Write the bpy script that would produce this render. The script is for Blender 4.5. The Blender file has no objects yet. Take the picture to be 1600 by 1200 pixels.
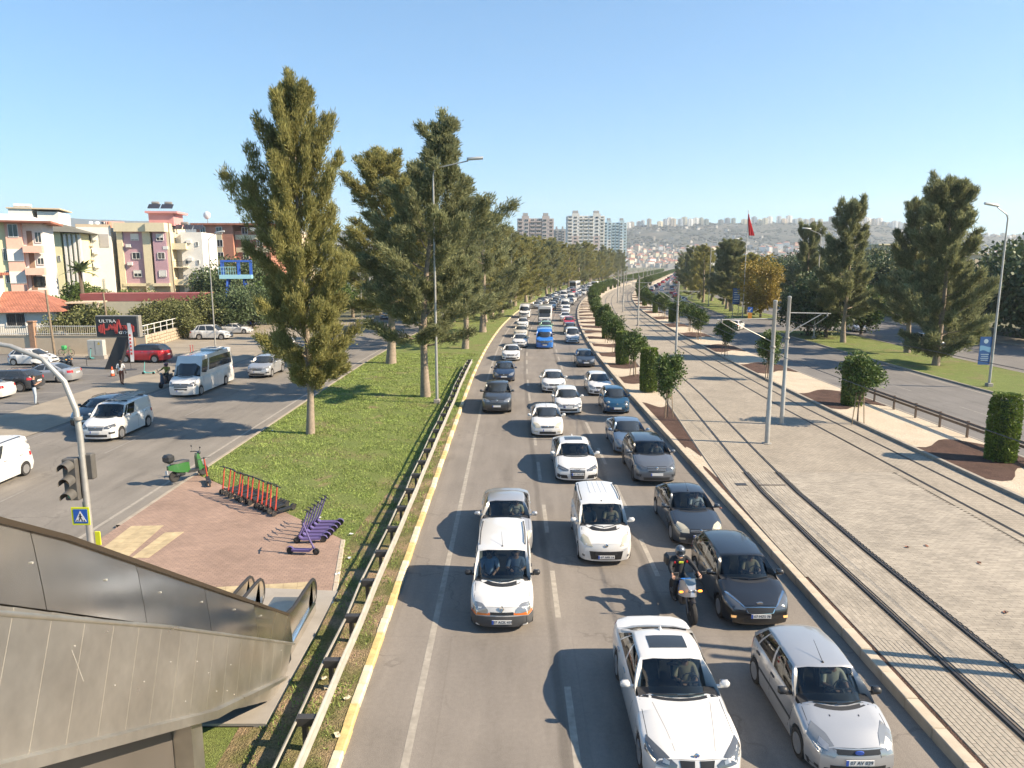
import bpy, bmesh, math, random
import numpy as np
from math import sin, cos, pi, radians, sqrt, atan2, tan, atan
from mathutils import Vector, Matrix, Quaternion
from mathutils.bvhtree import BVHTree

random.seed(7)
SC = bpy.context.scene
COL = SC.collection
CAM_H, FPX, PITCH = 9.5, 1110.0, atan(188/1110.0)

# ---------------------------------------------------------------- camera, sky, sun, exposure
cam = bpy.data.cameras.new('camera')
cam.sensor_width = 36.0
cam.lens = FPX/1600*36
cam.clip_start, cam.clip_end = 0.1, 20000
cam_o = bpy.data.objects.new('camera', cam)
cam_o.location = (0, 0, CAM_H)
cam_o.rotation_euler = (pi/2 - PITCH, 0, 0)
COL.objects.link(cam_o)
SC.camera = cam_o

SUN_EL, SUN_AZ = radians(35), radians(101)      # azimuth clockwise from +Y: the sun stands right and a little behind the camera
SUN_V = Vector((sin(SUN_AZ)*cos(SUN_EL), cos(SUN_AZ)*cos(SUN_EL), sin(SUN_EL)))
world = bpy.data.worlds.new('World')
SC.world = world
world.use_nodes = True
wn = world.node_tree.nodes
wn.clear()
w_out = wn.new('ShaderNodeOutputWorld')
w_bg = wn.new('ShaderNodeBackground')
w_sky = wn.new('ShaderNodeTexSky')
w_sky.sky_type = 'NISHITA'
w_sky.sun_disc = False
w_sky.sun_elevation = SUN_EL
w_sky.sun_rotation = SUN_AZ
w_sky.altitude = 50
w_sky.air_density = 1.0
w_sky.dust_density = 0.35
w_sky.ozone_density = 2.0
w_bg.inputs['Strength'].default_value = 0.1
w_tint = wn.new('ShaderNodeVectorMath'); w_tint.operation = 'MULTIPLY'; w_tint.inputs[1].default_value = (.50, .93, 1.30)
w_sc = wn.new('ShaderNodeVectorMath'); w_sc.operation = 'SCALE'; w_sc.inputs['Scale'].default_value = .1
w_gm = wn.new('ShaderNodeGamma'); w_gm.inputs['Gamma'].default_value = .72
w_s2 = wn.new('ShaderNodeVectorMath'); w_s2.operation = 'SCALE'; w_s2.inputs['Scale'].default_value = 5.7
for a_, b_ in ((w_sky, w_tint), (w_tint, w_sc), (w_sc, w_gm), (w_gm, w_s2), (w_s2, w_bg)):
    world.node_tree.links.new(a_.outputs[0], b_.inputs[0])
world.node_tree.links.new(w_bg.outputs[0], w_out.inputs[0])

sun = bpy.data.lights.new('sun', 'SUN')
sun.energy = 5.0
sun.angle = radians(0.5)
sun.color = (1.0, 0.83, 0.62)
sun_o = bpy.data.objects.new('sun', sun)
sun_o.rotation_euler = (-SUN_V).to_track_quat('-Z', 'Y').to_euler()
sun_o.location = (60, -10, 60)
COL.objects.link(sun_o)

SC.view_settings.view_transform = 'Standard'
SC.view_settings.look = 'None'
SC.view_settings.gamma = 1.0
SC.view_settings.use_curve_mapping = False
SC.view_settings.exposure = 1.28
SC.render.engine = 'CYCLES'
SC.cycles.max_bounces = 6
SC.cycles.diffuse_bounces = 3
SC.cycles.glossy_bounces = 3
SC.cycles.transmission_bounces = 3
SC.cycles.transparent_max_bounces = 12
SC.cycles.volume_bounces = 1
SC.cycles.use_denoising = True
SC.cycles.caustics_reflective = False
SC.cycles.caustics_refractive = False

# ---------------------------------------------------------------- geometry of the place
def G(px, py, z=0.0):
    """a point of the photograph, at height z, as a place on the ground plan"""
    u = (px-800)/FPX; v = (py-600)/FPX
    dz = -sin(PITCH) - v*cos(PITCH)
    t = (z-CAM_H)/dz
    return Vector((u*t, t*(cos(PITCH)-v*sin(PITCH)), z))

S0, KAP, TH1 = 50.0, 0.00105, 0.2447
S1 = S0 + TH1/KAP
_sx = [0.0]; _sy = [0.0]
def _head(s): return 0.0 if s < S0 else min(TH1, KAP*(s-S0))
for _i in range(6000):
    th = _head(_i+0.5)
    _sx.append(_sx[-1]+sin(th)); _sy.append(_sy[-1]+cos(th))
def P(s, d, z=0.0):
    """the road's own frame: s metres along it, d metres right of the camera's line"""
    th = _head(s)
    if s <= 0:
        x, y = 0.0, s
    else:
        i = min(int(s), 5998); f = s-i
        x = _sx[i]*(1-f)+_sx[i+1]*f; y = _sy[i]*(1-f)+_sy[i+1]*f
    return Vector((x+d*cos(th), y-d*sin(th), z))
def SD(v):
    s = v.y
    for _ in range(12):
        c = P(s, 0); th = _head(s)
        e = (v.x-c.x)*sin(th)+(v.y-c.y)*cos(th)
        s += e
    c = P(s, 0); th = _head(s)
    return s, (v.x-c.x)*cos(th)-(v.y-c.y)*sin(th)
def lerp_tab(tab):
    def f(s):
        if s <= tab[0][0]: return tab[0][1]
        for (a, va), (b, vb) in zip(tab, tab[1:]):
            if s <= b:
                t = (s-a)/(b-a); return va+(vb-va)*t
        return tab[-1][1]
    return f

# ---------------------------------------------------------------- object helpers
def tag(o, label=None, cat=None, group=None, kind=None):
    if label: o['label'] = label
    if cat: o['category'] = cat
    if group: o['group'] = group
    if kind: o['kind'] = kind
    return o
def empty(name, loc=(0, 0, 0), rz=0.0, label=None, cat=None, group=None, scale=None):
    o = bpy.data.objects.new(name, None)
    o.empty_display_size = 0.3
    o.location = loc; o.rotation_euler = (0, 0, rz)
    if scale: o.scale = (scale,)*3 if not hasattr(scale, '__len__') else scale
    COL.objects.link(o)
    return tag(o, label, cat, group)
def link(name, me, parent=None, loc=None, kind=None):
    o = bpy.data.objects.new(name, me)
    COL.objects.link(o)
    if parent: o.parent = parent
    if loc is not None: o.location = loc
    if kind: o['kind'] = kind
    return o
def copy_tree(o, parent=None):
    c = o.copy(); COL.objects.link(c)
    if parent: c.parent = parent
    for ch in list(o.children): copy_tree(ch, c)
    return c

class MB:
    """collects boxes, bars, tubes and lofts; build() links them as ONE mesh"""
    def __init__(self): self.v = []; self.f = []; self.uv = None
    def add(self, vs, fs):
        n = len(self.v)
        self.v.extend([tuple(p) for p in vs])
        self.f.extend([tuple(i+n for i in q) for q in fs])
        return self
    def box(self, c, s, rz=0.0, rx=0.0, ry=0.0, bev=0.0, taper=1.0):
        hx, hy, hz = s[0]/2, s[1]/2, s[2]/2
        m = Matrix.Translation(c) @ Matrix.Rotation(rz, 4, 'Z') @ Matrix.Rotation(ry, 4, 'Y') @ Matrix.Rotation(rx, 4, 'X')
        if bev <= 0:
            vs = [m @ Vector((x*hx*(taper if z > 0 else 1), y*hy*(taper if z > 0 else 1), z*hz)) for z in (-1, 1) for x, y in ((-1, -1), (1, -1), (1, 1), (-1, 1))]
            fs = [(3, 2, 1, 0), (4, 5, 6, 7), (0, 1, 5, 4), (1, 2, 6, 5), (2, 3, 7, 6), (3, 0, 4, 7)]
        else:
            b = min(bev, hx*.9, hy*.9, hz*.9); vs = []; rings = []
            for z, i in ((-hz, b), (-hz+b, 0), (hz-b, 0), (hz, b)):
                k = taper if z > 0 else 1
                r = []
                for x, y in ((-hx+b, -hy+i), (hx-b, -hy+i), (hx-i, -hy+b), (hx-i, hy-b), (hx-b, hy-i), (-hx+b, hy-i), (-hx+i, hy-b), (-hx+i, -hy+b)):
                    r.append(len(vs)); vs.append(m @ Vector((x*k, y*k, z)))
                rings.append(r)
            fs = [tuple(reversed(rings[0])), tuple(rings[-1])]
            for a, c2 in zip(rings, rings[1:]):
                for i in range(8):
                    j = (i+1) % 8; fs.append((a[i], a[j], c2[j], c2[i]))
        return self.add(vs, fs)
    def bar(self, p0, p1, w, h, up=(0, 0, 1)):
        p0 = Vector(p0); p1 = Vector(p1); t = (p1-p0).normalized(); up = Vector(up)
        s = t.cross(up)
        if s.length < 1e-4: s = t.cross(Vector((1, 0, 0)))
        s.normalize(); u = s.cross(t)
        vs = [p+s*(a*w/2)+u*(b*h/2) for p in (p0, p1) for a, b in ((-1, -1), (1, -1), (1, 1), (-1, 1))]
        return self.add(vs, [(0, 1, 2, 3), (7, 6, 5, 4), (0, 4, 5, 1), (1, 5, 6, 2), (2, 6, 7, 3), (3, 7, 4, 0)])
    def tube(self, pts, rad, n=8, cap=True):
        pts = [Vector(p) for p in pts]
        if not hasattr(rad, '__len__'): rad = [rad]*len(pts)
        vs = []; fs = []; ref = None
        for i, p in enumerate(pts):
            t = (pts[min(i+1, len(pts)-1)]-pts[max(i-1, 0)])
            if t.length < 1e-7: t = Vector((0, 0, 1))
            t.normalize()
            if ref is None:
                ref = Vector((1, 0, 0)) if abs(t.x) < .8 else Vector((0, 1, 0))
            a = (ref - t*ref.dot(t))
            if a.length < 1e-5: a = t.orthogonal()
            a.normalize(); ref = a; b = t.cross(a)
            for k in range(n):
                an = 2*pi*k/n
                vs.append(p + (a*cos(an)+b*sin(an))*rad[i])
        for i in range(len(pts)-1):
            for k in range(n):
                k2 = (k+1) % n
                fs.append((i*n+k, i*n+k2, (i+1)*n+k2, (i+1)*n+k))
        if cap:
            fs.append(tuple(range(n-1, -1, -1))); fs.append(tuple((len(pts)-1)*n+k for k in range(n)))
        return self.add(vs, fs)
    def lathe(self, prof, n=16, axis='Z', c=(0, 0, 0)):
        """prof = (radius, height) pairs"""
        vs = []; fs = []; c = Vector(c)
        for r, h in prof:
            for k in range(n):
                a = 2*pi*k/n
                p = (r*cos(a), r*sin(a), h)
                if axis == 'X': p = (h, r*cos(a), r*sin(a))
                elif axis == 'Y': p = (r*sin(a), h, r*cos(a))
                vs.append(Vector(p)+c)
        for i in range(len(prof)-1):
            for k in range(n):
                k2 = (k+1) % n
                fs.append((i*n+k, i*n+k2, (i+1)*n+k2, (i+1)*n+k))
        if prof[0][0] > 1e-6: fs.append(tuple(range(n-1, -1, -1)))
        if prof[-1][0] > 1e-6: fs.append(tuple((len(prof)-1)*n+k for k in range(n)))
        return self.add(vs, fs)
    def ball(self, c, r, n=10, sc=(1, 1, 1)):
        m = max(4, n//2); prof = [(sin(pi*i/m), -cos(pi*i/m)) for i in range(m+1)]
        vs = []; fs = []
        for a, h in prof:
            for k in range(n):
                t = 2*pi*k/n
                vs.append((c[0]+r*sc[0]*a*cos(t), c[1]+r*sc[1]*a*sin(t), c[2]+r*sc[2]*h))
        for i in range(m):
            for k in range(n):
                k2 = (k+1) % n; fs.append((i*n+k, i*n+k2, (i+1)*n+k2, (i+1)*n+k))
        return self.add(vs, fs)
    def loft(self, rings, closed=True, caps=True):
        n = len(rings[0]); vs = [p for r in rings for p in r]; fs = []
        for i in range(len(rings)-1):
            for k in range(n if closed else n-1):
                k2 = (k+1) % n
                fs.append((i*n+k, i*n+k2, (i+1)*n+k2, (i+1)*n+k))
        if caps and closed:
            fs.append(tuple(range(n-1, -1, -1))); fs.append(tuple((len(rings)-1)*n+k for k in range(n)))
        return self.add(vs, fs)
    def grid(self, rows):
        n = len(rows[0]); vs = [p for r in rows for p in r]
        fs = [(i*n+k, i*n+k+1, (i+1)*n+k+1, (i+1)*n+k) for i in range(len(rows)-1) for k in range(n-1)]
        return self.add(vs, fs)
    def prism(self, poly, z0, z1):
        n = len(poly); vs = [(x, y, z0) for x, y in poly]+[(x, y, z1) for x, y in poly]
        fs = [tuple(range(n-1, -1, -1)), tuple(range(n, 2*n))]+[(i, (i+1) % n, n+(i+1) % n, n+i) for i in range(n)]
        return self.add(vs, fs)
    def xform(self, m):
        self.v = [tuple(m @ Vector(p)) for p in self.v]; return self
    def mesh(self, name, mat=None, smooth=35, merge=False):
        me = bpy.data.meshes.new(name)
        me.from_pydata(self.v, [], self.f)
        if merge:
            b = bmesh.new(); b.from_mesh(me); bmesh.ops.remove_doubles(b, verts=b.verts, dist=2e-4)
            bmesh.ops.recalc_face_normals(b, faces=b.faces); b.to_mesh(me); b.free()
        if mat: me.materials.append(mat)
        if smooth:
            me.polygons.foreach_set('use_smooth', [True]*len(me.polygons))
            me.set_sharp_from_angle(angle=radians(smooth))
        me.update()
        return me
    def build(self, name, mat=None, parent=None, smooth=35, merge=False, loc=None, kind=None):
        return link(name, self.mesh(name, mat, smooth, merge), parent, loc, kind)

def np_mesh(name, verts, nper, mat=None, smooth=False):
    """verts (N, nper, 3): N loose polygons"""
    verts = np.asarray(verts, dtype=np.float32)
    N = verts.shape[0]
    me = bpy.data.meshes.new(name)
    me.vertices.add(N*nper); me.loops.add(N*nper); me.polygons.add(N)
    me.vertices.foreach_set('co', verts.reshape(-1))
    me.loops.foreach_set('vertex_index', np.arange(N*nper, dtype=np.int32))
    me.polygons.foreach_set('loop_start', np.arange(0, N*nper, nper, dtype=np.int32))
    me.update(calc_edges=True)
    if mat: me.materials.append(mat)
    return me

def text_mesh(name, body, size, mat, depth=0.0, align='CENTER', sx=1.0):
    cu = bpy.data.curves.new(name, 'FONT')
    cu.body = body; cu.size = size; cu.align_x = align; cu.align_y = 'CENTER'; cu.extrude = depth
    cu.resolution_u = 2
    ob = bpy.data.objects.new(name, cu); COL.objects.link(ob)
    dg = bpy.context.evaluated_depsgraph_get()
    me = bpy.data.meshes.new_from_object(ob.evaluated_get(dg))
    bpy.data.objects.remove(ob); bpy.data.curves.remove(cu)
    me.name = name
    me.materials.clear(); me.materials.append(mat)
    if sx != 1.0:
        me.transform(Matrix.Diagonal((sx, 1, 1, 1)))
    return me

# ---------------------------------------------------------------- materials
def _bsdf(m): return next(n for n in m.node_tree.nodes if n.type == 'BSDF_PRINCIPLED')
_mc = {}
def mat(name, col, rough=.6, metal=0.0, coat=0.0, var=0.0, vscale=3.0, bump=0.0, bscale=30.0, spec=.5, island=0.0, var2=0.0, v2scale=.4, transl=0.0, emit=0.0):
    if name in _mc: return _mc[name]
    m = bpy.data.materials.new(name); m.use_nodes = True
    nt = m.node_tree; b = _bsdf(m); L = nt.links.new
    c4 = (*col, 1)
    b.inputs['Base Color'].default_value = c4
    b.inputs['Roughness'].default_value = rough
    b.inputs['Metallic'].default_value = metal
    b.inputs['Coat Weight'].default_value = coat
    b.inputs['Coat Roughness'].default_value = .06
    b.inputs['Specular IOR Level'].default_value = spec
    if emit:
        b.inputs['Emission Color'].default_value = c4; b.inputs['Emission Strength'].default_value = emit
    tc = None
    fac = None
    if var or var2 or bump:
        tc = nt.nodes.new('ShaderNodeTexCoord')
    def noise(scale, detail=4):
        n = nt.nodes.new('ShaderNodeTexNoise'); n.inputs['Scale'].default_value = scale; n.inputs['Detail'].default_value = detail
        L(tc.outputs['Object'], n.inputs['Vector']); return n.outputs[0]
    def ranged(sock, lo, hi):
        r = nt.nodes.new('ShaderNodeMapRange'); r.inputs[1].default_value = .25; r.inputs[2].default_value = .75
        r.inputs[3].default_value = lo; r.inputs[4].default_value = hi; L(sock, r.inputs[0]); return r.outputs[0]
    def mul(a, b2):
        if a is None: return b2
        q = nt.nodes.new('ShaderNodeMath'); q.operation = 'MULTIPLY'; L(a, q.inputs[0]); L(b2, q.inputs[1]); return q.outputs[0]
    if var: fac = mul(fac, ranged(noise(vscale), 1-var, 1+var))
    if var2: fac = mul(fac, ranged(noise(v2scale, 3), 1-var2, 1+var2))
    if island:
        g = nt.nodes.new('ShaderNodeNewGeometry'); r = nt.nodes.new('ShaderNodeMapRange')
        r.inputs[3].default_value = 1-island; r.inputs[4].default_value = 1+island
        L(g.outputs['Random Per Island'], r.inputs[0]); fac = mul(fac, r.outputs[0])
    if fac is not None:
        vm = nt.nodes.new('ShaderNodeVectorMath'); vm.operation = 'SCALE'
        vm.inputs[0].default_value = col; L(fac, vm.inputs['Scale']); L(vm.outputs[0], b.inputs['Base Color'])
    if bump:
        bn = nt.nodes.new('ShaderNodeBump'); bn.inputs['Strength'].default_value = bump; bn.inputs['Distance'].default_value = .02
        L(noise(bscale), bn.inputs['Height']); L(bn.outputs[0], b.inputs['Normal'])
    if transl:
        t = nt.nodes.new('ShaderNodeBsdfTranslucent'); mx = nt.nodes.new('ShaderNodeMixShader'); mx.inputs[0].default_value = transl
        src = b.inputs['Base Color'].links[0].from_socket if b.inputs['Base Color'].links else None
        if src: L(src, t.inputs[0])
        else: t.inputs[0].default_value = c4
        o = next(n for n in nt.nodes if n.type == 'OUTPUT_MATERIAL')
        L(b.outputs[0], mx.inputs[1]); L(t.outputs[0], mx.inputs[2]); L(mx.outputs[0], o.inputs[0])
    _mc[name] = m
    return m

def glass_mat(name, tint, base=.06, gain=1.0):
    if name in _mc: return _mc[name]
    m = bpy.data.materials.new(name); m.use_nodes = True
    nt = m.node_tree; nt.nodes.clear(); L = nt.links.new
    o = nt.nodes.new('ShaderNodeOutputMaterial'); mx = nt.nodes.new('ShaderNodeMixShader')
    t = nt.nodes.new('ShaderNodeBsdfTransparent'); t.inputs[0].default_value = (*tint, 1)
    g = nt.nodes.new('ShaderNodeBsdfGlossy'); g.inputs['Roughness'].default_value = .02; g.inputs[0].default_value = (.95, .97, 1, 1)
    fr = nt.nodes.new('ShaderNodeFresnel'); fr.inputs[0].default_value = 1.5
    ad = nt.nodes.new('ShaderNodeMath'); ad.operation = 'MULTIPLY_ADD'; ad.inputs[1].default_value = gain; ad.inputs[2].default_value = base; ad.use_clamp = True
    L(fr.outputs[0], ad.inputs[0]); L(ad.outputs[0], mx.inputs[0]); L(t.outputs[0], mx.inputs[1]); L(g.outputs[0], mx.inputs[2]); L(mx.outputs[0], o.inputs[0])
    _mc[name] = m
    return m

class NT:
    """small node-graph writer for the larger surfaces"""
    def __init__(s, name, rough=.9):
        s.m = bpy.data.materials.new(name); s.m.use_nodes = True; s.nt = s.m.node_tree; s.b = _bsdf(s.m)
        s.b.inputs['Roughness'].default_value = rough; s.b.inputs['Specular IOR Level'].default_value = .3
        s.tc = s.nt.nodes.new('ShaderNodeTexCoord')
    def L(s, a, b): s.nt.links.new(a, b)
    def vec(s, sx=1, sy=1, kind='UV'):
        mp = s.nt.nodes.new('ShaderNodeMapping'); mp.inputs['Scale'].default_value = (sx, sy, 1)
        s.L(s.tc.outputs[kind], mp.inputs[0]); return mp.outputs[0]
    def noise(s, scale, lo=0, hi=1, detail=4, vec=None, a=.3, b=.7):
        n = s.nt.nodes.new('ShaderNodeTexNoise'); n.inputs['Scale'].default_value = scale; n.inputs['Detail'].default_value = detail
        s.L(vec if vec is not None else s.tc.outputs['Object'], n.inputs['Vector'])
        return s.rng(n.outputs[0], a, b, lo, hi)
    def rng(s, sock, a, b, lo, hi):
        r = s.nt.nodes.new('ShaderNodeMapRange')
        for i, v in enumerate((a, b, lo, hi)): r.inputs[i+1].default_value = v
        s.L(sock, r.inputs[0]); return r.outputs[0]
    def math(s, op, a, b):
        q = s.nt.nodes.new('ShaderNodeMath'); q.operation = op
        for i, v in enumerate((a, b)):
            if isinstance(v, (int, float)): q.inputs[i].default_value = v
            else: s.L(v, q.inputs[i])
        return q.outputs[0]
    def mix(s, fac, a, b, mode='MIX'):
        q = s.nt.nodes.new('ShaderNodeMix'); q.data_type = 'RGBA'; q.blend_type = mode
        for i, v in ((0, fac), (6, a), (7, b)):
            if isinstance(v, (int, float)): q.inputs[i].default_value = v
            elif isinstance(v, tuple): q.inputs[i].default_value = (*v, 1)
            else: s.L(v, q.inputs[i])
        return q.outputs[2]
    def scale(s, colsock, fac):
        vm = s.nt.nodes.new('ShaderNodeVectorMath'); vm.operation = 'SCALE'
        if isinstance(colsock, tuple): vm.inputs[0].default_value = colsock
        else: s.L(colsock, vm.inputs[0])
        s.L(fac, vm.inputs['Scale']); return vm.outputs[0]
    def color(s, c): s.L(c, s.b.inputs['Base Color'])
    def bump(s, h, strength=.3, dist=.02):
        bn = s.nt.nodes.new('ShaderNodeBump'); bn.inputs['Strength'].default_value = strength; bn.inputs['Distance'].default_value = dist
        s.L(h, bn.inputs['Height']); s.L(bn.outputs[0], s.b.inputs['Normal'])
    def brick(s, vec, w, h, c1, c2, mortar, ms=.008, off=.5):
        q = s.nt.nodes.new('ShaderNodeTexBrick'); q.offset = off
        q.inputs['Scale'].default_value = 1; q.inputs['Brick Width'].default_value = w; q.inputs['Row Height'].default_value = h
        q.inputs['Mortar Size'].default_value = ms; q.inputs['Color1'].default_value = (*c1, 1); q.inputs['Color2'].default_value = (*c2, 1); q.inputs['Mortar'].default_value = (*mortar, 1)
        s.L(vec, q.inputs['Vector']); return q

# asphalt: worn grey, seams along the lanes, faint stains, coarse aggregate
def asphalt(name, c, seams=(), patch=.10):
    a = NT(name, .88)
    f = a.noise(.35, 1-patch, 1+patch)
    f = a.math('MULTIPLY', f, a.noise(2.2, .92, 1.08, vec=a.vec(1, .12)))
    f = a.math('MULTIPLY', f, a.noise(55, .78, 1.2, 2))
    f = a.math('MULTIPLY', f, a.noise(9, .94, 1.06, 5))
    sx = a.nt.nodes.new('ShaderNodeSeparateXYZ'); a.L(a.tc.outputs['UV'], sx.inputs[0])
    wob = a.noise(.25, -.05, .05, vec=a.vec(.2, 1))
    for d0, w, k in seams:
        t = a.math('ABSOLUTE', a.math('SUBTRACT', a.math('ADD', sx.outputs[0], wob), d0), 0)
        f = a.math('MULTIPLY', f, a.rng(t, w*.35, w, k, 1))
    v = a.nt.nodes.new('ShaderNodeTexVoronoi'); v.feature = 'DISTANCE_TO_EDGE'; v.inputs['Scale'].default_value = .22
    wv = a.nt.nodes.new('ShaderNodeVectorMath'); wv.operation = 'ADD'; nz = a.nt.nodes.new('ShaderNodeTexNoise'); nz.inputs['Scale'].default_value = 1.5; nz.inputs['Detail'].default_value = 6
    a.L(a.tc.outputs['Object'], nz.inputs['Vector']); a.L(a.tc.outputs['Object'], wv.inputs[0]); a.L(nz.outputs['Color'], wv.inputs[1]); a.L(wv.outputs[0], v.inputs['Vector'])
    crack = a.math('MAXIMUM', a.rng(v.outputs['Distance'], .003, .009, .80, 1), a.noise(.11, 0, 1, 2, a=.40, b=.50))
    f = a.math('MULTIPLY', f, crack)
    q2 = a.brick(a.vec(1, 1), 3.1, 17.0, (1, 1, 1), (.86, .86, .87), (.93, .93, .93), .02); q2.inputs['Bias'].default_value = -.55
    rgb = a.nt.nodes.new('ShaderNodeSeparateXYZ'); a.L(q2.outputs['Color'], rgb.inputs[0]); f = a.math('MULTIPLY', f, rgb.outputs[0])
    f = a.math('MULTIPLY', f, a.noise(1.1, .84, 1, 5, vec=a.vec(1, .25), a=.30, b=.42))
    a.color(a.scale(c, f)); a.bump(a.noise(70, 0, 1, 2), .35, .01)
    return a.m
M_ROAD = asphalt('asphalt_main', (.200, .180, .158), [(1.05, .16, .72), (4.2, .14, .74), (-.35, .7, .93), (2.8, .9, .94), (6.0, .9, .93), (-2.0, .3, 1.06)])
M_ROADL = asphalt('asphalt_left', (.195, .178, .155), [(-18.1, .5, .94), (-23.3, .6, .94), (-20.7, .2, .9)], .12)
M_ROADR = asphalt('asphalt_right', (.165, .156, .146), [(28.5, .2, .88), (32.2, .2, .88)])
M_LOT = asphalt('asphalt_lot', (.16, .152, .142), (), .16)

_a = NT('walkway_concrete', .9)
_f = _a.math('MULTIPLY', _a.noise(.6, .85, 1.12), _a.noise(14, .9, 1.1))
_a.color(_a.scale((.27, .235, .185), _f)); _a.bump(_a.noise(40), .3, .01); M_WALK = _a.m

# lawn: green with dry worn streaks
_a = NT('lawn_grass', .95)
_c = _a.mix(_a.noise(1.3), (.155, .200, .052), (.195, .235, .066))
_c = _a.mix(_a.noise(.33, 0, 1, 5, a=.52, b=.70), _c, (.215, .190, .085))
_c = _a.mix(_a.noise(.9, 0, .8, 6, a=.60, b=.72), _c, (.29, .215, .12))
_c = _a.scale(_c, _a.noise(22, .6, 1.35, 3)); _a.color(_c); _a.bump(_a.noise(45, 0, 1, 3), .8, .05); M_LAWN = _a.m
_a = NT('worn_turf', 1)
_c = _a.mix(_a.noise(2.0), (.24, .20, .095), (.33, .26, .14)); _a.color(_a.scale(_c, _a.noise(20, .7, 1.25, 3))); _a.bump(_a.noise(40), .7, .04); M_WORN = _a.m
_a = NT('verge_soil', 1)
_c = _a.mix(_a.noise(1.1, 0, 1, 5, a=.4, b=.62), (.135, .140, .045), (.33, .235, .145))
_a.color(_a.scale(_c, _a.noise(20, .65, 1.3, 3))); _a.bump(_a.noise(30), .9, .05); M_VERGE = _a.m
_a = NT('bed_sand', 1)
_c = _a.mix(_a.noise(.8, 0, .7), (.58, .50, .39), (.50, .41, .30))
_a.color(_a.scale(_c, _a.math('MULTIPLY', _a.noise(14, .8, 1.16, 6), _a.noise(60, .85, 1.12, 2)))); _a.bump(_a.noise(24, 0, 1, 6), .7, .05); M_SAND = _a.m
_a = NT('bark_mulch', 1)
_c = _a.mix(_a.noise(26, 0, 1, 3), (.070, .042, .033), (.155, .092, .070))
_a.color(_a.scale(_c, _a.noise(1.4, .8, 1.25))); _a.bump(_a.noise(35, 0, 1, 4), 1, .06); M_MULCH = _a.m
# block paving of the tramway
_a = NT('tram_paving', .85)
_q = _a.brick(_a.vec(1, 1), .22, .125, (.355, .312, .250), (.30, .265, .215), (.165, .14, .11), .008)
_c = _a.scale(_q.outputs['Color'], _a.math('MULTIPLY', _a.noise(.5, .84, 1.06), _a.noise(5, .88, 1.08)))
_a.color(_c); _a.bump(_a.math('SUBTRACT', 1, _q.outputs['Fac']), .7, .012); M_TRAM = _a.m
M_PAVER = mat('paver_stone', (.305, .270, .218), .85, var=.18, vscale=1.0, island=.13, var2=.08, v2scale=.22, bump=.15, bscale=60)
M_JOINT = mat('joint_sand', (.16, .135, .105), 1, var=.2, vscale=20)
# red plaza paving
_a = NT('plaza_paving', .88)
_q = _a.brick(_a.vec(1, 1, 'Object'), .2, .1, (.31, .215, .165), (.265, .185, .145), (.17, .125, .10), .007)
_c = _a.scale(_q.outputs['Color'], _a.math('MULTIPLY', _a.noise(.5, .86, 1.12), _a.noise(3, .92, 1.1)))
_a.color(_c); _a.bump(_a.math('SUBTRACT', 1, _q.outputs['Fac']), .5, .01); M_PLAZA = _a.m
M_TACT = mat('tactile_yellow', (.40, .32, .19), .85, var=.2, vscale=4, island=.1)
M_KERB = mat('kerb_concrete', (.42, .36, .275), .9, var=.18, vscale=2.5, bump=.3, bscale=25, island=.1)
M_KERBG = mat('kerb_concrete_grey', (.30, .262, .21), .9, var=.18, vscale=3, bump=.3, bscale=30, island=.08)
M_KY = mat('kerb_paint_yellow', (.50, .375, .16), .8, var=.3, vscale=7, bump=.2, bscale=40, island=.06)
M_KW = mat('kerb_paint_white', (.54, .47, .33), .8, var=.3, vscale=6, bump=.2, bscale=40, island=.06)
M_LINE = mat('road_paint', (.29, .265, .225), .8, var=.25, vscale=5)
M_RAIL = mat('rail_steel', (.085, .075, .066), .45, .6, var=.2, vscale=2)
M_GROOVE = mat('rail_groove', (.045, .038, .034), .9, var=.2, vscale=8)
M_GROUND = mat('far_ground', (.10, .10, .055), 1, var=.3, vscale=.02, var2=.25, v2scale=.2)
M_STEEL = mat('galvanised_steel', (.42, .41, .38), .5, .55, var=.12, vscale=4)
M_GALVD = mat('dull_zinc', (.30, .285, .255), .6, .4, var=.15, vscale=4)
M_BEAM = mat('faded_beam_steel', (.37, .35, .30), .55, .25, var=.2, vscale=3, bump=.1, bscale=20)
M_DARKP = mat('dark_painted_steel', (.06, .06, .062), .5, .3, var=.2, vscale=6)
M_BLACK = mat('black_plastic', (.022, .023, .025), .45)
M_RUBBER = mat('tyre_rubber', (.022, .021, .020), .85, var=.2, vscale=10)
M_ALU = mat('alloy_silver', (.42, .42, .42), .35, .7)
M_ALUD = mat('alloy_dark', (.10, .10, .105), .4, .7)
M_CHROME = mat('chrome', (.62, .62, .62), .12, 1)
M_SEAT = mat('seat_fabric', (.05, .052, .056), .9, var=.2, vscale=12)
M_DASH = mat('dashboard_plastic', (.045, .046, .05), .7)
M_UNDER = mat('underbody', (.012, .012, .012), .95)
M_LAMP = mat('headlamp_clear', (.30, .30, .29), .10, .5, coat=1)
M_LAMPD = mat('headlamp_dark', (.13, .135, .14), .08, .4, coat=1)
M_LAMPY = mat('headlamp_aged', (.50, .46, .35), .25, .1, coat=.5)
M_ORANGE = mat('indicator_orange', (.62, .16, .03), .2, coat=.6)
M_RED = mat('tail_red', (.42, .02, .02), .2, coat=.8)
M_PLATE = mat('plate_white', (.62, .62, .60), .5)
M_PBLUE = mat('plate_blue', (.03, .08, .35), .5)
M_INK = mat('plate_ink', (.012, .012, .014), .6)
M_GLASS = glass_mat('windscreen_glass', (.52, .60, .62), .02, .8)
M_GLASSD = glass_mat('tinted_glass', (.30, .34, .35), .03, .9)
M_WIN = mat('window_pane', (.030, .036, .042), .06, 0, spec=.7)
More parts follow.
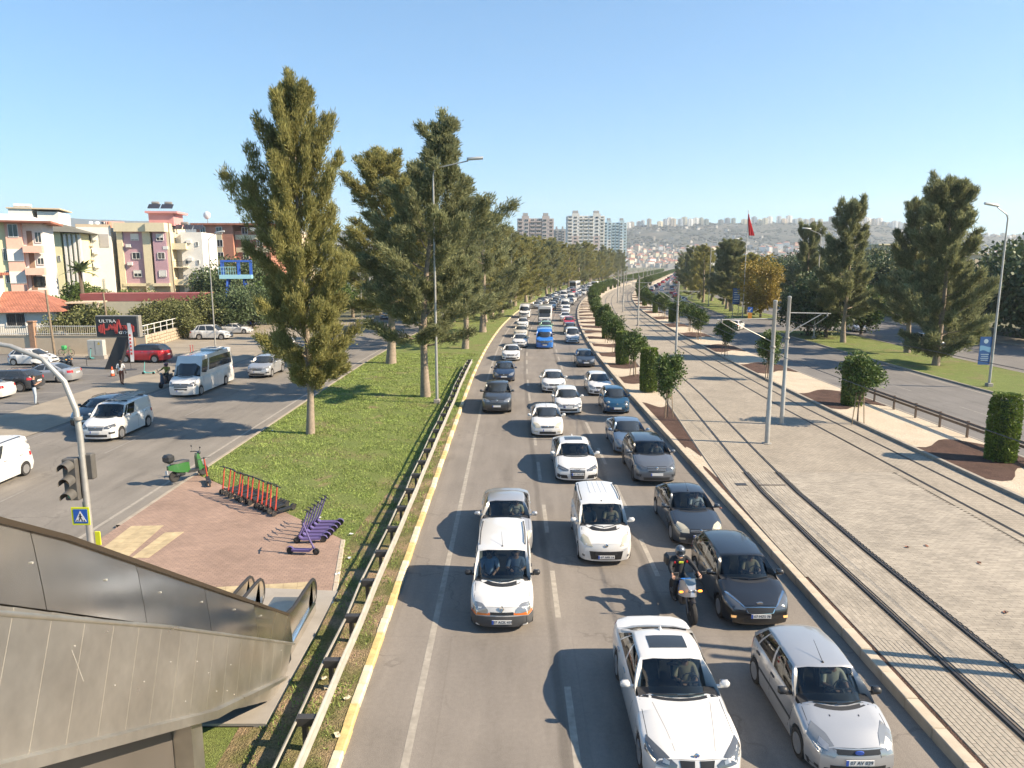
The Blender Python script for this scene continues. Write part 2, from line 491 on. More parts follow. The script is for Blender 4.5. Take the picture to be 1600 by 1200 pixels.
M_WHITE = mat('white_paint', (.76, .75, .72), .55, var=.06, vscale=3)
# ================================================================ the ground, roads, kerbs, beds
def s_list(s0, s1):
    out = [s0]; s = s0
    while s < s1-1e-6:
        st = 4.0 if s < 320 else 40.0
        if s < 45: st = 3.0
        s = min(s1, s+st); out.append(s)
    return out
def ev(f, s): return f(s) if callable(f) else f
def sweep(name, prof, s0, s1, m, smooth=0, kind='structure', parent=None, ss=None):
    """prof = (d, z) pairs swept along the road's frame; UV = metres across, metres along"""
    ss = ss or s_list(s0, s1); n = len(prof)
    vs = []; uvs = []
    for s in ss:
        acc = None
        for i, (d, z) in enumerate(prof):
            dd = ev(d, s); zz = ev(z, s)
            if i == 0: acc = dd
            else: acc += sqrt((dd-pd)**2+(zz-pz)**2)
            pd, pz = dd, zz
            vs.append(P(s, dd, zz)); uvs.append((acc, s))
    fs = [(i*n+k, i*n+k+1, (i+1)*n+k+1, (i+1)*n+k) for i in range(len(ss)-1) for k in range(n-1)]
    me = bpy.data.meshes.new(name); me.from_pydata(vs, [], fs)
    ul = me.uv_layers.new(name='UVMap')
    data = np.array([uvs[l.vertex_index] for l in me.loops], dtype=np.float32).reshape(-1)
    ul.data.foreach_set('uv', data)
    me.materials.append(m); me.update()
    o = link(name, me, parent)
    if kind and not parent: o['kind'] = kind
    return o
def strip(name, d0, d1, z, s0, s1, m, **k): return sweep(name, [(d0, z), (d1, z)], s0, s1, m, **k)
def flat(name, poly, z, m, z0=None, kind='structure'):
    b = MB()
    if z0 is None:
        b.add([(x, y, z) for x, y in poly], [tuple(range(len(poly)))])
    else: b.prism(poly, z0, z)
    o = b.build(name, m, smooth=0)
    if kind: o['kind'] = kind
    return o

flat('ground', [(-3300, -60), (4300, -60), (4300, 5300), (-3300, 5300)], -.06, M_GROUND)
strip('road', -3.3, 8.5, 0, -6, 1750, M_ROAD)
strip('road', -27, -14.4, 0, -6, 900, M_ROADL)
strip('road', 25.0, 35.6, 0, -6, 1700, M_ROADR)
strip('road', 44.6, 58.6, 0, -6, 420, M_ROADR)
strip('road', 35.6, 44.6, -.004, 101, 126, M_ROADR)
strip('sidewalk', -32.4, -27.0, .02, -6, 72, M_WALK)
strip('sidewalk', -30.5, -27.15, .10, 118, 600, M_WALK)
strip('parking_lot', -62, -32.4, .012, -6, 74, M_LOT)
strip('driveway', -48, -27.02, .016, 72, 118, M_WALK)
strip('sidewalk', 58.8, 63.5, .13, -6, 420, M_WALK)
for d, s0, s1 in ((-14.4, 24.6, 600), (35.6, -6, 103), (35.6, 125, 800), (44.45, -6, 103), (44.45, 125, 420), (58.6, -6, 420), (24.85, -6, 900), (-27.15, 118, 600)):
    sweep('kerb', [(d, -.03), (d, .12), (d+.02, .14), (d+.17, .14), (d+.19, .05)], s0, s1, M_KERBG)

# tramway: lateral position of its near edge, curves away from the road
d_pl = lerp_tab([(0, 8.86), (22, 8.86), (28, 9.0), (33, 9.35), (44, 10.3), (51, 10.9), (70, 11.9), (100, 12.8), (150, 13.2)])
d_r3 = lerp_tab([(0, 17.6), (45, 17.6), (76, 18.3), (110, 18.7)])
d_e = lambda s: d_r3(s)+2.55
d_r1 = lambda s: d_pl(s)+1.28
ZT = .25
GEO_S = 31.0
_a = NT('tram_paving_runners', .85)
_q = _a.brick(_a.vec(1, 1), .11, .22, (.355, .312, .250), (.30, .265, .212), (.16, .135, .105), .008, off=0)
_mp = None
_c = _a.scale(_q.outputs['Color'], _a.math('MULTIPLY', _a.noise(.5, .87, 1.1), _a.noise(5, .92, 1.08)))
_a.color(_c); _a.bump(_a.math('SUBTRACT', 1, _q.outputs['Fac']), .7, .012); M_TRAM2 = _a.m
near_bed = sweep('tram_paving', [(d_pl, ZT-.02), (d_e, ZT-.02)], 4, GEO_S, M_JOINT)
strip('tram_paving', d_pl, lambda s: d_r1(s)+1.8, ZT, GEO_S-.17, 700, M_TRAM2)
strip('tram_paving', lambda s: d_r1(s)+1.8, d_e, ZT, GEO_S-.17, 700, M_TRAM)
strip('tram_paving', 17.2, d_e, ZT-.001, 4, GEO_S, M_TRAM2)
# the nearest paving stones are stones: the nearest 300 single, the rest joined
def paver_mesh(name, lx, ly, h, seed):
    r = random.Random(seed); b = MB(); g = .006
    b.box((0, 0, -h/2), (lx-g, ly-g, h), bev=.006)
    b.v = [(x, y, z+r.uniform(-.0015, .0015)) for x, y, z in b.v]
    return b.mesh('paving_stone', M_PAVER, smooth=0)
_pav = []
rs = random.Random(3)
s = 9.5
for zone in (0, 1):
    lx, ly = ((.11, .22) if zone == 0 else (.22, .11))
    row = 0
    s = 9.0
    while s < GEO_S-.2:
        d0 = d_pl(s)+.02 if zone == 0 else d_r1(s)+1.8
        d1 = d_r1(s)+1.8 if zone == 0 else 17.2
        k = 0; d = d0 + (0 if zone == 0 or row % 2 else -lx/2) + lx/2 - (.11 if zone else 0)
        while d+lx/2 <= d1+.01:
            r1 = d_r1(s)
            zc = s*.986+1.6
            off = (.11 if zone == 0 and k % 2 else 0)
            if min(abs(d-r1), abs(d-r1-1.435)) > .112+lx/2:
                _pav.append((s+off, d, zone))
            d += lx; k += 1
        s += ly; row += 1
_pav.sort(key=lambda t: (t[0]**2+t[1]**2))
_vis = [t for t in _pav if G(1590, 1195).y-.4 < t[0] and t[1] < .735*(t[0]*.986+1.55)]
_first = set(_vis[:300])
_pm = {z: [paver_mesh('paving_stone', *((.11, .22) if z == 0 else (.22, .11)), .05, k+10*z) for k in range(4)] for z in (0, 1)}
rest = MB()
for t in _pav:
    s, d, z = t
    p = P(s, d, ZT+rs.uniform(-.003, .002))
    if t in _first:
        link('paving_stone', rs.choice(_pm[z]), near_bed, p)
    else:
        lx, ly = ((.052, .107) if z == 0 else (.107, .052))
        x, y, zz = p; h = .03
        rest.add([(x-lx, y-ly, zz), (x+lx, y-ly, zz), (x+lx, y+ly, zz), (x-lx, y+ly, zz), (x-lx, y-ly, zz-h), (x+lx, y-ly, zz-h), (x+lx, y+ly, zz-h), (x-lx, y+ly, zz-h)],
                 [(0, 1, 2, 3), (4, 5, 1, 0), (5, 6, 2, 1), (6, 7, 3, 2), (7, 4, 0, 3)])
rest.build('paving_stones', M_PAVER, near_bed, smooth=0, kind='stuff')

# rails: dark channel with a steel head
for fn in (d_r1, lambda s: d_r1(s)+1.435, d_r3, lambda s: d_r3(s)+1.435):
    sweep('tram_rail', [(lambda s, f=fn: f(s)-.05, ZT+.003), (lambda s, f=fn: f(s)+.085, ZT+.003)], 4, 700, M_GROOVE)
    sweep('tram_rail', [(lambda s, f=fn: f(s)-.03, ZT-.01), (lambda s, f=fn: f(s)-.03, ZT+.016), (lambda s, f=fn: f(s)+.035, ZT+.016), (lambda s, f=fn: f(s)+.035, ZT-.01)], 4, 700, M_RAIL)
    sweep('tram_rail', [(lambda s, f=fn: f(s)+.06, ZT-.01), (lambda s, f=fn: f(s)+.06, ZT+.013), (lambda s, f=fn: f(s)+.08, ZT+.013), (lambda s, f=fn: f(s)+.08, ZT-.01)], 4, 700, M_RAIL)
_p = G(1215, 758, ZT)
for w, xx in ((1.4, _p.x),):
    b = MB(); b.box((10.95, _p.y, ZT+.006), (1.28, .12, .006)); tag(b.build('drain_channel', M_GROOVE, smooth=0), 'narrow dark drain slot across the near tram track', 'drain')
_p = G(1158, 757, ZT)
r = tag(MB().box((_p.x, _p.y, ZT+.006), (.46, .34, .012)).build('manhole_cover', M_RAIL, smooth=0), 'small dark square service cover in the tram paving', 'manhole cover')

# verge between the road and the tramway: sand, mulch, clipped trees
sweep('planting_bed', [(8.78, .23), (lambda s: d_pl(s)-.07, .23)], 20, 420, M_SAND)
sweep('bed_edging', [(lambda s: d_pl(s)-.075, .2), (lambda s: d_pl(s)-.075, .262), (lambda s: d_pl(s)+.0, .262), (lambda s: d_pl(s)+.0, .2)], 20, 420, M_KERBG)
strip('soil_joint', 8.78, lambda s: d_pl(s)+.01, .232, 4, 20, M_MULCH)
def mulch(s0, s1, d0, d1, z, seed):
    r = random.Random(seed); n = 9; rows = []
    ph = r.uniform(0, 6); am = min(.9, (s1-s0)*.2)
    for k in range(n):
        t = k/(n-1)
        a = s0+am*sin(ph+t*4.2); c = s1+am*sin(ph+1.0+t*4.6)
        row = []
        for j in range(7):
            s = a+(c-a)*j/6
            dd0, dd1 = ev(d0, s), ev(d1, s)
            row.append(P(s, dd0+(dd1-dd0)*t, z))
        rows.append(row)
    o = MB().grid(rows).build('bark_mulch', M_MULCH, smooth=0); o['kind'] = 'stuff'
mulch(34.5, 46.5, 8.84, lambda s: d_pl(s)-.12, .238, 1)
mulch(23, 31, 8.80, lambda s: d_pl(s)-.1, .238, 2)
for k in range(16):
    s0 = 55.5+k*8.2
    mulch(s0, s0+3.6, 8.84, lambda s: d_pl(s)-.12, .238, 10+k)
# bed beyond the tram
sweep('kerb', [(d_e, ZT-.05), (d_e, ZT+.13), (lambda s: d_e(s)+.02, ZT+.15), (lambda s: d_e(s)+.2, ZT+.15), (lambda s: d_e(s)+.22, ZT)], 4, 700, M_KERBG)
sweep('planting_bed', [(lambda s: d_e(s)+.21, .34), (24.86, .2)], 4, 700, M_SAND)
for k in range(14):
    s0 = 15.8+k*15.2
    sweep_m = 4.9 if k < 4 else 5.5
    r = random.Random(40+k)
    n = 9; rows = []
    for i in range(n):
        t = i/(n-1)
        a = s0-.9*sin(t*6.0+.5)-1.0*(1-t); c = s0+sweep_m-1.0*sin(t*5.5+1.2)
        rows.append([P(a+(c-a)*j/6, d_e(a)+.26+(24.8-d_e(a)-.26)*t, .34+(-.14)*t*(24.8-21)/(24.86-20.4)+.012) for j in range(7)])
    o = MB().grid(rows).build('bark_mulch', M_MULCH, smooth=0); o['kind'] = 'stuff'

# kerb stones: right of the traffic, one by one near the camera
kr = sweep('kerb', [(8.5, -.02), (8.5, .24), (8.52, .255), (8.76, .255), (8.78, .2)], 62, 900, M_KERB)
ks = [MB().box((0, 0, 0), (.28, .985, .28), bev=.018).mesh('kerb_stone', M_KERB, smooth=0) for _ in range(3)]
s = 6.0; rk = random.Random(5)
while s < 62:
    o = link('kerb_stone', rk.choice(ks), kr, P(s+.5, 8.64+rk.uniform(-.008, .008), .115+rk.uniform(-.006, .006)))
    o.rotation_euler = (0, 0, -_head(s)+rk.uniform(-.004, .004)); s += 1.0
# left kerb: painted yellow and white in turn
kl = sweep('kerb', [(-3.5, .05), (-3.48, .135), (-3.33, .135), (-3.3, .12), (-3.28, -.02)], 150, 900, M_KERB)
kmy = MB().box((0, 0, 0), (.22, .74, .17), bev=.03).mesh('kerb_stone', M_KY, smooth=0)
kmw = MB().box((0, 0, 0), (.22, .74, .17), bev=.03).mesh('kerb_stone', M_KW, smooth=0)
s = 8.0; i = 0
while s < 150:
    o = link('kerb_stone', kmy if (i//2) % 2 else kmw, kl, P(s+.38, -3.4+rk.uniform(-.012, .012), .055+rk.uniform(-.01, .006)))
    o.rotation_euler = (0, 0, -_head(s)+rk.uniform(-.012, .012)); s += .75; i += 1

# painted lines
strip('lane_marking', -2.14, -1.98, .004, -6, 800, M_LINE)
M_LINEF = mat('road_paint_worn', (.215, .20, .18), .85, var=.2, vscale=4)
for d, ph in ((1.26, 1.6), (4.5, 4.2)):
    b = MB(); s = 4+ph
    while s < 260:
        rows = [[P(s+j*1.0, d-.075, .004), P(s+j*1.0, d+.075, .004)] for j in range(4)]
        b.grid(rows); s += 6.2
    o = b.build('lane_marking', M_LINE, smooth=0); o['kind'] = 'structure'
strip('lane_marking', -15.25, -15.1, .004, -6, 500, M_LINE)
strip('lane_marking', -26.6, -26.48, .004, 20, 300, M_LINEF)
strip('lane_marking', 25.5, 25.62, .004, -6, 700, M_LINE)
strip('lane_marking', 34.9, 35.03, .004, -6, 700, M_LINE)
for d in (-20.7, 30.2):
    b = MB(); s = 8
    while s < 240:
        b.grid([[P(s+j, d-.06, .004), P(s+j, d+.06, .004)] for j in range(4)]); s += 9
    o = b.build('lane_marking', M_LINEF, smooth=0); o['kind'] = 'structure'
b = MB()                                    # parking bays of the lot
for k in range(5):
    p = G(60+30*k, 640-14*k, .016)
    q = p+Vector((-6.5, -1.2, 0))
    b.grid([[q+Vector((0, -.06, 0)), p+Vector((0, -.06, 0))], [q+Vector((0, .06, 0)), p+Vector((0, .06, 0))]])
o = b.build('lane_marking', M_LINE, smooth=0); o['kind'] = 'structure'

# green island left of the traffic
strip('lawn', lerp_tab([(20, -6.6), (23.6, -6.8), (31.0, -14.0), (31.3, -14.22)]), -3.5, .115, -6, 900, M_LAWN, ss=[-6, 5, 12, 18, 20, 23.6, 26, 28.5, 31.0, 31.3]+s_list(34, 900))
strip('lawn', 35.78, 44.46, .115, -6, 103, M_LAWN)
strip('lawn', 35.78, 44.46, .115, 125, 600, M_LAWN)
sweep('kerb', [(35.6, -.03), (35.6, .14), (44.6, .14), (44.6, -.03)], 102.8, 103.05, M_KERBG)
sweep('kerb', [(35.6, -.03), (35.6, .14), (44.6, .14), (44.6, -.03)], 124.9, 125.15, M_KERBG)
strip('verge', lambda s: -5.6+max(0, s-24)*.1, -3.5, .119, 4, 44, M_VERGE)
PLAZA = [(-14.22, 23.5), (-14.22, 30.9)]+[tuple(G(*p, .14).xy) for p in ((345, 757), (392, 778), (445, 800), (536, 843), (522, 930))]
PLAZA += [(-5.3, 17.0), (-5.3, 13.2), (-9.5, 13.2), (-14.22, 15.5)]
flat('plaza', PLAZA, .14, M_PLAZA, z0=-.02)
pk = MB()
def kerb_run(b, p, q, w=.16, h=.165):
    p, q = Vector((*p, 0)), Vector((*q, 0))
    n = max(1, int((q-p).length/.8)); d = (q-p)/n
    for i in range(n):
        c = p+d*(i+.5)
        link('kerb_stone', pkm, pko, (c.x, c.y, h/2-.01)).rotation_euler = (0, 0, atan2(d.y, d.x))
pkm = MB().box((0, 0, 0), (.79, .16, .17), bev=.02).mesh('kerb_stone', M_KERB, smooth=0)
pko = empty('kerb'); pko['kind'] = 'structure'
for a_, b_ in zip(PLAZA[5:6], PLAZA[6:7]): kerb_run(pk, a_, b_)
# yellow tactile slabs let into the plaza
def tact(poly_px):
    poly = [G(*p, .14) for p in poly_px]
    a, b2, c, d = poly; nx = max(1, round((b2-a).length/.4)); ny = max(1, round((d-a).length/.4)); m = MB()
    for i in range(nx):
        for j in range(ny):
            def q(u, v): return a*(1-u)*(1-v)+b2*u*(1-v)+c*u*v+d*(1-u)*v
            e = .012
            pts = [q((i+e)/nx, (j+e)/ny), q((i+1-e)/nx, (j+e)/ny), q((i+1-e)/nx, (j+1-e)/ny), q((i+e)/nx, (j+1-e)/ny)]
            m.add([(p.x, p.y, .146) for p in pts]+[(p.x, p.y, .139) for p in pts], [(0, 1, 2, 3), (4, 5, 1, 0), (5, 6, 2, 1), (6, 7, 3, 2), (7, 4, 0, 3)])
    o = m.build('tactile_paving', M_TACT, smooth=0); o['kind'] = 'structure'
tact(((205, 822), (256, 821), (200, 870), (140, 872)))
tact(((258, 832), (288, 831), (232, 872), (205, 872)))
tact(((330, 918), (487, 909), (484, 930), (330, 946)))

# grass blades
def value_noise(x, y):
    return (np.sin(x*1.7+1.3*np.sin(y*.9))+np.sin(y*1.4+1.1*np.sin(x*1.1+2))+np.sin((x+y)*2.7+.5))/3
def in_poly(x, y, poly):
    ins = np.zeros(x.shape, bool); n = len(poly)
    for i in range(n):
        x1, y1 = poly[i]; x2, y2 = poly[(i+1) % n]
        c = ((y1 > y) != (y2 > y)) & (x < (x2-x1)*(y-y1)/((y2-y1)+1e-12)+x1)
        ins ^= c
    return ins
def grass(name, n, y0, y1, x0, x1, seed, m, h=(.035, .085), w=(.014, .03)):
    r = np.random.default_rng(seed)
    y = y0*(y1/y0)**r.random(n); x = r.uniform(x0, x1, n)
    keep = ~in_poly(x, y, PLAZA) & (x > -.735*(y*.986+1.6)) & ~((x > -9) & (x < -5.15) & (y < 19.4))
    keep &= (value_noise(x*1.3, y*1.3)+r.normal(0, .40, n)) > -.22
    for a_, c_ in zip(WP, WP[1:]):
        t_ = np.clip(((x-a_.x)*(c_.x-a_.x)+(y-a_.y)*(c_.y-a_.y))/((c_.x-a_.x)**2+(c_.y-a_.y)**2), 0, 1); dd_ = np.hypot(x-a_.x-t_*(c_.x-a_.x), y-a_.y-t_*(c_.y-a_.y)); keep &= (dd_ > .5) | (r.random(len(x)) < .55)
    ver = (x > -5.6) & (y < 30)
    keep &= ~ver | (value_noise(x*2.2+5, y*1.7) + r.normal(0, .25, n) > .05)
    x = x[keep]; y = y[keep]; n = len(x)
    hh = r.uniform(*h, n)*(.7+.5*r.random(n)); ww = r.uniform(*w, n)*np.clip(y/28, .7, 2.0); a = r.uniform(0, 2*pi, n)
    lx = r.normal(0, .035, n); ly = r.normal(0, .035, n); z = np.full(n, .112)
    v = np.stack([np.stack([x-np.cos(a)*ww, y-np.sin(a)*ww, z], 1), np.stack([x+np.cos(a)*ww, y+np.sin(a)*ww, z], 1), np.stack([x+lx, y+ly, z+hh], 1)], 1)
    o = link(name, np_mesh(name, v, 3, m)); o['kind'] = 'stuff'
M_BLADE = mat('grass_blade', (.25, .315, .085), .8, island=.4, var2=.3, v2scale=.8, transl=.3)
WP = [G(*p, .118) for p in ((452, 792), (500, 757), (545, 705), (590, 652), (628, 600), (660, 575))]
grass('grass', 230000, 9.5, 75, -14.1, -3.6, 1, M_BLADE)

# ---- hills far behind
def ridge(name, px0, px1, d0, d1, yfun, seed, m, n=90, rows=26, back=900):
    r = np.random.default_rng(seed); vs = []
    ph = r.uniform(0, 6, 12)
    for j in range(rows+3):
        for i in range(n+1):
            px = px0+(px1-px0)*i/n; u = (px-800)/FPX
            t = min(1, j/rows); D = d0+(d1-d0)*t
            zr = CAM_H+(412-yfun(px))/FPX*d1
            z = -1+ (zr+1)*(t**1.25)
            z += (sin(i*.5+ph[0]+j*.4)+sin(i*.23+ph[1]-j*.7)+sin(i*1.1+j*.9+ph[2]))*zr*.012*min(1, t*3)*(1 if t < .98 else .4)
            if j > rows: D = d1+back*(j-rows)/2; z = zr*(1-.5*(j-rows))-.5
            vs.append((u*D, D, max(z, -.05) if j > 0 else -.05))
    fs = [(j*(n+1)+i, j*(n+1)+i+1, (j+1)*(n+1)+i+1, (j+1)*(n+1)+i) for j in range(rows+2) for i in range(n)]
    me = bpy.data.meshes.new(name); me.from_pydata(vs, [], fs); me.materials.append(m)
    me.polygons.foreach_set('use_smooth', [True]*len(me.polygons))
    o = link(name, me, kind='structure'); return o
_a = NT('hill_scrub', 1)
_c = _a.mix(_a.noise(.012, 0, 1, 6, a=.42, b=.62), (.040, .046, .038), (.095, .085, .066))
_c = _a.mix(_a.noise(.05, 0, .8, 6, a=.5, b=.7), _c, (.030, .036, .028)); _a.color(_c); M_HILL = _a.m
ytab = lerp_tab([(300, 372), (700, 366), (960, 357), (1010, 353), (1130, 351), (1290, 349), (1350, 352), (1420, 360), (1480, 367), (1600, 373), (1900, 376)])
HILL = ridge('hill', 640, 1960, 1750, 2700, ytab, 4, M_HILL)
ytab2 = lerp_tab([(-200, 330), (0, 336), (60, 340), (130, 344), (330, 352), (500, 360), (760, 372)])
ridge('hill', -260, 800, 3300, 4300, ytab2, 9, M_HILL, rows=14, back=500)
def hill_z(px, t):
    zr = CAM_H+(412-ytab(px))/FPX*2700
    return -1+(zr+1)*(t**1.25)
# ================================================================ escalator in the foreground
M_INOX = NT('brushed_steel', .3)
M_INOX.b.inputs['Metallic'].default_value = .92
_f = M_INOX.math('MULTIPLY', M_INOX.noise(.7, .86, 1.1), M_INOX.noise(6, .94, 1.05, 5))
M_INOX.color(M_INOX.scale((.63, .60, .54), _f)); M_INOX.L(M_INOX.noise(1.3, .27, .40), M_INOX.b.inputs['Roughness']); M_INOX = M_INOX.m
M_INOX2 = NT('polished_steel', .2)
M_INOX2.b.inputs['Metallic'].default_value = 1
M_INOX2.color(M_INOX2.scale((.80, .76, .69), M_INOX2.noise(1.1, .85, 1.1))); M_INOX2.L(M_INOX2.noise(.5, .16, .28, 1), M_INOX2.b.inputs['Roughness']); M_INOX2.bump(M_INOX2.noise(.7, 0, 1, 0, a=0, b=1), .12, .05); M_INOX2 = M_INOX2.m
M_FRAMEW = mat('bare_metal_speck', (.60, .57, .50), .4, .5)
M_SEAM = mat('bright_seam', (.62, .58, .50), .35, .6)
M_TRIM = mat('bronze_trim', (.11, .085, .06), .4, .7)
M_HAND = mat('handrail_rubber', (.03, .028, .027), .4)
M_CONC = mat('concrete_slab', (.30, .275, .24), .85, var=.15, vscale=2, bump=.2, bscale=30)
zt = lambda y: min(8.9, 1.78+.6525*(14.9-y))
zm = lambda y: min(7.9, .54+.619*(15.7-y))
zb = lambda y: 1.77+.56*(11.2-y)
XE = -5.2
es = empty('escalator', (XE, 12, 0), 0, 'stainless steel clad escalator climbing from the red plaza towards the viewer', 'escalator')
EM = Matrix.Translation((-XE, -12, 0))
def eb(b, name, m, parent=es, **k): b.xform(EM); return b.build(name, m, parent, **k)
k = 0; y = 15.55
seam = MB()
bounds = []
while y > 3.6:
    bounds.append(y); y -= .575
def seam_pt(y):
    z0 = zm(y)-.01; t = (z0-zb(y))/(.9+.56*.43)
    return (y, z0), (y-.43*t, z0-.9*t)
for a, c in zip(bounds, bounds[1:]):
    (ya, za), (yla, zla) = seam_pt(a); (yc, zc), (ylc, zlc) = seam_pt(c)
    g = .005; b = MB()
    zla = max(zla, .16); zlc = max(zlc, .16)
    if zla < .3: yla = min(yla, ya)
    q = [(ya-g, za), (yc+g, zc), (ylc+g, zlc), (yla-g, zla)]
    b.add([(XE, y, z) for y, z in q]+[(XE-.05, y, z) for y, z in q], [(0, 1, 2, 3), (7, 6, 5, 4), (0, 4, 5, 1), (1, 5, 6, 2), (2, 6, 7, 3), (3, 7, 4, 0)])
    eb(b, 'cladding_panel', M_INOX, smooth=0)
    seam.bar((XE-.014, yc, zc), (XE-.014, ylc, zlc), .02, .02)
eb(seam, 'seam_strip', M_SEAM, smooth=0)
# truss body behind the cladding
b = MB(); rings = []
for y in (15.6, 14.6, 11.2, 7, 3.5):
    lo = max(.15, zb(y)+.03); rings.append([(XE-.06, y, lo), (XE-.06, y, zm(y)-.05), (-6.95, y, zm(y)-.05), (-6.95, y, lo)])
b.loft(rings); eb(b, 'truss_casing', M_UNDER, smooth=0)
rr2 = random.Random(12); b = MB()
for i in range(22):
    y = 3.9+11*rr2.random()**.8; z = zb(y)+.25+(zm(y)-zb(y)-.4)*rr2.random(); b.box((XE+.003, y, z), (.012, .018, .014))
for i in range(7):
    y = 6+1.3*i; b.box((XE-.03, y, zm(y)+.55), (.03, .02, .02))
eb(b, 'rivets', M_FRAMEW, smooth=0, kind='stuff')
b = MB()
for y, z, l in ((7.75, 5.0, .5),): b.bar((XE-.001, y, z), (XE-.001, y+l*.3, z-l), .007, .004, up=(1, 0, 0))
eb(b, 'scratch_mark', M_FRAMEW, smooth=0, kind='stuff')
# balustrade outer sheets
cuts = [15.6, 13.5, 11.4, 9.4, 7.4, 5.4, 3.5]
for a, c in zip(cuts, cuts[1:]):
    b = MB(); n = 5; rows = []
    for j in range(n):
        y = a-.006+(c+.006-a+.006)*j/(n-1)
        rows.append([(XE+.004, y, zm(y)+.012), (XE-.01, y, zm(y)+.25), (XE-.055, y, zm(y)+.75), (XE-.085, y, zt(y))])
    b.grid(rows); eb(b, 'balustrade_panel', M_INOX2, smooth=60)
b = MB(); b.tube([(XE-.005, y, zm(y)) for y in (15.7, 10, 3.5)], .034, 8)
eb(b, 'joint_bead', M_INOX, smooth=60)
b = MB(); b.loft([[(XE-.04, y, zt(y)-.02), (XE-.04, y, zt(y)+.05), (XE-.26, y, zt(y)+.06), (XE-.26, y, zt(y)-.02)] for y in (15.6, 12, 8, 3.5)])
eb(b, 'top_trim', M_TRIM, smooth=0)
b = MB(); b.loft([[(XE+.10, y, max(.15, zb(y)-.06)), (XE+.10, y, max(.2, zb(y)+.09)), (XE-.05, y, max(.21, zb(y)+.12)), (XE-.05, y, max(.14, zb(y)-.1))] for y in (14.9, 11.2, 3.5)])
eb(b, 'bottom_lip', M_INOX, smooth=0)
def balustrade(x, side, y_end, off):
    """inner balustrade with its handrail and rounded newel"""
    pts = [(x, y, zt(y)+.05+off) for y in (3.5, 8, 12, 14.2)]
    zl = 1.08
    yk = 15.9
    pts += [(x, 15.2, zt(15.2)+.05+off*.8), (x, yk, zl+.13), (x, yk+.5, zl+.02), (x, y_end-.5, zl), (x, y_end-.12, zl-.02)]
    R = .36
    for i in range(1, 9):
        a = pi/2-pi*i/8
        pts.append((x, y_end-.12+R*cos(a), zl-.38+R*sin(a)))
    pts += [(x, y_end-.5, zl-.74)]
    b = MB(); b.tube(pts, .045, 8); eb(b, 'handrail', M_HAND, smooth=60)
    c = [p for p in pts]
    b = MB(); low = [(p[0], p[1], max(.24, zm(min(p[1], 15.7))-.1)) for p in c[:9]]
    up = [(p[0], p[1], p[2]-.03) for p in c[:9]]
    rows = [low, up]
    b.grid([[(px-.02, py, pz) for px, py, pz in r] for r in rows]); b.grid([[(px+.02, py, pz) for px, py, pz in reversed(r)] for r in rows])
    arc = [(x, p[1], p[2]) for p in c[8:]]
    cen = (x, y_end-.5, .62)
    for sx in (-.02, .02):
        n = len(arc); b.add([(cen[0]+sx, cen[1], cen[2])]+[(p[0]+sx, p[1], p[2]) for p in arc], [(0, i+1, i+2) for i in range(n-1)])
    b.box((x, (15.4+y_end)/2-.1, .3), (.2, y_end-15.4, .32), bev=.05)
    eb(b, 'inner_balustrade', M_INOX2, smooth=40)
balustrade(-5.42, 1, 18.15, -.02)
balustrade(-6.85, -1, 18.15, -.02)
balustrade(-7.18, -1, 18.3, -.0)
for i in range(24):
    b = MB(); y = 15.6-.4*i; z = .17+max(0, .235*(i-1)); b.box((-6.13, y, z+.08), (1.1, .41, .2), bev=.01)
    b.build  # keep the builder's single path
    eb(b, 'step', M_ALUD, smooth=0)
b = MB(); b.box((-6.13, 17.5, .185), (1.2, 2.6, .05), bev=.01); eb(b, 'comb_plate', M_INOX, smooth=0)
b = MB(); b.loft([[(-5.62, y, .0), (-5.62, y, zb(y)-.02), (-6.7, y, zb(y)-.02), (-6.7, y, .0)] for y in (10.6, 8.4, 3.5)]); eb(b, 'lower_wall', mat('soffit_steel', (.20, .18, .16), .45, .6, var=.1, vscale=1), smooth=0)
b = MB(); b.loft([[(-5.30, y, z0), (-5.30, y, zb(y)-.03), (-6.75, y, zb(y)-.03), (-6.75, y, z0)] for y, z0 in ((11.0, .0), (10.62, .0))]); eb(b, 'end_bracket', M_INOX, smooth=0)
tag(flat('landing_slab', [(-5.05, 13.2), (-5.02, 19.2), (-7.9, 19.45), (-7.9, 13.2)], .2, M_CONC, z0=.0, kind=None), 'pale concrete landing slab at the foot of the escalator', 'slab', kind='structure')

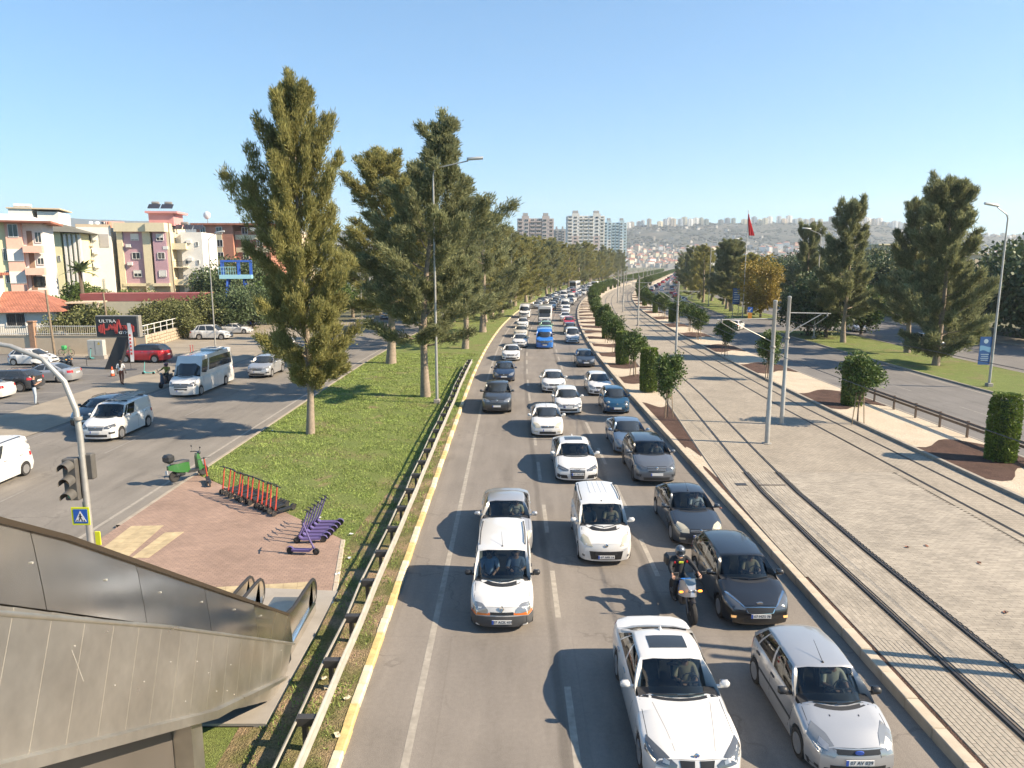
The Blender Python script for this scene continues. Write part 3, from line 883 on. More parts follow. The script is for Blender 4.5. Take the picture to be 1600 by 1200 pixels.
# ================================================================ guard rails
def guard(name, label, d_front, d_back, s0, s1, step, mfront, zc=.72, post=True):
    root = empty(name, P(s0, d_front), 0, label, 'guardrail')
    off = -P(s0, d_front)
    def place(b, nm, m, **k):
        b.xform(Matrix.Translation(off)); return b.build(nm, m, root, **k)
    ss = []; s = s0
    while s < s1: ss.append(s); s += step
    ss.append(s1)
    rs2 = random.Random(int(s0*10+d_front))
    jig = [rs2.uniform(-.02, .02) for _ in ss]
    prof = [(0, -.155), (.035, -.135), (.05, -.09), (0, -.03), (0, .03), (.05, .09), (.035, .135), (0, .155)]
    sg = 1 if d_front > d_back else -1
    b = MB(); b.grid([[P(s, d_front+sg*x+jig[i], zc+z) for x, z in prof] for i, s in enumerate(ss)])
    b.grid([[P(s, d_front+sg*(x-.012)+jig[i], zc+z) for x, z in prof] for i, s in enumerate(ss)])
    place(b, 'beam', mfront, smooth=60)
    b = MB(); b.tube([P(s, d_back+2.2*jig[i], zc+.02) for i, s in enumerate(ss)], .032, 6); place(b, 'beam', mfront, smooth=60)
    pm = MB().box((0, 0, .33), (.09, .14, .72)).mesh('post', M_DARKP, smooth=0)
    w = abs(d_front-d_back)
    bm_ = MB().box((0, 0, 0), (w-.04, .16, .19), bev=.012).mesh('spacer', M_DARKP, smooth=0)
    for s in ss:
        th = -_head(s)
        o = link('post', pm, root, P(s, (d_front+d_back)/2-.04*sg)+off); o.rotation_euler = (0, 0, th)
        o = link('spacer', bm_, root, P(s, (d_front+d_back)/2, zc+.02)+off); o.rotation_euler = (0, 0, th)
    return root
guard('guardrail', 'long weathered steel guardrail with dark posts between the lawn and the traffic', -3.78, -4.2, 8.5, 64.5, 2.02, M_BEAM)
M_RUST = mat('brown_beam_steel', (.16, .115, .085), .6, .3, var=.2, vscale=3)
gr = empty('guardrail', P(14, 24.6), 0, 'brown low guardrail along the sandy bed beside the far carriageway', 'guardrail')
off = -P(14, 24.6)
for zz in (.62, .82):
    b = MB(); b.loft([[P(s, 24.6+dx, zz+.2+dz) for dx, dz in ((-.03, -.07), (.03, -.07), (.03, .07), (-.03, .07))] for s in (10, 20, 30, 40, 50)]); b.xform(Matrix.Translation(off)); b.build('beam', M_RUST, gr, smooth=0)
pm = MB().box((0, 0, .45), (.08, .12, .95)).mesh('post', M_RUST, smooth=0)
for k in range(17): link('post', pm, gr, P(10+2.5*k, 24.66, .2)+off)

# ================================================================ trees
RN = np.random.default_rng(11)
def nrm(a): return a/np.maximum(1e-9, np.linalg.norm(a, axis=-1, keepdims=True))
def leaf_quads(c, d, L, W, r):
    """diamond leaves: c base (N,3), d direction (N,3)"""
    n = len(c); s = nrm(np.cross(d, r.normal(size=(n, 3))))
    L = L[:, None]; W = W[:, None]
    return np.stack([c, c+d*L*.5+s*W, c+d*L, c+d*L*.5-s*W], 1)
def bark(name, c): return mat(name, c, .95, var=.25, vscale=6, bump=.8, bscale=14)
M_BARK = bark('bark_grey', (.26, .21, .16)); M_BARKD = bark('bark_brown', (.13, .10, .075))
M_NEED = mat('needle_olive', (.285, .272, .098), .75, island=.35, var2=.25, v2scale=.55, transl=.45, spec=.25)
M_NEEDD = mat('needle_dark', (.225, .238, .118), .75, island=.35, var2=.25, v2scale=.55, transl=.42, spec=.25)
M_LEAF = mat('leaf_green', (.085, .130, .032), .55, island=.4, var2=.25, v2scale=.8, transl=.2, spec=.35)
M_LEAFD = mat('leaf_dark', (.080, .112, .048), .55, island=.4, var2=.25, v2scale=.5, transl=.15, spec=.35)
M_LEAFY = mat('leaf_yellow', (.27, .20, .03), .6, island=.35, var2=.3, v2scale=.6, transl=.25)
M_LEAFO = mat('leaf_olive', (.135, .145, .048), .65, island=.4, var2=.25, v2scale=.7, transl=.2)
M_HEDGE = mat('leaf_clipped', (.145, .20, .035), .6, island=.4, var2=.15, v2scale=3, transl=.15)
def plume_tree(seed, h, cb, R, prof, nl=60, tuft=46, nleaf=9, leaf=(.28, .5), lw=(.016, .032), mneedle=None, trunk_r=.3, lean=(0, 0), extra=(), ragged=.5):
    """tall tree of separate feathery plumes: trunk with limbs, tufts gathered in a plume along each limb"""
    r = np.random.default_rng(seed); rr = random.Random(seed)
    T = [Vector((lean[0]*t*t*h*.1+.15*sin(t*5+seed), lean[1]*t*t*h*.1+.12*cos(t*4+seed), h*t*.95)) for t in np.linspace(0, 1, 9)]
    T[0] = Vector((0, 0, -.05))
    tr = MB(); rad = [trunk_r*(1.35 if i == 0 else (1-.93*(i/8)**1.1)) for i in range(9)]
    tr.tube(T, rad, 10)
    def trunk_at(z):
        t = max(0, min(.999, z/(h*.95)))*8; i = int(t); return T[i].lerp(T[i+1], t-i)
    cs = []; ds = []
    limbs = [(cb+(h*.93-cb)*((i+.5)/nl)**1.08, 2.399*i+rr.uniform(-.6, .6), 1.0) for i in range(nl)]+[(h*.86, 0, 0)]+list(extra)
    lob = [rr.uniform(0, 6) for _ in range(4)]
    for i, (z, az, k) in enumerate(limbs):
        t = (z-cb)/(h-cb)
        lump = 1+ragged*.5*sin(z*1.05+2*az+lob[0])*sin(2*az+z*.45+lob[1])
        L = R*np.interp(t, np.linspace(0, 1, len(prof)), prof)*rr.uniform(1-ragged, 1+ragged*.55)*lump*(k or 1)
        L = max(L, .7)
        el = radians(6+38*t+rr.uniform(-12, 18))
        d = Vector((cos(az)*cos(el), sin(az)*cos(el), sin(el)))
        if k == 0: d = Vector((.05, 0, 1)); L = h*.15
        p = trunk_at(z); pts = [p.copy()]; n = 6
        for j in range(n):
            d = (d+Vector((rr.uniform(-.13, .13), rr.uniform(-.13, .13),   .07+.07*t))).normalized()
            p = p+d*(L/n); pts.append(p.copy())
        br = max(.012, trunk_r*.23*(1-t*.75)*min(1.2, L/2.5))
        if i % 2 == 0 or k > 1: tr.tube(pts, [br*(1-.85*j/n) for j in range(n+1)], 5)
        A = np.array([tuple(q) for q in pts]); m = int(tuft*(.35+.65*min(1.5, L/R)))
        u = r.beta(1.9, 1.15, m)*.80+.20
        f = u*n; ii = np.minimum(f.astype(int), n-1); fr = (f-ii)[:, None]
        c = A[ii]*(1-fr)+A[ii+1]*fr; dd = nrm(A[ii+1]-A[ii])
        wob = ((.165*L*np.sin(np.clip(u, .05, 1)*2.75)**.8*.62+.10))[:, None]
        c = c+nrm(r.normal(size=(m, 3)))*wob*(r.random((m, 1))**.5)*np.array([1, 1, .8])
        cs.append(c); ds.append(nrm(dd*1.0+r.normal(size=(m, 3))*.30+np.array([0, 0, .45])))
    c = np.concatenate(cs); d = np.concatenate(ds)
    C = np.repeat(c, nleaf, 0); D = np.repeat(d, nleaf, 0)
    N = len(C)
    C = C+r.normal(size=(N, 3))*.10; D = nrm(D+r.normal(size=(N, 3))*.42)
    q = leaf_quads(C, D, r.uniform(*leaf, N), r.uniform(*lw, N), r)
    return tr.mesh('trunk', M_BARK, smooth=60), np_mesh('crown', q, 4, mneedle or M_NEED)
def round_tree(seed, h, cb, R, n=2600, leaf=(.09, .16), lw=(.035, .06), m=None, trunk_r=.05, clumps=26, flat_=1.0, mb=None):
    """broad-leaved tree: leaf clumps through an uneven crown"""
    r = np.random.default_rng(seed); rr = random.Random(seed)
    tr = MB(); top = (h+cb)/2
    tr.tube([(0, 0, -.05), (.03, .02, cb*.6), (.05, -.02, cb), (.02, .03, top)], [trunk_r*1.2, trunk_r, trunk_r*.9, trunk_r*.3], 8)
    cen = np.array([0, 0, (h+cb)/2]); hz = (h-cb)/2
    dirs = nrm(r.normal(size=(clumps, 3))); rad = r.uniform(.45, .95, clumps)
    cc = cen+dirs*rad[:, None]*np.array([R, R, hz*flat_])
    for i in range(min(10, clumps)):
        p = Vector(cc[i]); tr.tube([(0.04, 0, cb*.9), (Vector((0, 0, cb)).lerp(p, .5))+Vector((0, 0, .1)), p], [trunk_r*.5, trunk_r*.3, trunk_r*.12], 5)
    k = r.integers(0, clumps, n); cr = R*.42
    off = nrm(r.normal(size=(n, 3)))*(cr*r.random(n)**.45)[:, None]
    C = cc[k]+off; D = nrm(off*1.4/cr+r.normal(size=(n, 3))*.6+np.array([0, 0, .15]))
    q = leaf_quads(C, D, r.uniform(*leaf, n), r.uniform(*lw, n), r)
    return tr.mesh('trunk', mb or M_BARKD, smooth=60), np_mesh('crown', q, 4, m or M_LEAF)
def column_bush(seed, h, w, n=7000, taper=.92):
    r = np.random.default_rng(seed)
    z = r.random(n)*h; a = r.uniform(0, 2*pi, n); rx = w/2*np.where(z > h*.86, np.sqrt(np.clip(1-((z-h*.86)/(h*.15))**2, .02, 1)), 1)*(taper+(1-taper)*np.sin(z/h*pi))
    # rounded square plan
    c, s = np.cos(a), np.sin(a); k = 1/np.power(np.abs(c)**3.2+np.abs(s)**3.2, 1/3.2)
    dep = 1-.16*r.random(n)**2
    x = c*k*rx*dep; y = s*k*rx*dep
    topn = int(n*.12); z[:topn] = h*(.97+.03*r.random(topn)); x[:topn] *= r.random(topn)**.5; y[:topn] *= r.random(topn)**.5
    C = np.stack([x, y, z+.06], 1); D = nrm(np.stack([c, s, .5+r.normal(0, .4, n)], 1)+r.normal(size=(n, 3))*.5)
    q = leaf_quads(C, D, r.uniform(.08, .15, n), r.uniform(.034, .056, n), r)
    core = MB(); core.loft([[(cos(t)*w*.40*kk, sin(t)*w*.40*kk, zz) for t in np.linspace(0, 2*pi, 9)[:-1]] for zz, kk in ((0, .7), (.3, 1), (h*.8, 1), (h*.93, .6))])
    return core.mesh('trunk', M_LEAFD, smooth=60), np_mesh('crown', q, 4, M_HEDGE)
def plant(name, meshes, loc, label, cat='tree', group=None, rz=0.0, sc=1.0):
    t = empty(name, loc, rz, label, cat, group, sc)
    link('trunk', meshes[0], t); link('crown', meshes[1], t)
    return t
PR1 = [.50, .85, 1.0, 1.0, .97, .92, .86, .76, .60, .38, .14]
PR2 = [.70, 1.0, 1.0, .95, .9, .85, .8, .72, .52, .34, .15]
PR3 = [.75, 1.0, 1.0, .95, .95, .85, .80, .66, .5, .3, .12]
big1 = plume_tree(1, 18.9, 2.4, 3.7, PR1, nl=140, tuft=92, nleaf=16, leaf=(.22, .42), lw=(.016, .032), trunk_r=.25, ragged=.52, extra=((8.6, 2.6, 1.75), (9.2, 2.4, 1.65), (9.8, 2.8, 1.55), (10.5, 2.55, 1.5), (9.5, 2.3, 1.7), (11, 2.6, 1.4)))
big2 = plume_tree(2, 19.2, 4.4, 4.0, PR2, nl=90, tuft=82, nleaf=14, leaf=(.24, .44), lw=(.017, .034), trunk_r=.26)
big3 = plume_tree(3, 19.3, 3.6, 4.1, PR3, nl=100, tuft=84, nleaf=14, leaf=(.24, .44), lw=(.017, .034), trunk_r=.24, lean=(.7, 0), mneedle=M_NEEDD)
big4 = plume_tree(4, 18.5, 3.2, 3.6, [.8, 1, .95, .85, .75, .62, .5, .5, .42, .30, .14], nl=70, tuft=64, nleaf=12, mneedle=M_NEEDD)
row1 = plume_tree(5, 16.5, 1.6, 4.3, [.7, .95, 1, 1, .95, .92, .85, .8, .66, .45, .2], nl=54, tuft=56, nleaf=9, leaf=(.36, .62), lw=(.026, .05))
row2 = plume_tree(6, 15.5, 1.4, 4.6, [.75, .95, 1, 1, .98, .92, .9, .8, .7, .55, .3], nl=50, tuft=58, nleaf=9, leaf=(.36, .62), lw=(.026, .05), mneedle=M_NEEDD)
row3 = plume_tree(7, 17.5, 2.4, 4.0, PR2, nl=54, tuft=54, nleaf=9, leaf=(.36, .62), lw=(.026, .05), mneedle=M_NEEDD)
big5 = row1
plant('pine_tree', big1, G(485, 678, .1), 'tallest feathery olive green tree, alone in front on the lawn', group='feathery trees on the green island', rz=.4, sc=(.76, .76, 1.0))
plant('pine_tree', big2, G(611, 568, .1), 'thick ridged trunk tree on the lawn right of the tallest one', group='feathery trees on the green island', rz=1.9, sc=(1.55, 1.5, 1.02))
plant('pine_tree', big3, G(665, 620, .1), 'dark feathery tree on the lawn just left of the street lamp', group='feathery trees on the green island', rz=.2, sc=(1.2, 1.2, 1.0))
plant('pine_tree', big4, G(727, 545, .1), 'slimmer dark tree on the lawn behind the tall street lamp', group='feathery trees on the green island', rz=2.6, sc=1.05)
rt = random.Random(21)
lab = 'feathery dark green tree in the long row between the two carriageways'
for k in range(34):
    s = 88+k*12.5
    for dd in (-12.2, -5.8):
        if s < 92 and dd > -8: continue
        p = P(s+rt.uniform(-3, 3), dd+rt.uniform(-1, 1), .1)
        if k > 14 and dd < -8: p = P(s, dd-3, .1)
        z_ = rt.uniform(.86, 1.12); plant('pine_tree', rt.choice((row1, row2, row3, row2, row1, row2)), p, lab, group='trees in the row between the carriageways', rz=rt.uniform(0, 6), sc=(rt.uniform(1.1, 1.4), rt.uniform(1.1, 1.4), z_))
for k in range(22):
    s = 126+k*11
    plant('pine_tree', rt.choice((row1, row2, row2)), P(s, -31.5+rt.uniform(-1.5, 1.5), 0), 'feathery tree beyond the left side road, part of a dense belt', group='trees beyond the left side road', rz=rt.uniform(0, 6), sc=rt.uniform(.72, .95))
# right-hand trees
rt1 = plume_tree(31, 16.2, 2.9, 4.2, [.6, .9, 1, .95, .85, .8, .72, .7, .62, .40, .15], nl=80, tuft=80, nleaf=12, mneedle=M_NEEDD, leaf=(.34, .6), lw=(.022, .042), trunk_r=.28, ragged=.6)
rt3 = plume_tree(33, 16.6, .5, 4.4, [.7, .85, 1, 1, .95, .9, .85, .8, .62, .45, .2], nl=110, tuft=84, nleaf=12, mneedle=M_NEEDD, leaf=(.34, .6), lw=(.022, .042), trunk_r=.28, ragged=.6)
plant('pine_tree', rt1, G(1317, 535, .1), 'slender feathery tree with bare pale trunk on the right lawn', rz=.5)
plant('pine_tree', rt1, G(1417, 551, .1), 'left one of the two tall trees standing close together on the right lawn', rz=2.8, sc=.95)
plant('pine_tree', rt3, G(1462, 571, .1), 'tall tree with foliage down to the grass, beside the right street lamp', rz=1.1)
dec1 = round_tree(41, 8.5, 1.3, 4.3, 9000, (.28, .5), (.11, .19), M_LEAFD, .22, 48)
dec2 = round_tree(42, 7.5, 1.0, 3.6, 7000, (.26, .45), (.10, .18), M_LEAF, .2, 40)
dec3 = round_tree(43, 5.0, .6, 2.9, 5000, (.22, .4), (.09, .15), M_LEAFO, .12, 34)
dec4 = round_tree(44, 9.5, 2.0, 4.2, 9000, (.28, .5), (.11, .19), M_LEAFO, .22, 44)
yel = round_tree(45, 11.5, .8, 3.6, 8000, (.3, .5), (.1, .18), M_LEAFY, .2, 44)
plant('broadleaf_tree', dec1, G(1290, 527, .1), 'dense dark round tree on the right lawn left of the bare trunk', rz=.3)
plant('broadleaf_tree', dec1, G(1262, 524, .1), 'dark round tree on the right lawn beside the road opening', rz=2.3, sc=.85)
plant('broadleaf_tree', dec2, G(1345, 522, .1), 'smaller glossy green tree behind the slender trunk on the right lawn', rz=.3, sc=.85)
plant('pine_tree', rt1, P(112, 43, 0), 'narrow dark tree rising behind the dark round trees on the right', rz=4.1, sc=.92)
plant('yellow_tree', yel, G(1188, 496, .1), 'yellowing autumn tree at the end of the far lawn', rz=.8)
for k in range(24):
    s = 138+k*8.5
    plant('pine_tree', rt.choice([rt1, row1, row2, row2]), P(s, 40+rt.uniform(-2, 2.2), .1), 'feathery tree in the row on the far right lawn', group='trees on the far right lawn', rz=rt.uniform(0, 6), sc=(1.05, 1.05, rt.uniform(.6, .9)))
for i, (s, d, m, sc, lb) in enumerate(((89, 63.2, dec1, 1.42, 'dark broad tree at the right edge beyond the side road'), (97, 66.5, dec1, 1.4, 'large dark tree behind the right street lamp beyond the side road'),
        (76, 66, dec1, 1.15, 'olive broad tree beyond the side road between the lawn trees'), (104, 62, dec2, .8, 'rounded green tree beyond the side road near the pale kiosk'), (116, 70, dec1, .95, 'dark tree beyond the side road behind the slender trunk'),
        (124, 66, dec4, 1.2, 'broad olive tree beyond the side road near the junction'), (100, 71, dec1, 1.5, 'tall dark tree deep behind the right side road'), (140, 72, dec1, 1.3, 'dark tree behind the junction on the right'), (158, 66, dec2, 1.3, 'green tree far along the right side road'), (106, 74, dec1, 1.4, 'rearmost dark tree at the right edge of the view'))):
    plant('broadleaf_tree', m, P(s, d, 0), lb, rz=rt.uniform(0, 6), sc=sc)
for k in range(24):
    plant('broadleaf_tree', rt.choice([dec1, dec1, dec2]), P(128+k*8.5, 63+rt.uniform(0, 9), 0), 'dark broadleaf tree in the belt beyond the right side road', group='dark belt beyond the right side road', rz=rt.uniform(0, 6), sc=rt.uniform(1.0, 1.45))
for k in range(26):
    plant('broadleaf_tree', rt.choice([dec1, dec2, dec4]), P(170+k*16+rt.uniform(-5, 5), rt.uniform(64, 120), 0), 'green tree in the distant belt beyond the right carriageway', group='distant trees right', rz=rt.uniform(0, 6), sc=rt.uniform(.9, 1.5))
for k in range(30):
    plant('broadleaf_tree', rt.choice([dec1, dec2, dec4]), P(300+k*18+rt.uniform(-5, 5), rt.uniform(-75, -34), 0), 'green tree in the distant belt beyond the left carriageway', group='distant trees left', rz=rt.uniform(0, 6), sc=rt.uniform(.9, 1.5))
# clipped trees of the two beds
M_STAKE = mat('wood_stake', (.30, .22, .14), .9, var=.2, vscale=8)
st = [round_tree(51+i, 4.0, 1.3, 1.0, 4600, (.10, .18), (.04, .07), M_LEAF, .035, 44) for i in range(3)]
cb_ = [column_bush(61+i, 3.15, 1.12) for i in range(2)]
stake_m = MB()
for a in (0, 2.1, 4.2):
    stake_m.tube([(.34*cos(a), .34*sin(a), -.05), (.2*cos(a), .2*sin(a), 1.75)], .028, 6)
for i in range(3):
    a, c = 2.1*i, 2.1*(i+1); stake_m.bar((.24*cos(a), .24*sin(a), 1.25), (.24*cos(c), .24*sin(c), 1.25), .05, .03)
stake_m = stake_m.mesh('stake_frame', M_STAKE, smooth=40)
def small_tree(p, label, group=None, sc=1.0, stakes=True):
    t = plant('citrus_tree', rt.choice(st), p, label, 'tree', group, rt.uniform(0, 6), (sc*rt.uniform(.92, 1.08), sc*rt.uniform(.92, 1.08), sc))
    if stakes: link('stake_frame', stake_m, t)
    return t
def col_bush(p, label, group=None, sc=1.0): return plant('clipped_shrub', rt.choice(cb_), p, label, 'shrub', group, rt.uniform(0, .3), sc)
small_tree(G(1043, 652, .23), 'nearest staked round tree in the bed beside the traffic')
col_bush(G(1013, 612, .23), 'clipped rectangular shrub beside the nearest staked tree, left of the tram')
small_tree(G(990, 588, .23), 'second staked tree in the bed beside the traffic, behind the clipped shrub')
col_bush(G(972, 569, .23), 'narrow clipped shrub behind the second staked tree beside the traffic', sc=.95)
small_tree(G(961, 551, .23), 'third staked tree in the bed beside the traffic')
for k in range(40):
    s = 84+k*5.9+rt.uniform(-.8, .8); p = P(s, d_pl(s)-1.5+rt.uniform(-.3, .3), .23)
    if k % 3 == 1: col_bush(p, 'clipped shrub in the long planted row between traffic and tramway', 'clipped shrubs along the tramway', rt.uniform(.75, 1.0))
    else: small_tree(p, 'round tree in the long planted row between traffic and tramway', 'round trees left of the tramway', rt.uniform(.82, 1.1), k < 6)
col_bush(G(1562, 720, .25), 'clipped shrub at the right edge on dark mulch', sc=1.0)
small_tree(G(1340, 661, .3), 'staked round tree on sand beside a clipped shrub, right of the tramway', sc=1.05)
col_bush(G(1330, 634, .25), 'clipped shrub right behind the staked tree on the sandy bed')
small_tree(G(1199, 593, .3), 'round staked tree seen between the two tall tram poles')
small_tree(G(1132, 557, .3), 'round staked tree left of the tram poles on the right bed')
small_tree(G(1091, 531, .3), 'staked round tree on the right bed right of the centre tram pole')
for k in range(30):
    s = 100+k*7.6+rt.uniform(-1, 1); p = P(s, 23.2+rt.uniform(-.3, .3), .28)
    if k % 3 == 2: col_bush(p, 'clipped shrub in the row right of the tramway', 'clipped shrubs right of the tramway', rt.uniform(.75, 1.0))
    else: small_tree(p, 'round tree in the row right of the tramway', 'round trees right of the tramway', rt.uniform(.8, 1.1), k < 4)
for k in range(70):
    for d in (d_pl(320)-1.6, 23.4):
        plant('citrus_tree', st[k % 3], P(322+k*6.5, d, .23), 'round tree far along the tramway', 'tree', 'far round trees along the tramway', rt.uniform(0, 6), 1.05)
# ================================================================ street lamps, tram poles, signs
M_LAMPH = mat('lamp_head_grey', (.55, .55, .53), .4, .2)
def lamp(p, h, arm, side, label, group, thin=.10):
    r = empty('street_lamp', p, 0, label, 'street lamp', group)
    MB().tube([(0, 0, -.05), (0, 0, .5), (0, 0, h*.98), (side*.12, 0, h)], [thin*1.15, thin, thin*.6, thin*.5], 8).build('pole', M_STEEL, r, smooth=60)
    MB().tube([(0, 0, h-.1), (side*.25, 0, h+.1), (side*arm, 0, h+.55)], [thin*.5, thin*.45, thin*.4], 6).build('arm', M_STEEL, r, smooth=60)
    MB().loft([[(side*x, y*w, h+.5+.075*x/arm*2+dz) for y, dz in ((-1, 0), (-.8, .1), (.8, .1), (1, 0), (.6, -.07), (-.6, -.07))] for x, w in ((arm-.1, .07), (arm+.1, .16), (arm+.6, .19), (arm+.95, .12))]).build('lamp_head', M_LAMPH, r, smooth=40)
    MB().box((0, 0, .14), (.42, .42, .28), bev=.03).build('base', M_CONC, r)
    return r
lamp(G(683, 630, .1), 15.4, 2.3, 1, 'tall street lamp on the lawn in front of the dark feathery trees', 'street lamps on the green island')
for k in range(9):
    lamp(P(100+48*k, -5.2, .1), 15.4, 2.3, 1, 'street lamp standing farther along the green island among the trees', 'street lamps on the green island')
lamp(G(1545, 604, .1), 13.0, .9, -1, 'leaning right street lamp carrying a blue banner, nearest on the right lawn', 'street lamps on the right lawn')
for k in range(10):
    lamp(P(92+37*k, 37.6, .1), 13.0, 1.4, -1, 'street lamp farther along the right lawn', 'street lamps on the right lawn')
lamp(G(337, 545, 0), 12.2, .9, 1, 'slender lamp post behind the white minibus', None, .085)
for k in range(5):
    lamp(P(122+40*k, -29, 0), 12.2, 1.2, 1, 'lamp post on the far pavement of the left side road', 'lamp posts on the left pavement', .085)
def tram_pole(p, arms, label, group, brace=True):
    r = empty('tram_pole', p, 0, label, 'tram pole', group)
    MB().lathe([(.125, -.05), (.125, 2.2), (.108, 2.25), (.10, 7.3), (.11, 7.32), (.11, 7.42), (.02, 7.45)], 12).build('pole', M_STEEL, r, smooth=40)
    MB().lathe([(.26, 0), (.26, .03), (.17, .05)], 12).build('base_plate', M_GALVD, r)
    MB().lathe([(.135, 5.0), (.15, 5.02), (.15, 5.1), (.135, 5.12)], 12).build('clamp', M_GALVD, r)
    for a in arms:
        b = MB(); b.tube([(0, 0, 6.5), (a, 0, 6.45)], .035, 6)
        b.tube([(0, 0, 5.3), (a*.78, 0, 6.42)], .025, 6); b.build('bracket_arm', M_STEEL, r, smooth=60)
        b = MB(); b.lathe([(.05, 6.3), (.05, 6.5)], 8, c=(a*.92, 0, 0)); b.tube([(a*.92, 0, 6.3), (a*.6, 0, 5.75)], .018, 5); b.build('insulator', M_GALVD, r)
    return r
gp = 'poles of the tram overhead line'
tram_pole(G(1198, 693, ZT), (-2.9,), 'nearest tram pole, left one of the close pair on the paving', gp)
tram_pole(G(1221, 663, ZT), (2.4,), 'right one of the close pair of tram poles, arm pointing right', gp)
tram_pole(Vector((13.5, 14.9, ZT)), (), 'tram pole of the pair just right of the view', gp)
tram_pole(Vector((15.7, 14.0, ZT)), (), 'second tram pole of the pair just right of the view', gp)
tram_pole(G(1056, 553, ZT), (-2.2, 2.2), 'single centre tram pole with arms to both sides, beyond the close pair', gp)
for k in range(12):
    s = 108+32*k; tram_pole(P(s, (d_r1(s)+d_r3(s)+1.435)/2+.1, ZT), (-2.0, 2.0), 'centre tram pole farther along the curving tramway', gp)
# overhead wires
wires = []
for fn, nm in ((lambda s: d_r1(s)+.72, 'near'), (lambda s: d_r3(s)+.72, 'far')):
    b = MB(); b.tube([P(s, fn(s), 5.75) for s in s_list(4, 300)], .012, 4, cap=False); tag(b.build('contact_wire', M_DARKP, smooth=0), 'thin overhead wire above the %s tram track' % nm, 'wire')

# traffic light on its curved mast
M_TLB = mat('signal_housing', (.085, .080, .072), .6, var=.15, vscale=5)
M_TR = mat('lens_red', (.16, .03, .025), .25, coat=.5); M_TA = mat('lens_amber', (.22, .11, .03), .25, coat=.5); M_TG = mat('lens_green', (.02, .30, .20), .25, coat=.5)
q = Vector((-12.25, 19.6, .14))
tl = empty('traffic_light', q, 0, 'traffic light with three visors on a pale curved mast over the side road', 'traffic light')
mast = [(0, 0, -.05), (-.02, .05, 4.6), (-.06, .05, 5.3), (-.30, .05, 6.1), (-.85, .05, 6.75), (-1.7, .05, 7.1), (-3.2, .05, 7.35), (-6.0, .05, 7.6)]
MB().tube(mast, [.10, .085, .08, .075, .07, .065, .06, .05], 12).build('mast', M_STEEL, tl, smooth=60)
MB().lathe([(.095, 5.0), (.115, 5.02), (.115, 5.08), (.095, 5.1)], 12).build('clamp', M_GALVD, tl)
MB().box((-.30, -.02, 3.30), (.40, .30, 1.22), bev=.03).build('signal_housing', M_TLB, tl)
MB().box((.12, .16, 3.62), (.24, .22, .75), bev=.03).build('signal_housing', M_TLB, tl)
for z, m in ((3.72, M_TR), (3.30, M_TA), (2.88, M_TG)):
    MB().lathe([(.001, -.19), (.10, -.185), (.135, -.17), (.135, -.15)], 16, 'Y', (-.30, 0, z)).build('lens', m, tl, smooth=50)
    b = MB(); rows = []
    for yy, zz in ((-.17, 0), (-.32, -.02), (-.47, -.05)):
        rows.append([(-.30+.165*cos(a), yy, z+zz+.165*sin(a)) for a in np.linspace(-.35, pi+.35, 11)])
    b.grid(rows); b.grid([[(x*.985-.0045, y, zq-.006) for x, y, zq in reversed(r)] for r in rows]); b.build('visor', M_TLB, tl, smooth=60)
MB().box((-.05, .02, 2.3), (.12, .1, .6)).build('bracket', M_GALVD, tl)
M_SY = mat('sign_yellow_green', (.62, .66, .02), .5); M_SB = mat('sign_blue', (.015, .10, .42), .5); M_SW = mat('sign_white', (.72, .72, .70), .5); M_SI = mat('sign_ink', (.02, .015, .015), .6)
sg = empty('crossing_sign', q+Vector((-.12, -.14, 2.22)), 0, 'blue pedestrian crossing sign with yellow green border below the traffic light', 'sign', None, .84)
MB().box((0, 0, 0), (.62, .02, .64), bev=.008).build('sign_border', M_SY, sg)
MB().box((0, -.013, 0), (.48, .01, .50), bev=.004).build('sign_field', M_SB, sg)
MB().add([(-.20, -.022, -.19), (.20, -.022, -.19), (0, -.022, .19), (-.20, -.016, -.19), (.20, -.016, -.19), (0, -.016, .19)], [(0, 1, 2), (0, 3, 4, 1), (1, 4, 5, 2), (2, 5, 3, 0)]).build('white_triangle', M_SW, sg, smooth=0)
b = MB(); b.ball((0, -.025, .075), .026, 8, (1, .2, 1))
for p0, p1, w in (((0, .05), (-.01, -.05), .042), ((0, -.04), (-.05, -.125), .026), ((0, -.04), (.05, -.125), .026), ((0, .03), (.055, -.02), .02), ((0, .03), (-.055, -.02), .02)):
    b.bar((p0[0], -.025, p0[1]), (p1[0], -.025, p1[1]), w, .006, up=(0, 1, 0))
for x in (-.12, -.05, .05, .12): b.bar((x*.9, -.025, -.13), (x*1.2, -.025, -.175), .03, .005, up=(0, 1, 0))
b.build('walking_figure', M_SI, sg, smooth=0)
tag(MB().box((q.x+.2, q.y+.04, 1.62), (.16, .03, .42), bev=.01).build('backing_plate', M_SY), 'small yellow plate on the mast below the crossing sign', 'plate')

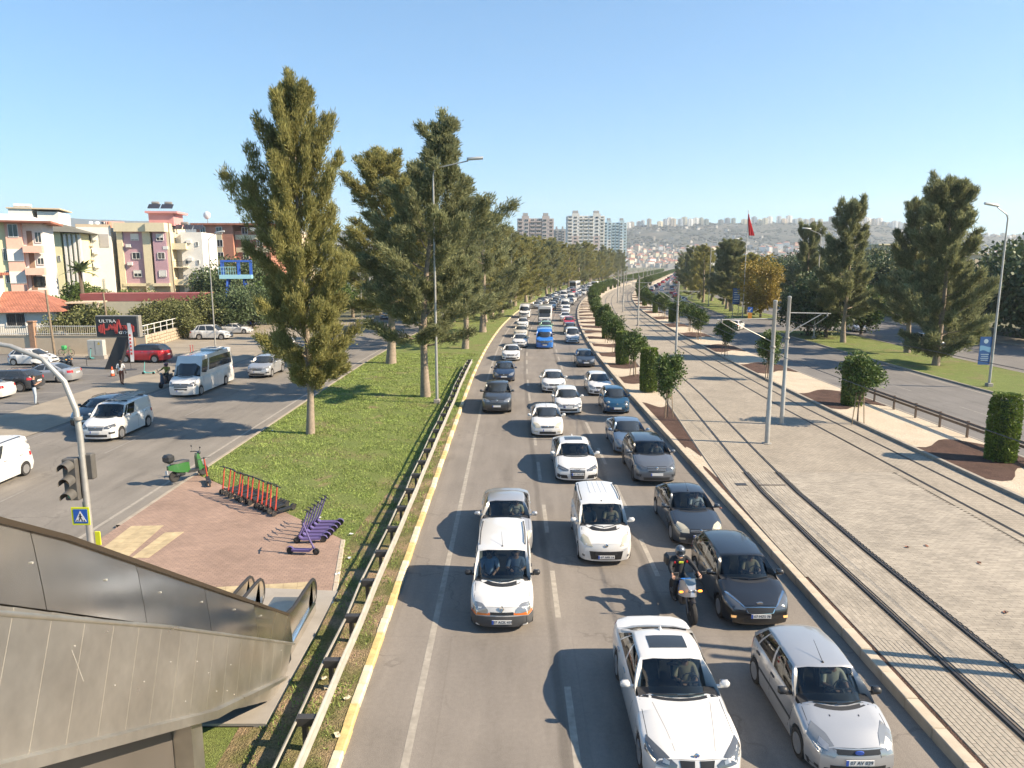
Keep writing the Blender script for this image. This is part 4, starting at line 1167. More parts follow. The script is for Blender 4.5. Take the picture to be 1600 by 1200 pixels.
# blue banner, information signs, flag
M_BAN = mat('banner_blue', (.02, .085, .24), .6); M_BANW = mat('banner_pale', (.38, .48, .55), .6); M_SKYB = mat('banner_sky', (.16, .33, .48), .6)
def banner(p, w, h, label):
    r = empty('banner', p, 0, label, 'banner')
    MB().box((0, 0, 0), (w, .03, h)).build('board', M_BAN, r, smooth=0)
    b = MB(); rows = []
    for i in range(9):
        t = i/8; rows.append([(-w*.48+w*.96*t, -.02, -.02*h+.04*h*sin(t*5)), (-w*.48+w*.96*t, -.02, .16*h+.03*h*sin(t*4+1))])
    b.grid(rows); b.build('picture_band', M_SKYB, r, smooth=0)
    b = MB()
    for i in range(4): b.box((0, -.021, -.13*h-.07*h*i), (w*(.7-.1*(i % 2)), .004, .022*h))
    b.build('lettering_bands', M_BANW, r, smooth=0, kind='stuff'); MB().lathe([(.001, -.022), (.09*h*.9, -.021), (.09*h*.9, -.018)], 16, 'Y', (0, 0, .34*h)).build('emblem', M_BANW, r, smooth=0)
    MB().bar((w/2-.02, 0, h*.47), (w/2+.25, 0, h*.47), .03, .03).build('bracket', M_GALVD, r); MB().bar((w/2-.02, 0, -h*.47), (w/2+.25, 0, -h*.47), .03, .03).build('bracket', M_GALVD, r)
lp = G(1545, 604, .1)
banner(Vector((lp.x-.62, lp.y-.02, 2.9)), .9, 2.15, 'blue printed banner on the nearest right street lamp')
r = empty('information_sign', P(133, 37.2, .1), 0, 'blue information board on two posts at the end of the far lawn', 'sign')
MB().box((0, 0, 3.6), (1.3, .06, 2.9)).build('board', M_BAN, r, smooth=0)
b = MB()
for i in range(6): b.box((0, -.034, 4.7-.42*i), (.95, .006, .1))
b.build('lettering_bands', M_BANW, r, smooth=0, kind='stuff')
for x in (-.5, .5): MB().tube([(x, .06, -.05), (x, .06, 5)], .05, 6).build('post', M_STEEL, r)
r = empty('direction_sign', G(1171, 502, .14), 0, 'small blue keep-right disc above a yellow marker at the lawn end', 'sign')
MB().tube([(0, 0, -.05), (0, 0, 2.4)], .035, 6).build('post', M_STEEL, r)
MB().box((0, -.05, 1.9), (.85, .03, .85), bev=.01).build('board', M_SB, r); MB().box((0, -.05, .85), (.65, .03, 1.1), bev=.01).build('marker', mat('marker_amber', (.55, .24, .03), .5), r)
b = MB(); b.bar((0.2, -.07, 2.1), (-.18, -.07, 1.7), .1, .01, up=(0, 1, 0)); b.bar((-.2, -.07, 1.92), (-.2, -.07, 1.68), .09, .01, up=(0, 1, 0)); b.bar((-.22, -.07, 1.68), (.04, -.07, 1.68), .09, .01, up=(0, 1, 0)); b.build('arrow', M_SW, r, smooth=0)
r = empty('flagpole', P(146, 41.3, 0), 0, 'tall flagpole rising above the yellow tree', 'flagpole')
MB().tube([(0, 0, -.05), (0, 0, 19.6)], [.11, .05], 8).build('pole', M_STEEL, r); MB().ball((0, 0, 19.65), .12, 8).build('finial', M_STEEL, r)
b = MB(); rows = []
for i in range(12):
    t = i/11; w = .22+.95*t
    rows.append([(.06+w*u*.95+.3*t*t, .16*sin(u*9+t*3), 19.2-4.3*t-.6*u*(1-t)) for u in np.linspace(0, 1, 9)])
b.grid(rows); o = b.build('flag', mat('flag_red', (.62, .025, .03), .7, transl=.3), smooth=80); o.location = P(146, 41.3, 0); tag(o, 'red flag hanging slack from the tall flagpole', 'flag')

# ================================================================ buildings
def wallm(n, c, v=.06): return mat('render_'+n, c, .9, var=v, vscale=.5, var2=.05, v2scale=3)
W_WHITE = wallm('white', (.70, .68, .63)); W_CREAM = wallm('cream', (.66, .58, .40)); W_LILAC = wallm('lilac', (.47, .30, .345)); W_SALM = wallm('salmon', (.66, .40, .32))
W_YEL = wallm('yellow', (.68, .64, .40)); W_BRICK = wallm('brick', (.44, .20, .135), .12); W_GREY = wallm('grey', (.38, .36, .34)); W_PINK = wallm('pink', (.55, .26, .25)); W_BEIGE = wallm('beige', (.52, .42, .30))
W_BLUE = wallm('pale_blue', (.50, .60, .63)); W_MAUVE = wallm('mauve', (.52, .43, .39))
M_TILE = NT('roof_tiles', .85); _q = M_TILE.brick(M_TILE.vec(1, 1, 'Object'), .3, .28, (.42, .17, .105), (.35, .14, .09), (.18, .075, .055), .03); M_TILE.color(M_TILE.scale(_q.outputs[0], M_TILE.noise(1, .8, 1.2))); M_TILE.bump(M_TILE.math('SUBTRACT', 1, _q.outputs['Fac']), .6, .05); M_TILE = M_TILE.m
M_SLATE = mat('roof_grey_green', (.13, .125, .10), .9, var=.15, vscale=1)
M_AWN = mat('awning_red_sheet', (.29, .085, .08), .6, var=.12, vscale=1)
M_FRAME = mat('window_frame_white', (.70, .69, .66), .5); M_RAILM = mat('balcony_railing', (.09, .09, .095), .5, .4)
M_PANEL = mat('solar_panel', (.05, .055, .07), .2, .3); M_TANK = mat('water_tank_white', (.74, .74, .72), .4); M_SHUT = mat('shutter_white', (.66, .65, .62), .7); M_CURT = mat('curtain_brown', (.24, .16, .11), .9)
_wm = {}
def window(root, x, y, z, w, h, ry=0.0, shut=0.0, kind=M_WIN):
    """frame with a pane and, where drawn, a roller shutter; faces -Y before ry"""
    k = (round(w, 2), round(h, 2), round(shut, 1), kind.name)
    if k not in _wm:
        f = MB(); t = min(.08, w*.1)
        for c, s in (((0, 0, h/2), (w, .10, t)), ((0, 0, -h/2), (w+.08, .14, t)), ((-w/2, 0, 0), (t, .10, h)), ((w/2, 0, 0), (t, .10, h)), ((0, 0.01, 0), (t*.8, .06, h))): f.box(c, s)
        p = MB().box((0, .01, 0), (w-.02, .03, h-.02))
        s_ = MB().box((0, -.012, h/2*(1-shut)), (w-.06, .03, h*shut-.03)) if shut else None
        _wm[k] = (f.mesh('window_frame', M_FRAME, 0), p.mesh('pane', kind, 0), s_.mesh('shutter', M_SHUT, 0) if s_ else None)
    f, p, s_ = _wm[k]
    o = link('window', f, root, (x, y, z)); o.rotation_euler = (0, 0, ry)
    link('pane', p, o)
    if s_: link('shutter', s_, o)
    return o
def balcony(root, x, y, z, w, d, wall, rail=False, ry=0.0):
    b = MB(); b.box((0, -d/2, -.08), (w, d, .16))
    if not rail:
        b.box((0, -d+.06, .45), (w, .12, .9)); b.box((-w/2+.06, -d/2, .45), (.12, d-.26, .9)); b.box((w/2-.06, -d/2, .45), (.12, d-.26, .9))
    o = b.build('balcony', wall, root, smooth=0, loc=(x, y, z)); o.rotation_euler = (0, 0, ry)
    if rail:
        b = MB(); b.box((0, -d+.04, .95), (w, .05, .05)); n = max(4, int(w/.28))
        for i in range(n+1): b.box((-w/2+w*i/n, -d+.04, .45), (.025, .025, .95))
        b.build('railing', M_RAILM, o, smooth=0)
    return o
def bld(name, px, D, yaw, label, cat='building'):
    return empty(name, ((px-800)/FPX*D, D, 0), yaw, label, cat)
def part(root, name, m, *boxes, **k):
    b = MB()
    for c, s in boxes: b.box(c, s)
    return b.build(name, m, root, smooth=0, **k)
zy = lambda py, D: CAM_H+(412-py)/FPX*D      # height of a picture row at distance D

# salmon and yellow block with balconies (left edge)
D = 98; k = D/FPX
B = bld('apartment_block', 15, D, .42, 'salmon and yellow apartment block with white bands and balconies at the left edge')
B.scale = (.84, .84, 1)
H_ = zy(350, D)
part(B, 'wall', W_YEL, ((-2.2, 5, H_/2), (6.2, 10, H_)))
part(B, 'bay', W_SALM, ((2.0, 4.6, H_/2), (2.2, 10, H_)))
part(B, 'bay', W_WHITE, ((4.5, 5.6, H_/2), (2.9, 10, H_)))
for i, py in enumerate((386, 420, 454)):
    z = zy(py, D)
    part(B, 'spandrel', W_WHITE, ((2.0, -.46, z-1.15), (2.24, .16, 1.6)))
    part(B, 'balcony', W_SALM, ((4.55, -.75, z-.35), (2.6, 1.7, .95)))
    part(B, 'balcony_door', M_CURT, ((4.0, .56, z+1.1), (.75, .08, 2.1)))
    window(B, 5.2, .5, z+1.3, .9, 1.4, shut=.4 if i == 1 else 0)
part(B, 'balcony_glazing', M_GLASSD, ((5.0, -1.5, zy(440, D)), (1.5, .05, 1.5)))
for x in (-4, -1.7, 2.0): window(B, x, -.06 if x < 1.5 else -.45, zy(362, D), 1.3, 1.7)
for py in (398, 432): window(B, .55, -.06, zy(py, D), .55, 1.6); window(B, -3.2, -.06, zy(py, D), 1.3, 1.5)
part(B, 'roof', M_TILE, ((1.0, 4, H_+.12), (13.2, 12.5, .25)))
MB().loft([[(-6, -2, H_+.25), (7.4, -2, H_+.25), (7.4, 10, H_+.25), (-6, 10, H_+.25)], [(-4, 3, H_+1.3), (3, 3, H_+1.3), (3, 5, H_+1.3), (-4, 5, H_+1.3)]]).build('roof', W_WHITE, B, smooth=0)
# white slab behind
D = 142; B = bld('apartment_block', 72, D, .35, 'tall blank white slab block standing behind the yellow gable house')
H_ = zy(330, D); part(B, 'wall', W_WHITE, ((-2.3, 5, H_/2), (3.9, 10, H_)), ((2.2, 5.5, H_/2-.2), (3.6, 10, H_-.4)))
part(B, 'roof', W_BEIGE, ((0, 5, H_+.12), (9.0, 10.6, .25))); window(B, -2.6, -.06, zy(341, D), .7, .35); window(B, -1.2, -.06, zy(343, D), .3, .5)
for x in (-3.2, -2.2, -1.3): MB().lathe([(.3, -.55), (.32, -.5), (.32, .5), (.3, .55)], 10, 'X', (x, 2, H_+.75)).build('water_tank', M_TANK, B)
# yellow gabled block
D = 118; B = bld('apartment_block', 99, D, .22, 'yellow block with a grey hipped roof left of the palm tree')
H_ = zy(362, D); part(B, 'wall', W_YEL, ((-.9, 5, H_/2), (3.6, 10, H_)), ((2.3, 3.5, H_/2-.2), (2.5, 6, H_-.4)))
part(B, 'buttress', W_WHITE, ((-2.0, -.3, H_/2-1.5), (1.7, .6, H_-3)), *[((1.5+.7*i, .2, H_/2-.3), (.35, .5, H_-.6)) for i in range(4)])
MB().loft([[(-7, -1.3, H_+.05), (5, -1.3, H_-.35), (5, 11, H_-.35), (-7, 11, H_+.05)], [(-4.4, 4, H_+1.9), (-.5, 4, H_+1.3), (-.5, 5.5, H_+1.3), (-4.4, 5.5, H_+1.9)]]).build('roof', M_SLATE, B, smooth=0)
window(B, 1.2, .35, zy(402, D), .35, .8); window(B, .45, -.06, zy(404, D), .35, .9)
# white block with balconies
D = 124; B = bld('apartment_block', 160, D, .3, 'white block with small balconies and water drums on its roof')
H_ = zy(357, D); part(B, 'wall', W_WHITE, ((0, 5, H_/2), (5.2, 10, H_))); part(B, 'shade_panel', W_GREY, ((1.5, -.04, zy(377, D)), (1.4, .08, 2.2)))
for py in (375, 396, 417):
    z = zy(py, D); window(B, -1.2, -.06, z, 1.5, 1.35, kind=M_WIN); balcony(B, -1.2, 0, z-1.1, 1.9, .6, W_BEIGE, True); part(B, 'air_conditioner', M_SHUT, ((.1, -.2, z), (.55, .35, .4)))
for x, m in ((-1.0, M_TANK), (.0, M_TANK), (1.9, W_BRICK), (1.0, M_ALUD)): MB().lathe([(.35, 0), (.37, .05), (.37, 1.0), (.3, 1.1)], 10, 'Z', (x, 3, H_)).build('water_tank', m, B)
part(B, 'parapet', W_BEIGE, ((0, .1, H_+.25), (5.3, .2, .5)))
# beige balconies between the blocks
D = 130; B = bld('apartment_block', 191, D, .3, 'narrow beige facade with laundry balconies left of the lilac block')
H_ = zy(357, D); part(B, 'wall', W_CREAM, ((0, 5, H_/2), (3.6, 10, H_))); part(B, 'parapet', W_SALM, ((0, .1, H_+.5), (3.6, .25, 1)))
for py in (377, 399, 428): z = zy(py, D); window(B, .3, -.06, z, 2.0, 1.7, kind=M_WIN); balcony(B, .3, 0, z-1.2, 2.6, .8, W_CREAM, True)
# lilac block
D = 126; B = bld('apartment_block', 246, D, .12, 'lilac and cream apartment block with solar panels above its roof')
H_ = zy(364, D); zg = zy(444, D)
part(B, 'wall', W_LILAC, ((-2.7, 5, (H_+zg)/2), (3.6, 10, H_-zg)), ((1.6, 4.6, (H_+zg)/2), (2.2, 10, H_-zg)))
part(B, 'wall', W_CREAM, ((-5.0, 5, H_/2), (.95, 10.5, H_)), ((-.55, 4.9, H_/2), (1.3, 10.5, H_)), ((3.0, 5, H_/2), (.5, 10.4, H_)))
part(B, 'parapet', W_CREAM, ((-2.8, 4.6, H_+.75), (5.6, 10.9, 1.5)), ((1.3, 4.2, H_+.75), (3.1, 11, 1.5))); part(B, 'string_course', W_CREAM, ((-2.7, -.1, zg), (4.5, .5, .5)), ((1.4, -.4, zg), (2.8, .5, .5)))
part(B, 'ground_floor', W_BEIGE, ((-1.2, 5.4, zg/2), (8.3, 10, zg-.4)))
part(B, 'wall', W_WHITE, ((6.3, 6.2, H_/2-.2), (3.6, 9, H_+.5)), ((4.2, 7.6, H_/2-.2), (2.0, 9, H_)))
for i, py in enumerate((372, 400, 427)):
    z = zy(py, D); window(B, -2.55, -.06, z, 1.25, 1.1, shut=(.9, .0, .5)[i]); window(B, 1.75, -.46, z, 1.15, 1.1, shut=(.6, .0, .9)[i])
    balcony(B, 4.3, 2.6, z-1.9, 2.6, 2.0, W_CREAM, i == 1); part(B, 'balcony_door', M_WIN, ((4.5, 3.06, z-.4), (.8, .06, 1.8)))
    for x in (5.3, 7.2): window(B, x, 1.65, z-1.1, .4, .7)
part(B, 'stair_head', W_PINK, ((1.2, 5, H_+2.3), (4.2, 5, 2.2)), ((1.4, 5, H_+3.5), (5.4, 6, .35)))
for x in (-.2, 2.0): o = MB().box((0, 0, 0), (2.0, 1.2, .08)).build('solar_panel', M_PANEL, B, loc=(x, 3.6, H_+4.6)); o.rotation_euler = (.7, 0, 0)
for x in (3.6, 5.4, 7.2): o = MB().box((0, 0, 0), (1.6, 1.2, .08)).build('solar_panel', M_PANEL, B, loc=(x, 3.2, H_+1.0)); o.rotation_euler = (.7, 0, 0)
for x in (-.2, 2.0, 4.5): MB().lathe([(.27, -.6), (.3, -.5), (.3, .5), (.27, .6)], 10, 'X', (x, 4.4, H_+(5.2 if x < 3 else 1.7))).build('water_tank', M_GALVD, B)
part(B, 'rail_post', M_RAILM, *[((3.3+.5*i, 1.8, H_+.9), (.05, .05, 1.2)) for i in range(10)])
for x, py in ((-3.6, 385), (-3.6, 412), (2.5, 388), (5.9, 378), (5.9, 405)): part(B, 'air_conditioner', M_SHUT, ((x, -.25 if x < 3 else 1.5, zy(py, D)), (.8, .4, .55)))
# brick block
D = 152; B = bld('apartment_block', 345, D, 0, 'orange brick apartment block half hidden by the tallest tree')
H_ = zy(354, D); part(B, 'wall', W_BRICK, ((0, 5, H_/2), (7.6, 10, H_)), ((7.5, 6, H_/2-.6), (7.4, 10, H_-1.2)))
for py in (362, 381, 400): part(B, 'band', W_CREAM, ((-1, -.06, zy(py+10, D)), (5, .14, 1.0)), ((7.5, .9, zy(py+10, D)), (7, .3, 1.0))); window(B, -2.4, -.08, zy(py, D), 1.0, 1.5); window(B, 1.0, -.08, zy(py, D), 1.2, 1.4); window(B, 6, .94, zy(py, D), 1.2, 1.4); window(B, 9, .94, zy(py, D), 1.2, 1.4)
part(B, 'roof', M_TILE, ((3.5, 5, H_+.2), (16.5, 11, .4))); MB().ball((-2.6, 3, H_+2.2), .8, 10, (1, .5, 1)).build('satellite_dish', M_TANK, B); part(B, 'dish_mast', M_STEEL, ((-2.6, 3.2, H_+1), (.1, .1, 2)))
# pale blocks further along behind the trees
for px, D, w, top, m, lb in ((575, 210, 20, 372, W_WHITE, 'white block glimpsed between the two front trees'), (440, 175, 12, 366, W_BEIGE, 'beige block hidden behind the tallest tree'), (395, 230, 16, 362, W_WHITE, 'distant pale block left of the tallest tree')):
    B = bld('apartment_block', px, D, 0, lb); H_ = zy(top, D); part(B, 'wall', m, ((0, 5, H_/2), (w, 10, H_))); part(B, 'parapet', W_WHITE, ((0, 5, H_+.3), (w+.4, 10.4, .6)))
    for fl in range(int(H_/3.1)):
        for x in range(int(w/4)): window(B, -w/2+2+4*x, -.06, 1.8+3.1*fl, 1.5, 1.4)
# tiled house and neighbours
D = 82; B = bld('house', 48, D, .3, 'low white house with an orange tiled hip roof behind the garden wall')
k = D/FPX; zr = zy(486, D)
part(B, 'wall', W_WHITE, ((-.4, 4, zr/2), (6.2, 8, zr))); window(B, -1.4, -.06, zy(498, D), 1.9, 1.5, kind=M_WIN); part(B, 'window_bars', M_RAILM, *[((-2.2+.2*i, -.14, zy(498, D)), (.03, .03, 1.5)) for i in range(9)])
part(B, 'side_window', M_WIN, ((2.72, 2, zy(497, D)), (.06, 1.4, 1.2)))
MB().loft([[(-4.2, -.9, zr), (3.6, -.9, zr), (3.6, 8.8, zr), (-4.2, 8.8, zr)], [(-3.5, 3.6, zy(456, D)), (-.3, 3.6, zy(456, D)), (-.3, 4.4, zy(456, D)), (-3.5, 4.4, zy(456, D))]]).build('roof', M_TILE, B, smooth=0)
part(B, 'annex', W_WHITE, ((-5.3, 2, zy(430, D)/2), (3.6, 4, zy(430, D)))); part(B, 'roof', M_TILE, ((-5.3, 2, zy(430, D)+.15), (4.6, 5, .3))); window(B, -4.6, -.06, zy(450, D), .7, 1.6)
part(B, 'porch_slab', W_BEIGE, ((5.2, 3, zy(474, D)), (3.6, 4, .15)), ((6.8, 1.2, zy(474, D)/2), (.15, .15, zy(474, D))))
D = 104; B = bld('shed', 228, D, .12, 'long low shed with a dark red sheet roof in front of the lilac block')
part(B, 'roof', M_AWN, ((0, 0, zy(463.5, D)), (17.3, .12, 1.1)), ((0, 2, zy(458, D)), (17.3, 4, .1))); part(B, 'post', M_STEEL, *[((-8+3.2*i, .4, zy(468, D)/2), (.12, .12, zy(468, D))) for i in range(6)]); part(B, 'wall', W_GREY, ((0, 3.8, 2), (17, .2, 4)))
part(B, 'canopy', mat('canvas_turquoise', (.16, .45, .52), .7), ((-2.6, -.6, zy(472, D)), (1.6, 1.2, .2)))
o = part(None, 'garden_wall', W_CREAM, (((185-800)/FPX*97, 97, 2.2), (9.5, .3, 4.4))); tag(o, 'cream garden wall below the red shed roof', 'wall')
D = 135; B = bld('gabled_shed', 372, D, 0, 'small pale gabled shed below the blue lifting frame'); z = zy(452, D)
part(B, 'wall', W_WHITE, ((0, 3, z/2), (6, 6, z))); MB().loft([[(-3.3, -.3, z), (3.3, -.3, z), (3.3, 6.3, z), (-3.3, 6.3, z)], [(-.1, -.3, z+1.2), (.1, -.3, z+1.2), (.1, 6.3, z+1.2), (-.1, 6.3, z+1.2)]]).build('roof', M_SLATE, B, smooth=0)
# blue lifting frame
M_BLUE = mat('frame_blue', (.03, .10, .42), .5); M_TURQ = mat('rail_turquoise', (.28, .52, .60), .5)
D = 112; B = bld('lifting_frame', 373, D, .25, 'blue steel viewing platform on splayed legs behind the trees', 'platform')
z0 = zy(432, D); z1 = zy(408, D)
b = MB()
for x in (-1.6, 1.5):
    for y in (0, 2.2): b.bar((x*1.25, y*1.2-.2, 0), (x*.75, y, z0), .28, .28)
b.build('leg', M_BLUE, B, smooth=0); b = MB()
for x in (-2, .4, 2.2):
    for y in (0, 2.2): b.bar((x, y, z0), (x, y, z1), .22, .22)
for y in (0, 2.2): b.bar((-2.1, y, z1), (2.3, y, z1), .3, .3)
for x in (-2, 2.2): b.bar((x, 0, z1), (x, 2.2, z1), .25, .25)
b.build('frame', M_BLUE, B, smooth=0)
part(B, 'deck', M_TURQ, ((0, 1, z0), (4.7, 2.8, .6))); part(B, 'railing', M_TURQ, *[((-2.4+.35*i, -.3, z0+.9), (.05, .05, 1.2)) for i in range(8)], ((-1.2, -.3, z0+1.5), (2.6, .06, .08)), ((-1.2, -.3, z0+.9), (2.6, .05, .05)))
# boundary walls of the parking lot
M_STONE = mat('rubble_wall', (.36, .30, .22), .95, var=.25, vscale=2.5, bump=.7, bscale=5)
M_PKT = mat('picket_cream', (.42, .37, .28), .6)
wl = empty('boundary_wall', (-58, 75.5, 0), 0, 'rendered lot wall with white picket railing and brick piers, behind parked cars', 'wall')
part(wl, 'wall', W_BEIGE, ((9.5, 0, .95), (19, .3, 1.9))); part(wl, 'coping', M_KERB, ((9.5, 0, 1.95), (19, .4, .1)))
M_PIER = mat('brick_pier', (.33, .20, .13), .9, var=.2, vscale=6)
for x in (7.0, 17.6): part(wl, 'pier', M_PIER, ((x, 0, 1.7), (.55, .55, 3.4)), ((x, 0, 3.45), (.7, .7, .12)))
pk_m = MB().box((0, 0, 0), (.06, .04, 1.0)).mesh('picket', M_PKT, 0)
for i in range(84): link('picket', pk_m, wl, (.2+.225*i, 0, 2.52))
part(wl, 'railing', M_FRAME, ((9.5, 0, 2.95), (19, .05, .06)), ((9.5, 0, 2.15), (19, .05, .06)))
a, c = G(222, 547), G(347, 508)
wl = empty('stone_wall', a, atan2(c.y-a.y, c.x-a.x), 'rubble stone wall with pipe railing rising beside the driveway', 'wall'); Lw = (c-a).length
rr_ = random.Random(8); sm = [MB().box((0, 0, 0), (.62, .42, .36), bev=.06).mesh('stone', M_STONE, 0), MB().box((0, 0, 0), (.9, .42, .36), bev=.07).mesh('stone', M_STONE, 0)]
part(wl, 'wall', M_STONE, ((Lw/2, .05, .75), (Lw, .3, 1.5)))
for row in range(4):
    x = rr_.uniform(0, .4)
    while x < Lw-.5:
        i = rr_.randint(0, 1); link('stone', sm[i], wl, (x+.4, rr_.uniform(-.02, .03), .19+.37*row)).scale = (1, 1, rr_.uniform(.9, 1.0)); x += (.65, .93)[i]
part(wl, 'railing', M_FRAME, ((Lw/2, 0, 2.65), (Lw, .07, .07)), ((Lw/2, 0, 2.1), (Lw, .05, .05)), *[((i*2.1, 0, 2.05), (.07, .07, 1.2)) for i in range(int(Lw/2.1)+1)])
# utility cabinet, wooden poles
r = empty('utility_cabinet', G(153, 561), 0, 'grey utility cabinet standing in front of the lot wall', 'cabinet')
MB().box((0, 0, 1.15), (1.55, .6, 1.6), bev=.03).build('cabinet', mat('cabinet_grey', (.40, .40, .37), .6, var=.1), r); part(r, 'plinth', M_CONC, ((0, 0, .18), (1.7, .7, .36))); part(r, 'door_seam', M_DARKP, ((0, -.305, 1.15), (.02, .01, 1.4)))
MB().add([(.25, -.306, 1.5), (.55, -.306, 1.5), (.4, -.306, 1.76)], [(0, 1, 2)]).build('warning_triangle', mat('warning_yellow', (.6, .42, .02), .5), r, smooth=0)
M_WOOD = bark('pole_wood', (.20, .155, .11))
for px, py, top, lb in ((86, 556, 452, 'leaning wooden pole in front of the tiled house'), (173, 545, 457, 'wooden pole beside the black sign'), (277, 500, 350, 'thin wooden pole before the lilac block')):
    p = G(px, py); zc = p.y; h = zy(top, zc); tag(MB().tube([(p.x, p.y, -.05), (p.x-.25, p.y, h)], [.14, .09], 8).build('wooden_pole', M_WOOD, smooth=60), lb, 'pole')
# garden trees behind the wall
gl = [(150, 505, 80, dec3, .88, 'olive bush behind the picket railing beside the leaning pole'), (95, 520, 79, dec3, .70, 'low olive bush in front of the tiled house'), (125, 500, 86, dec3, .9, 'green citrus bush right of the tiled house'), (135, 440, 112, dec2, .88, 'bushy green tree under the yellow block'),
      (200, 450, 112, dec2, .72, 'green tree in front of the beige facade'), (235, 455, 114, dec3, .95, 'green bush below the lilac block'), (238, 485, 92, dec3, .84, 'bright bush above the driveway wall'), (268, 480, 94, dec4, .52, 'greyish olive tree above the driveway wall'),
      (292, 490, 92, dec3, .80, 'green bush behind the driveway railing'), (320, 490, 98, dec3, .98, 'round bush above the parked off-road car'), (365, 480, 100, dec1, .70, 'dark tree at the end of the driveway'), (345, 420, 128, dec1, 1.05, 'dark tree right of the lilac block'), (395, 480, 106, dec1, .75, 'dark tree under the blue platform'),
      (385, 430, 148, dec1, 1.3, 'tall dark tree behind the blue platform'), (100, 470, 100, dec2, .66, 'green tree behind the tiled roof'), (165, 470, 108, dec3, .95, 'green bush over the cream wall'), (425, 470, 112, dec2, 1.0, 'tree behind the tallest tree beside the left road'), (460, 465, 120, dec1, .95, 'dark tree beyond the left road near the tallest tree'), (520, 470, 118, dec2, 1.0, 'green tree beyond the left road between the front trees')]
for px, py, D, m, sc, lb in gl:
    plant('garden_tree', m, ((px-800)/FPX*D, D, 0), lb, rz=rt.uniform(0, 6), sc=sc)
# palm
p = Vector(((133-800)/FPX*108, 108, 0)); r = empty('palm_tree', p, 0, 'palm tree with spiky crown in front of the yellow block', 'palm tree')
MB().tube([(0, 0, 0), (.1, 0, 4), (0, 0, 8.3)], [.35, .28, .25], 8).build('trunk', M_BARKD, r)
fm = MB(); rows = []
for i in range(7): t = i/6; w = .38*sin(pi*min(1, t*.95+.08)); x = 2.7*t; z = 1.1*t-1.5*t*t; rows.append([(x, -w, z-.25*w), (x, 0, z), (x, w, z-.25*w)])
fm.grid(rows); fm = fm.mesh('frond', M_LEAFD, 0)
for i in range(26): o = link('frond', fm, r, (0, 0, 8.2)); o.rotation_euler = (0, -rt.uniform(-.2, 1.1), 2.4*i); o.scale = (rt.uniform(.8, 1.1),)*3
# right side: kiosk, pink blocks
r = empty('kiosk', P(123, 64.5, .1), -.06, 'small grey green kiosk beyond the side road behind the slender trunk', 'kiosk'); part(r, 'wall', W_GREY, ((0, 1.2, 1.4), (3.4, 2.4, 2.8))); part(r, 'roof', M_SLATE, ((0, 1.2, 2.9), (4, 3, .2))); window(r, .6, -.06, 1.6, 1.2, 1.2)
r = empty('service_box', P(119, 61.5, .13), 0, 'low white box on the pavement beside the kiosk', 'box'); MB().box((0, 0, .45), (1.1, .6, .9), bev=.03).build('casing', M_SHUT, r); part(r, 'base', M_CONC, ((0, 0, .04), (1.2, .7, .08)))
for px, D, w, top, lb in ((1400, 230, 17, 384, 'pale pink apartment block seen between the right lawn trees'), (1325, 260, 8, 375, 'narrow cream block above the dark round trees'), (1545, 250, 20, 398, 'pale pink block at the far right behind the tall tree')):
    B = bld('apartment_block', px, D, .1, lb); H_ = zy(top, D); part(B, 'wall', W_BEIGE, ((-w*.25, 5, H_/2), (w*.5, 10, H_)), ((w*.25, 4.5, H_/2-.7), (w*.5-.01, 10, H_-1.4))); part(B, 'parapet', W_CREAM, ((0, 4.8, H_+.2), (w+.3, 11, .4)))
    for fl in range(int(H_/3.1)):
        for x in range(int(w/3)): window(B, -w/2+1.5+3*x, -.06 if x < w/6 else -.56, H_-2.2-3.1*fl, 1.2, 1.5)
# distant towers
def tower(px, D, w, top, wall, wall2, label, floors, cols, dep=16):
    B = bld('apartment_tower', px, D, 0, label, 'tower block'); H_ = zy(top, D)
    part(B, 'wall', wall, ((0, dep/2, H_/2), (w, dep, H_)))
    for sg in (-1, 1): part(B, 'bay', wall, ((sg*w*.28, -.6, H_/2+1), (w*.2, 1.2, H_+2)))
    for sg in (-1, 1): part(B, 'panel', wall2, ((sg*w*.28, -1.25, H_*.52), (w*.2-.5, .1, H_*.28)))
    part(B, 'roof_block', W_GREY, ((-w*.28, 4, H_+3), (w*.14, 5, 3)), ((w*.28, 4, H_+3), (w*.14, 5, 3)))
    fh = H_/floors
    for f in range(2, floors):
        z = f*fh+fh*.5
        for c in range(cols):
            x = -w/2+w*(c+.5)/cols; inb = abs(abs(x)-w*.28) < w*.1
            window(B, x, -1.3 if inb else -.1, z, w/cols*.55, fh*.5)
            if not inb: balcony(B, x, -.02, z-fh*.42, w/cols*.85, 1.3, wall)
    return B
tower(913, 640, 33, 340, W_WHITE, W_MAUVE, 'tall cream white tower block rising above the tree row', 17, 7)
tower(836, 600, 30, 344, W_MAUVE, W_BEIGE, 'brownish tower block left of the white tower', 15, 6)
tower(958, 760, 24, 350, W_BLUE, W_WHITE, 'pale blue tower block right of the white tower', 17, 6)
tower(873, 800, 12, 362, W_GREY, W_BLUE, 'narrow grey tower in the gap left of the white tower', 16, 3)
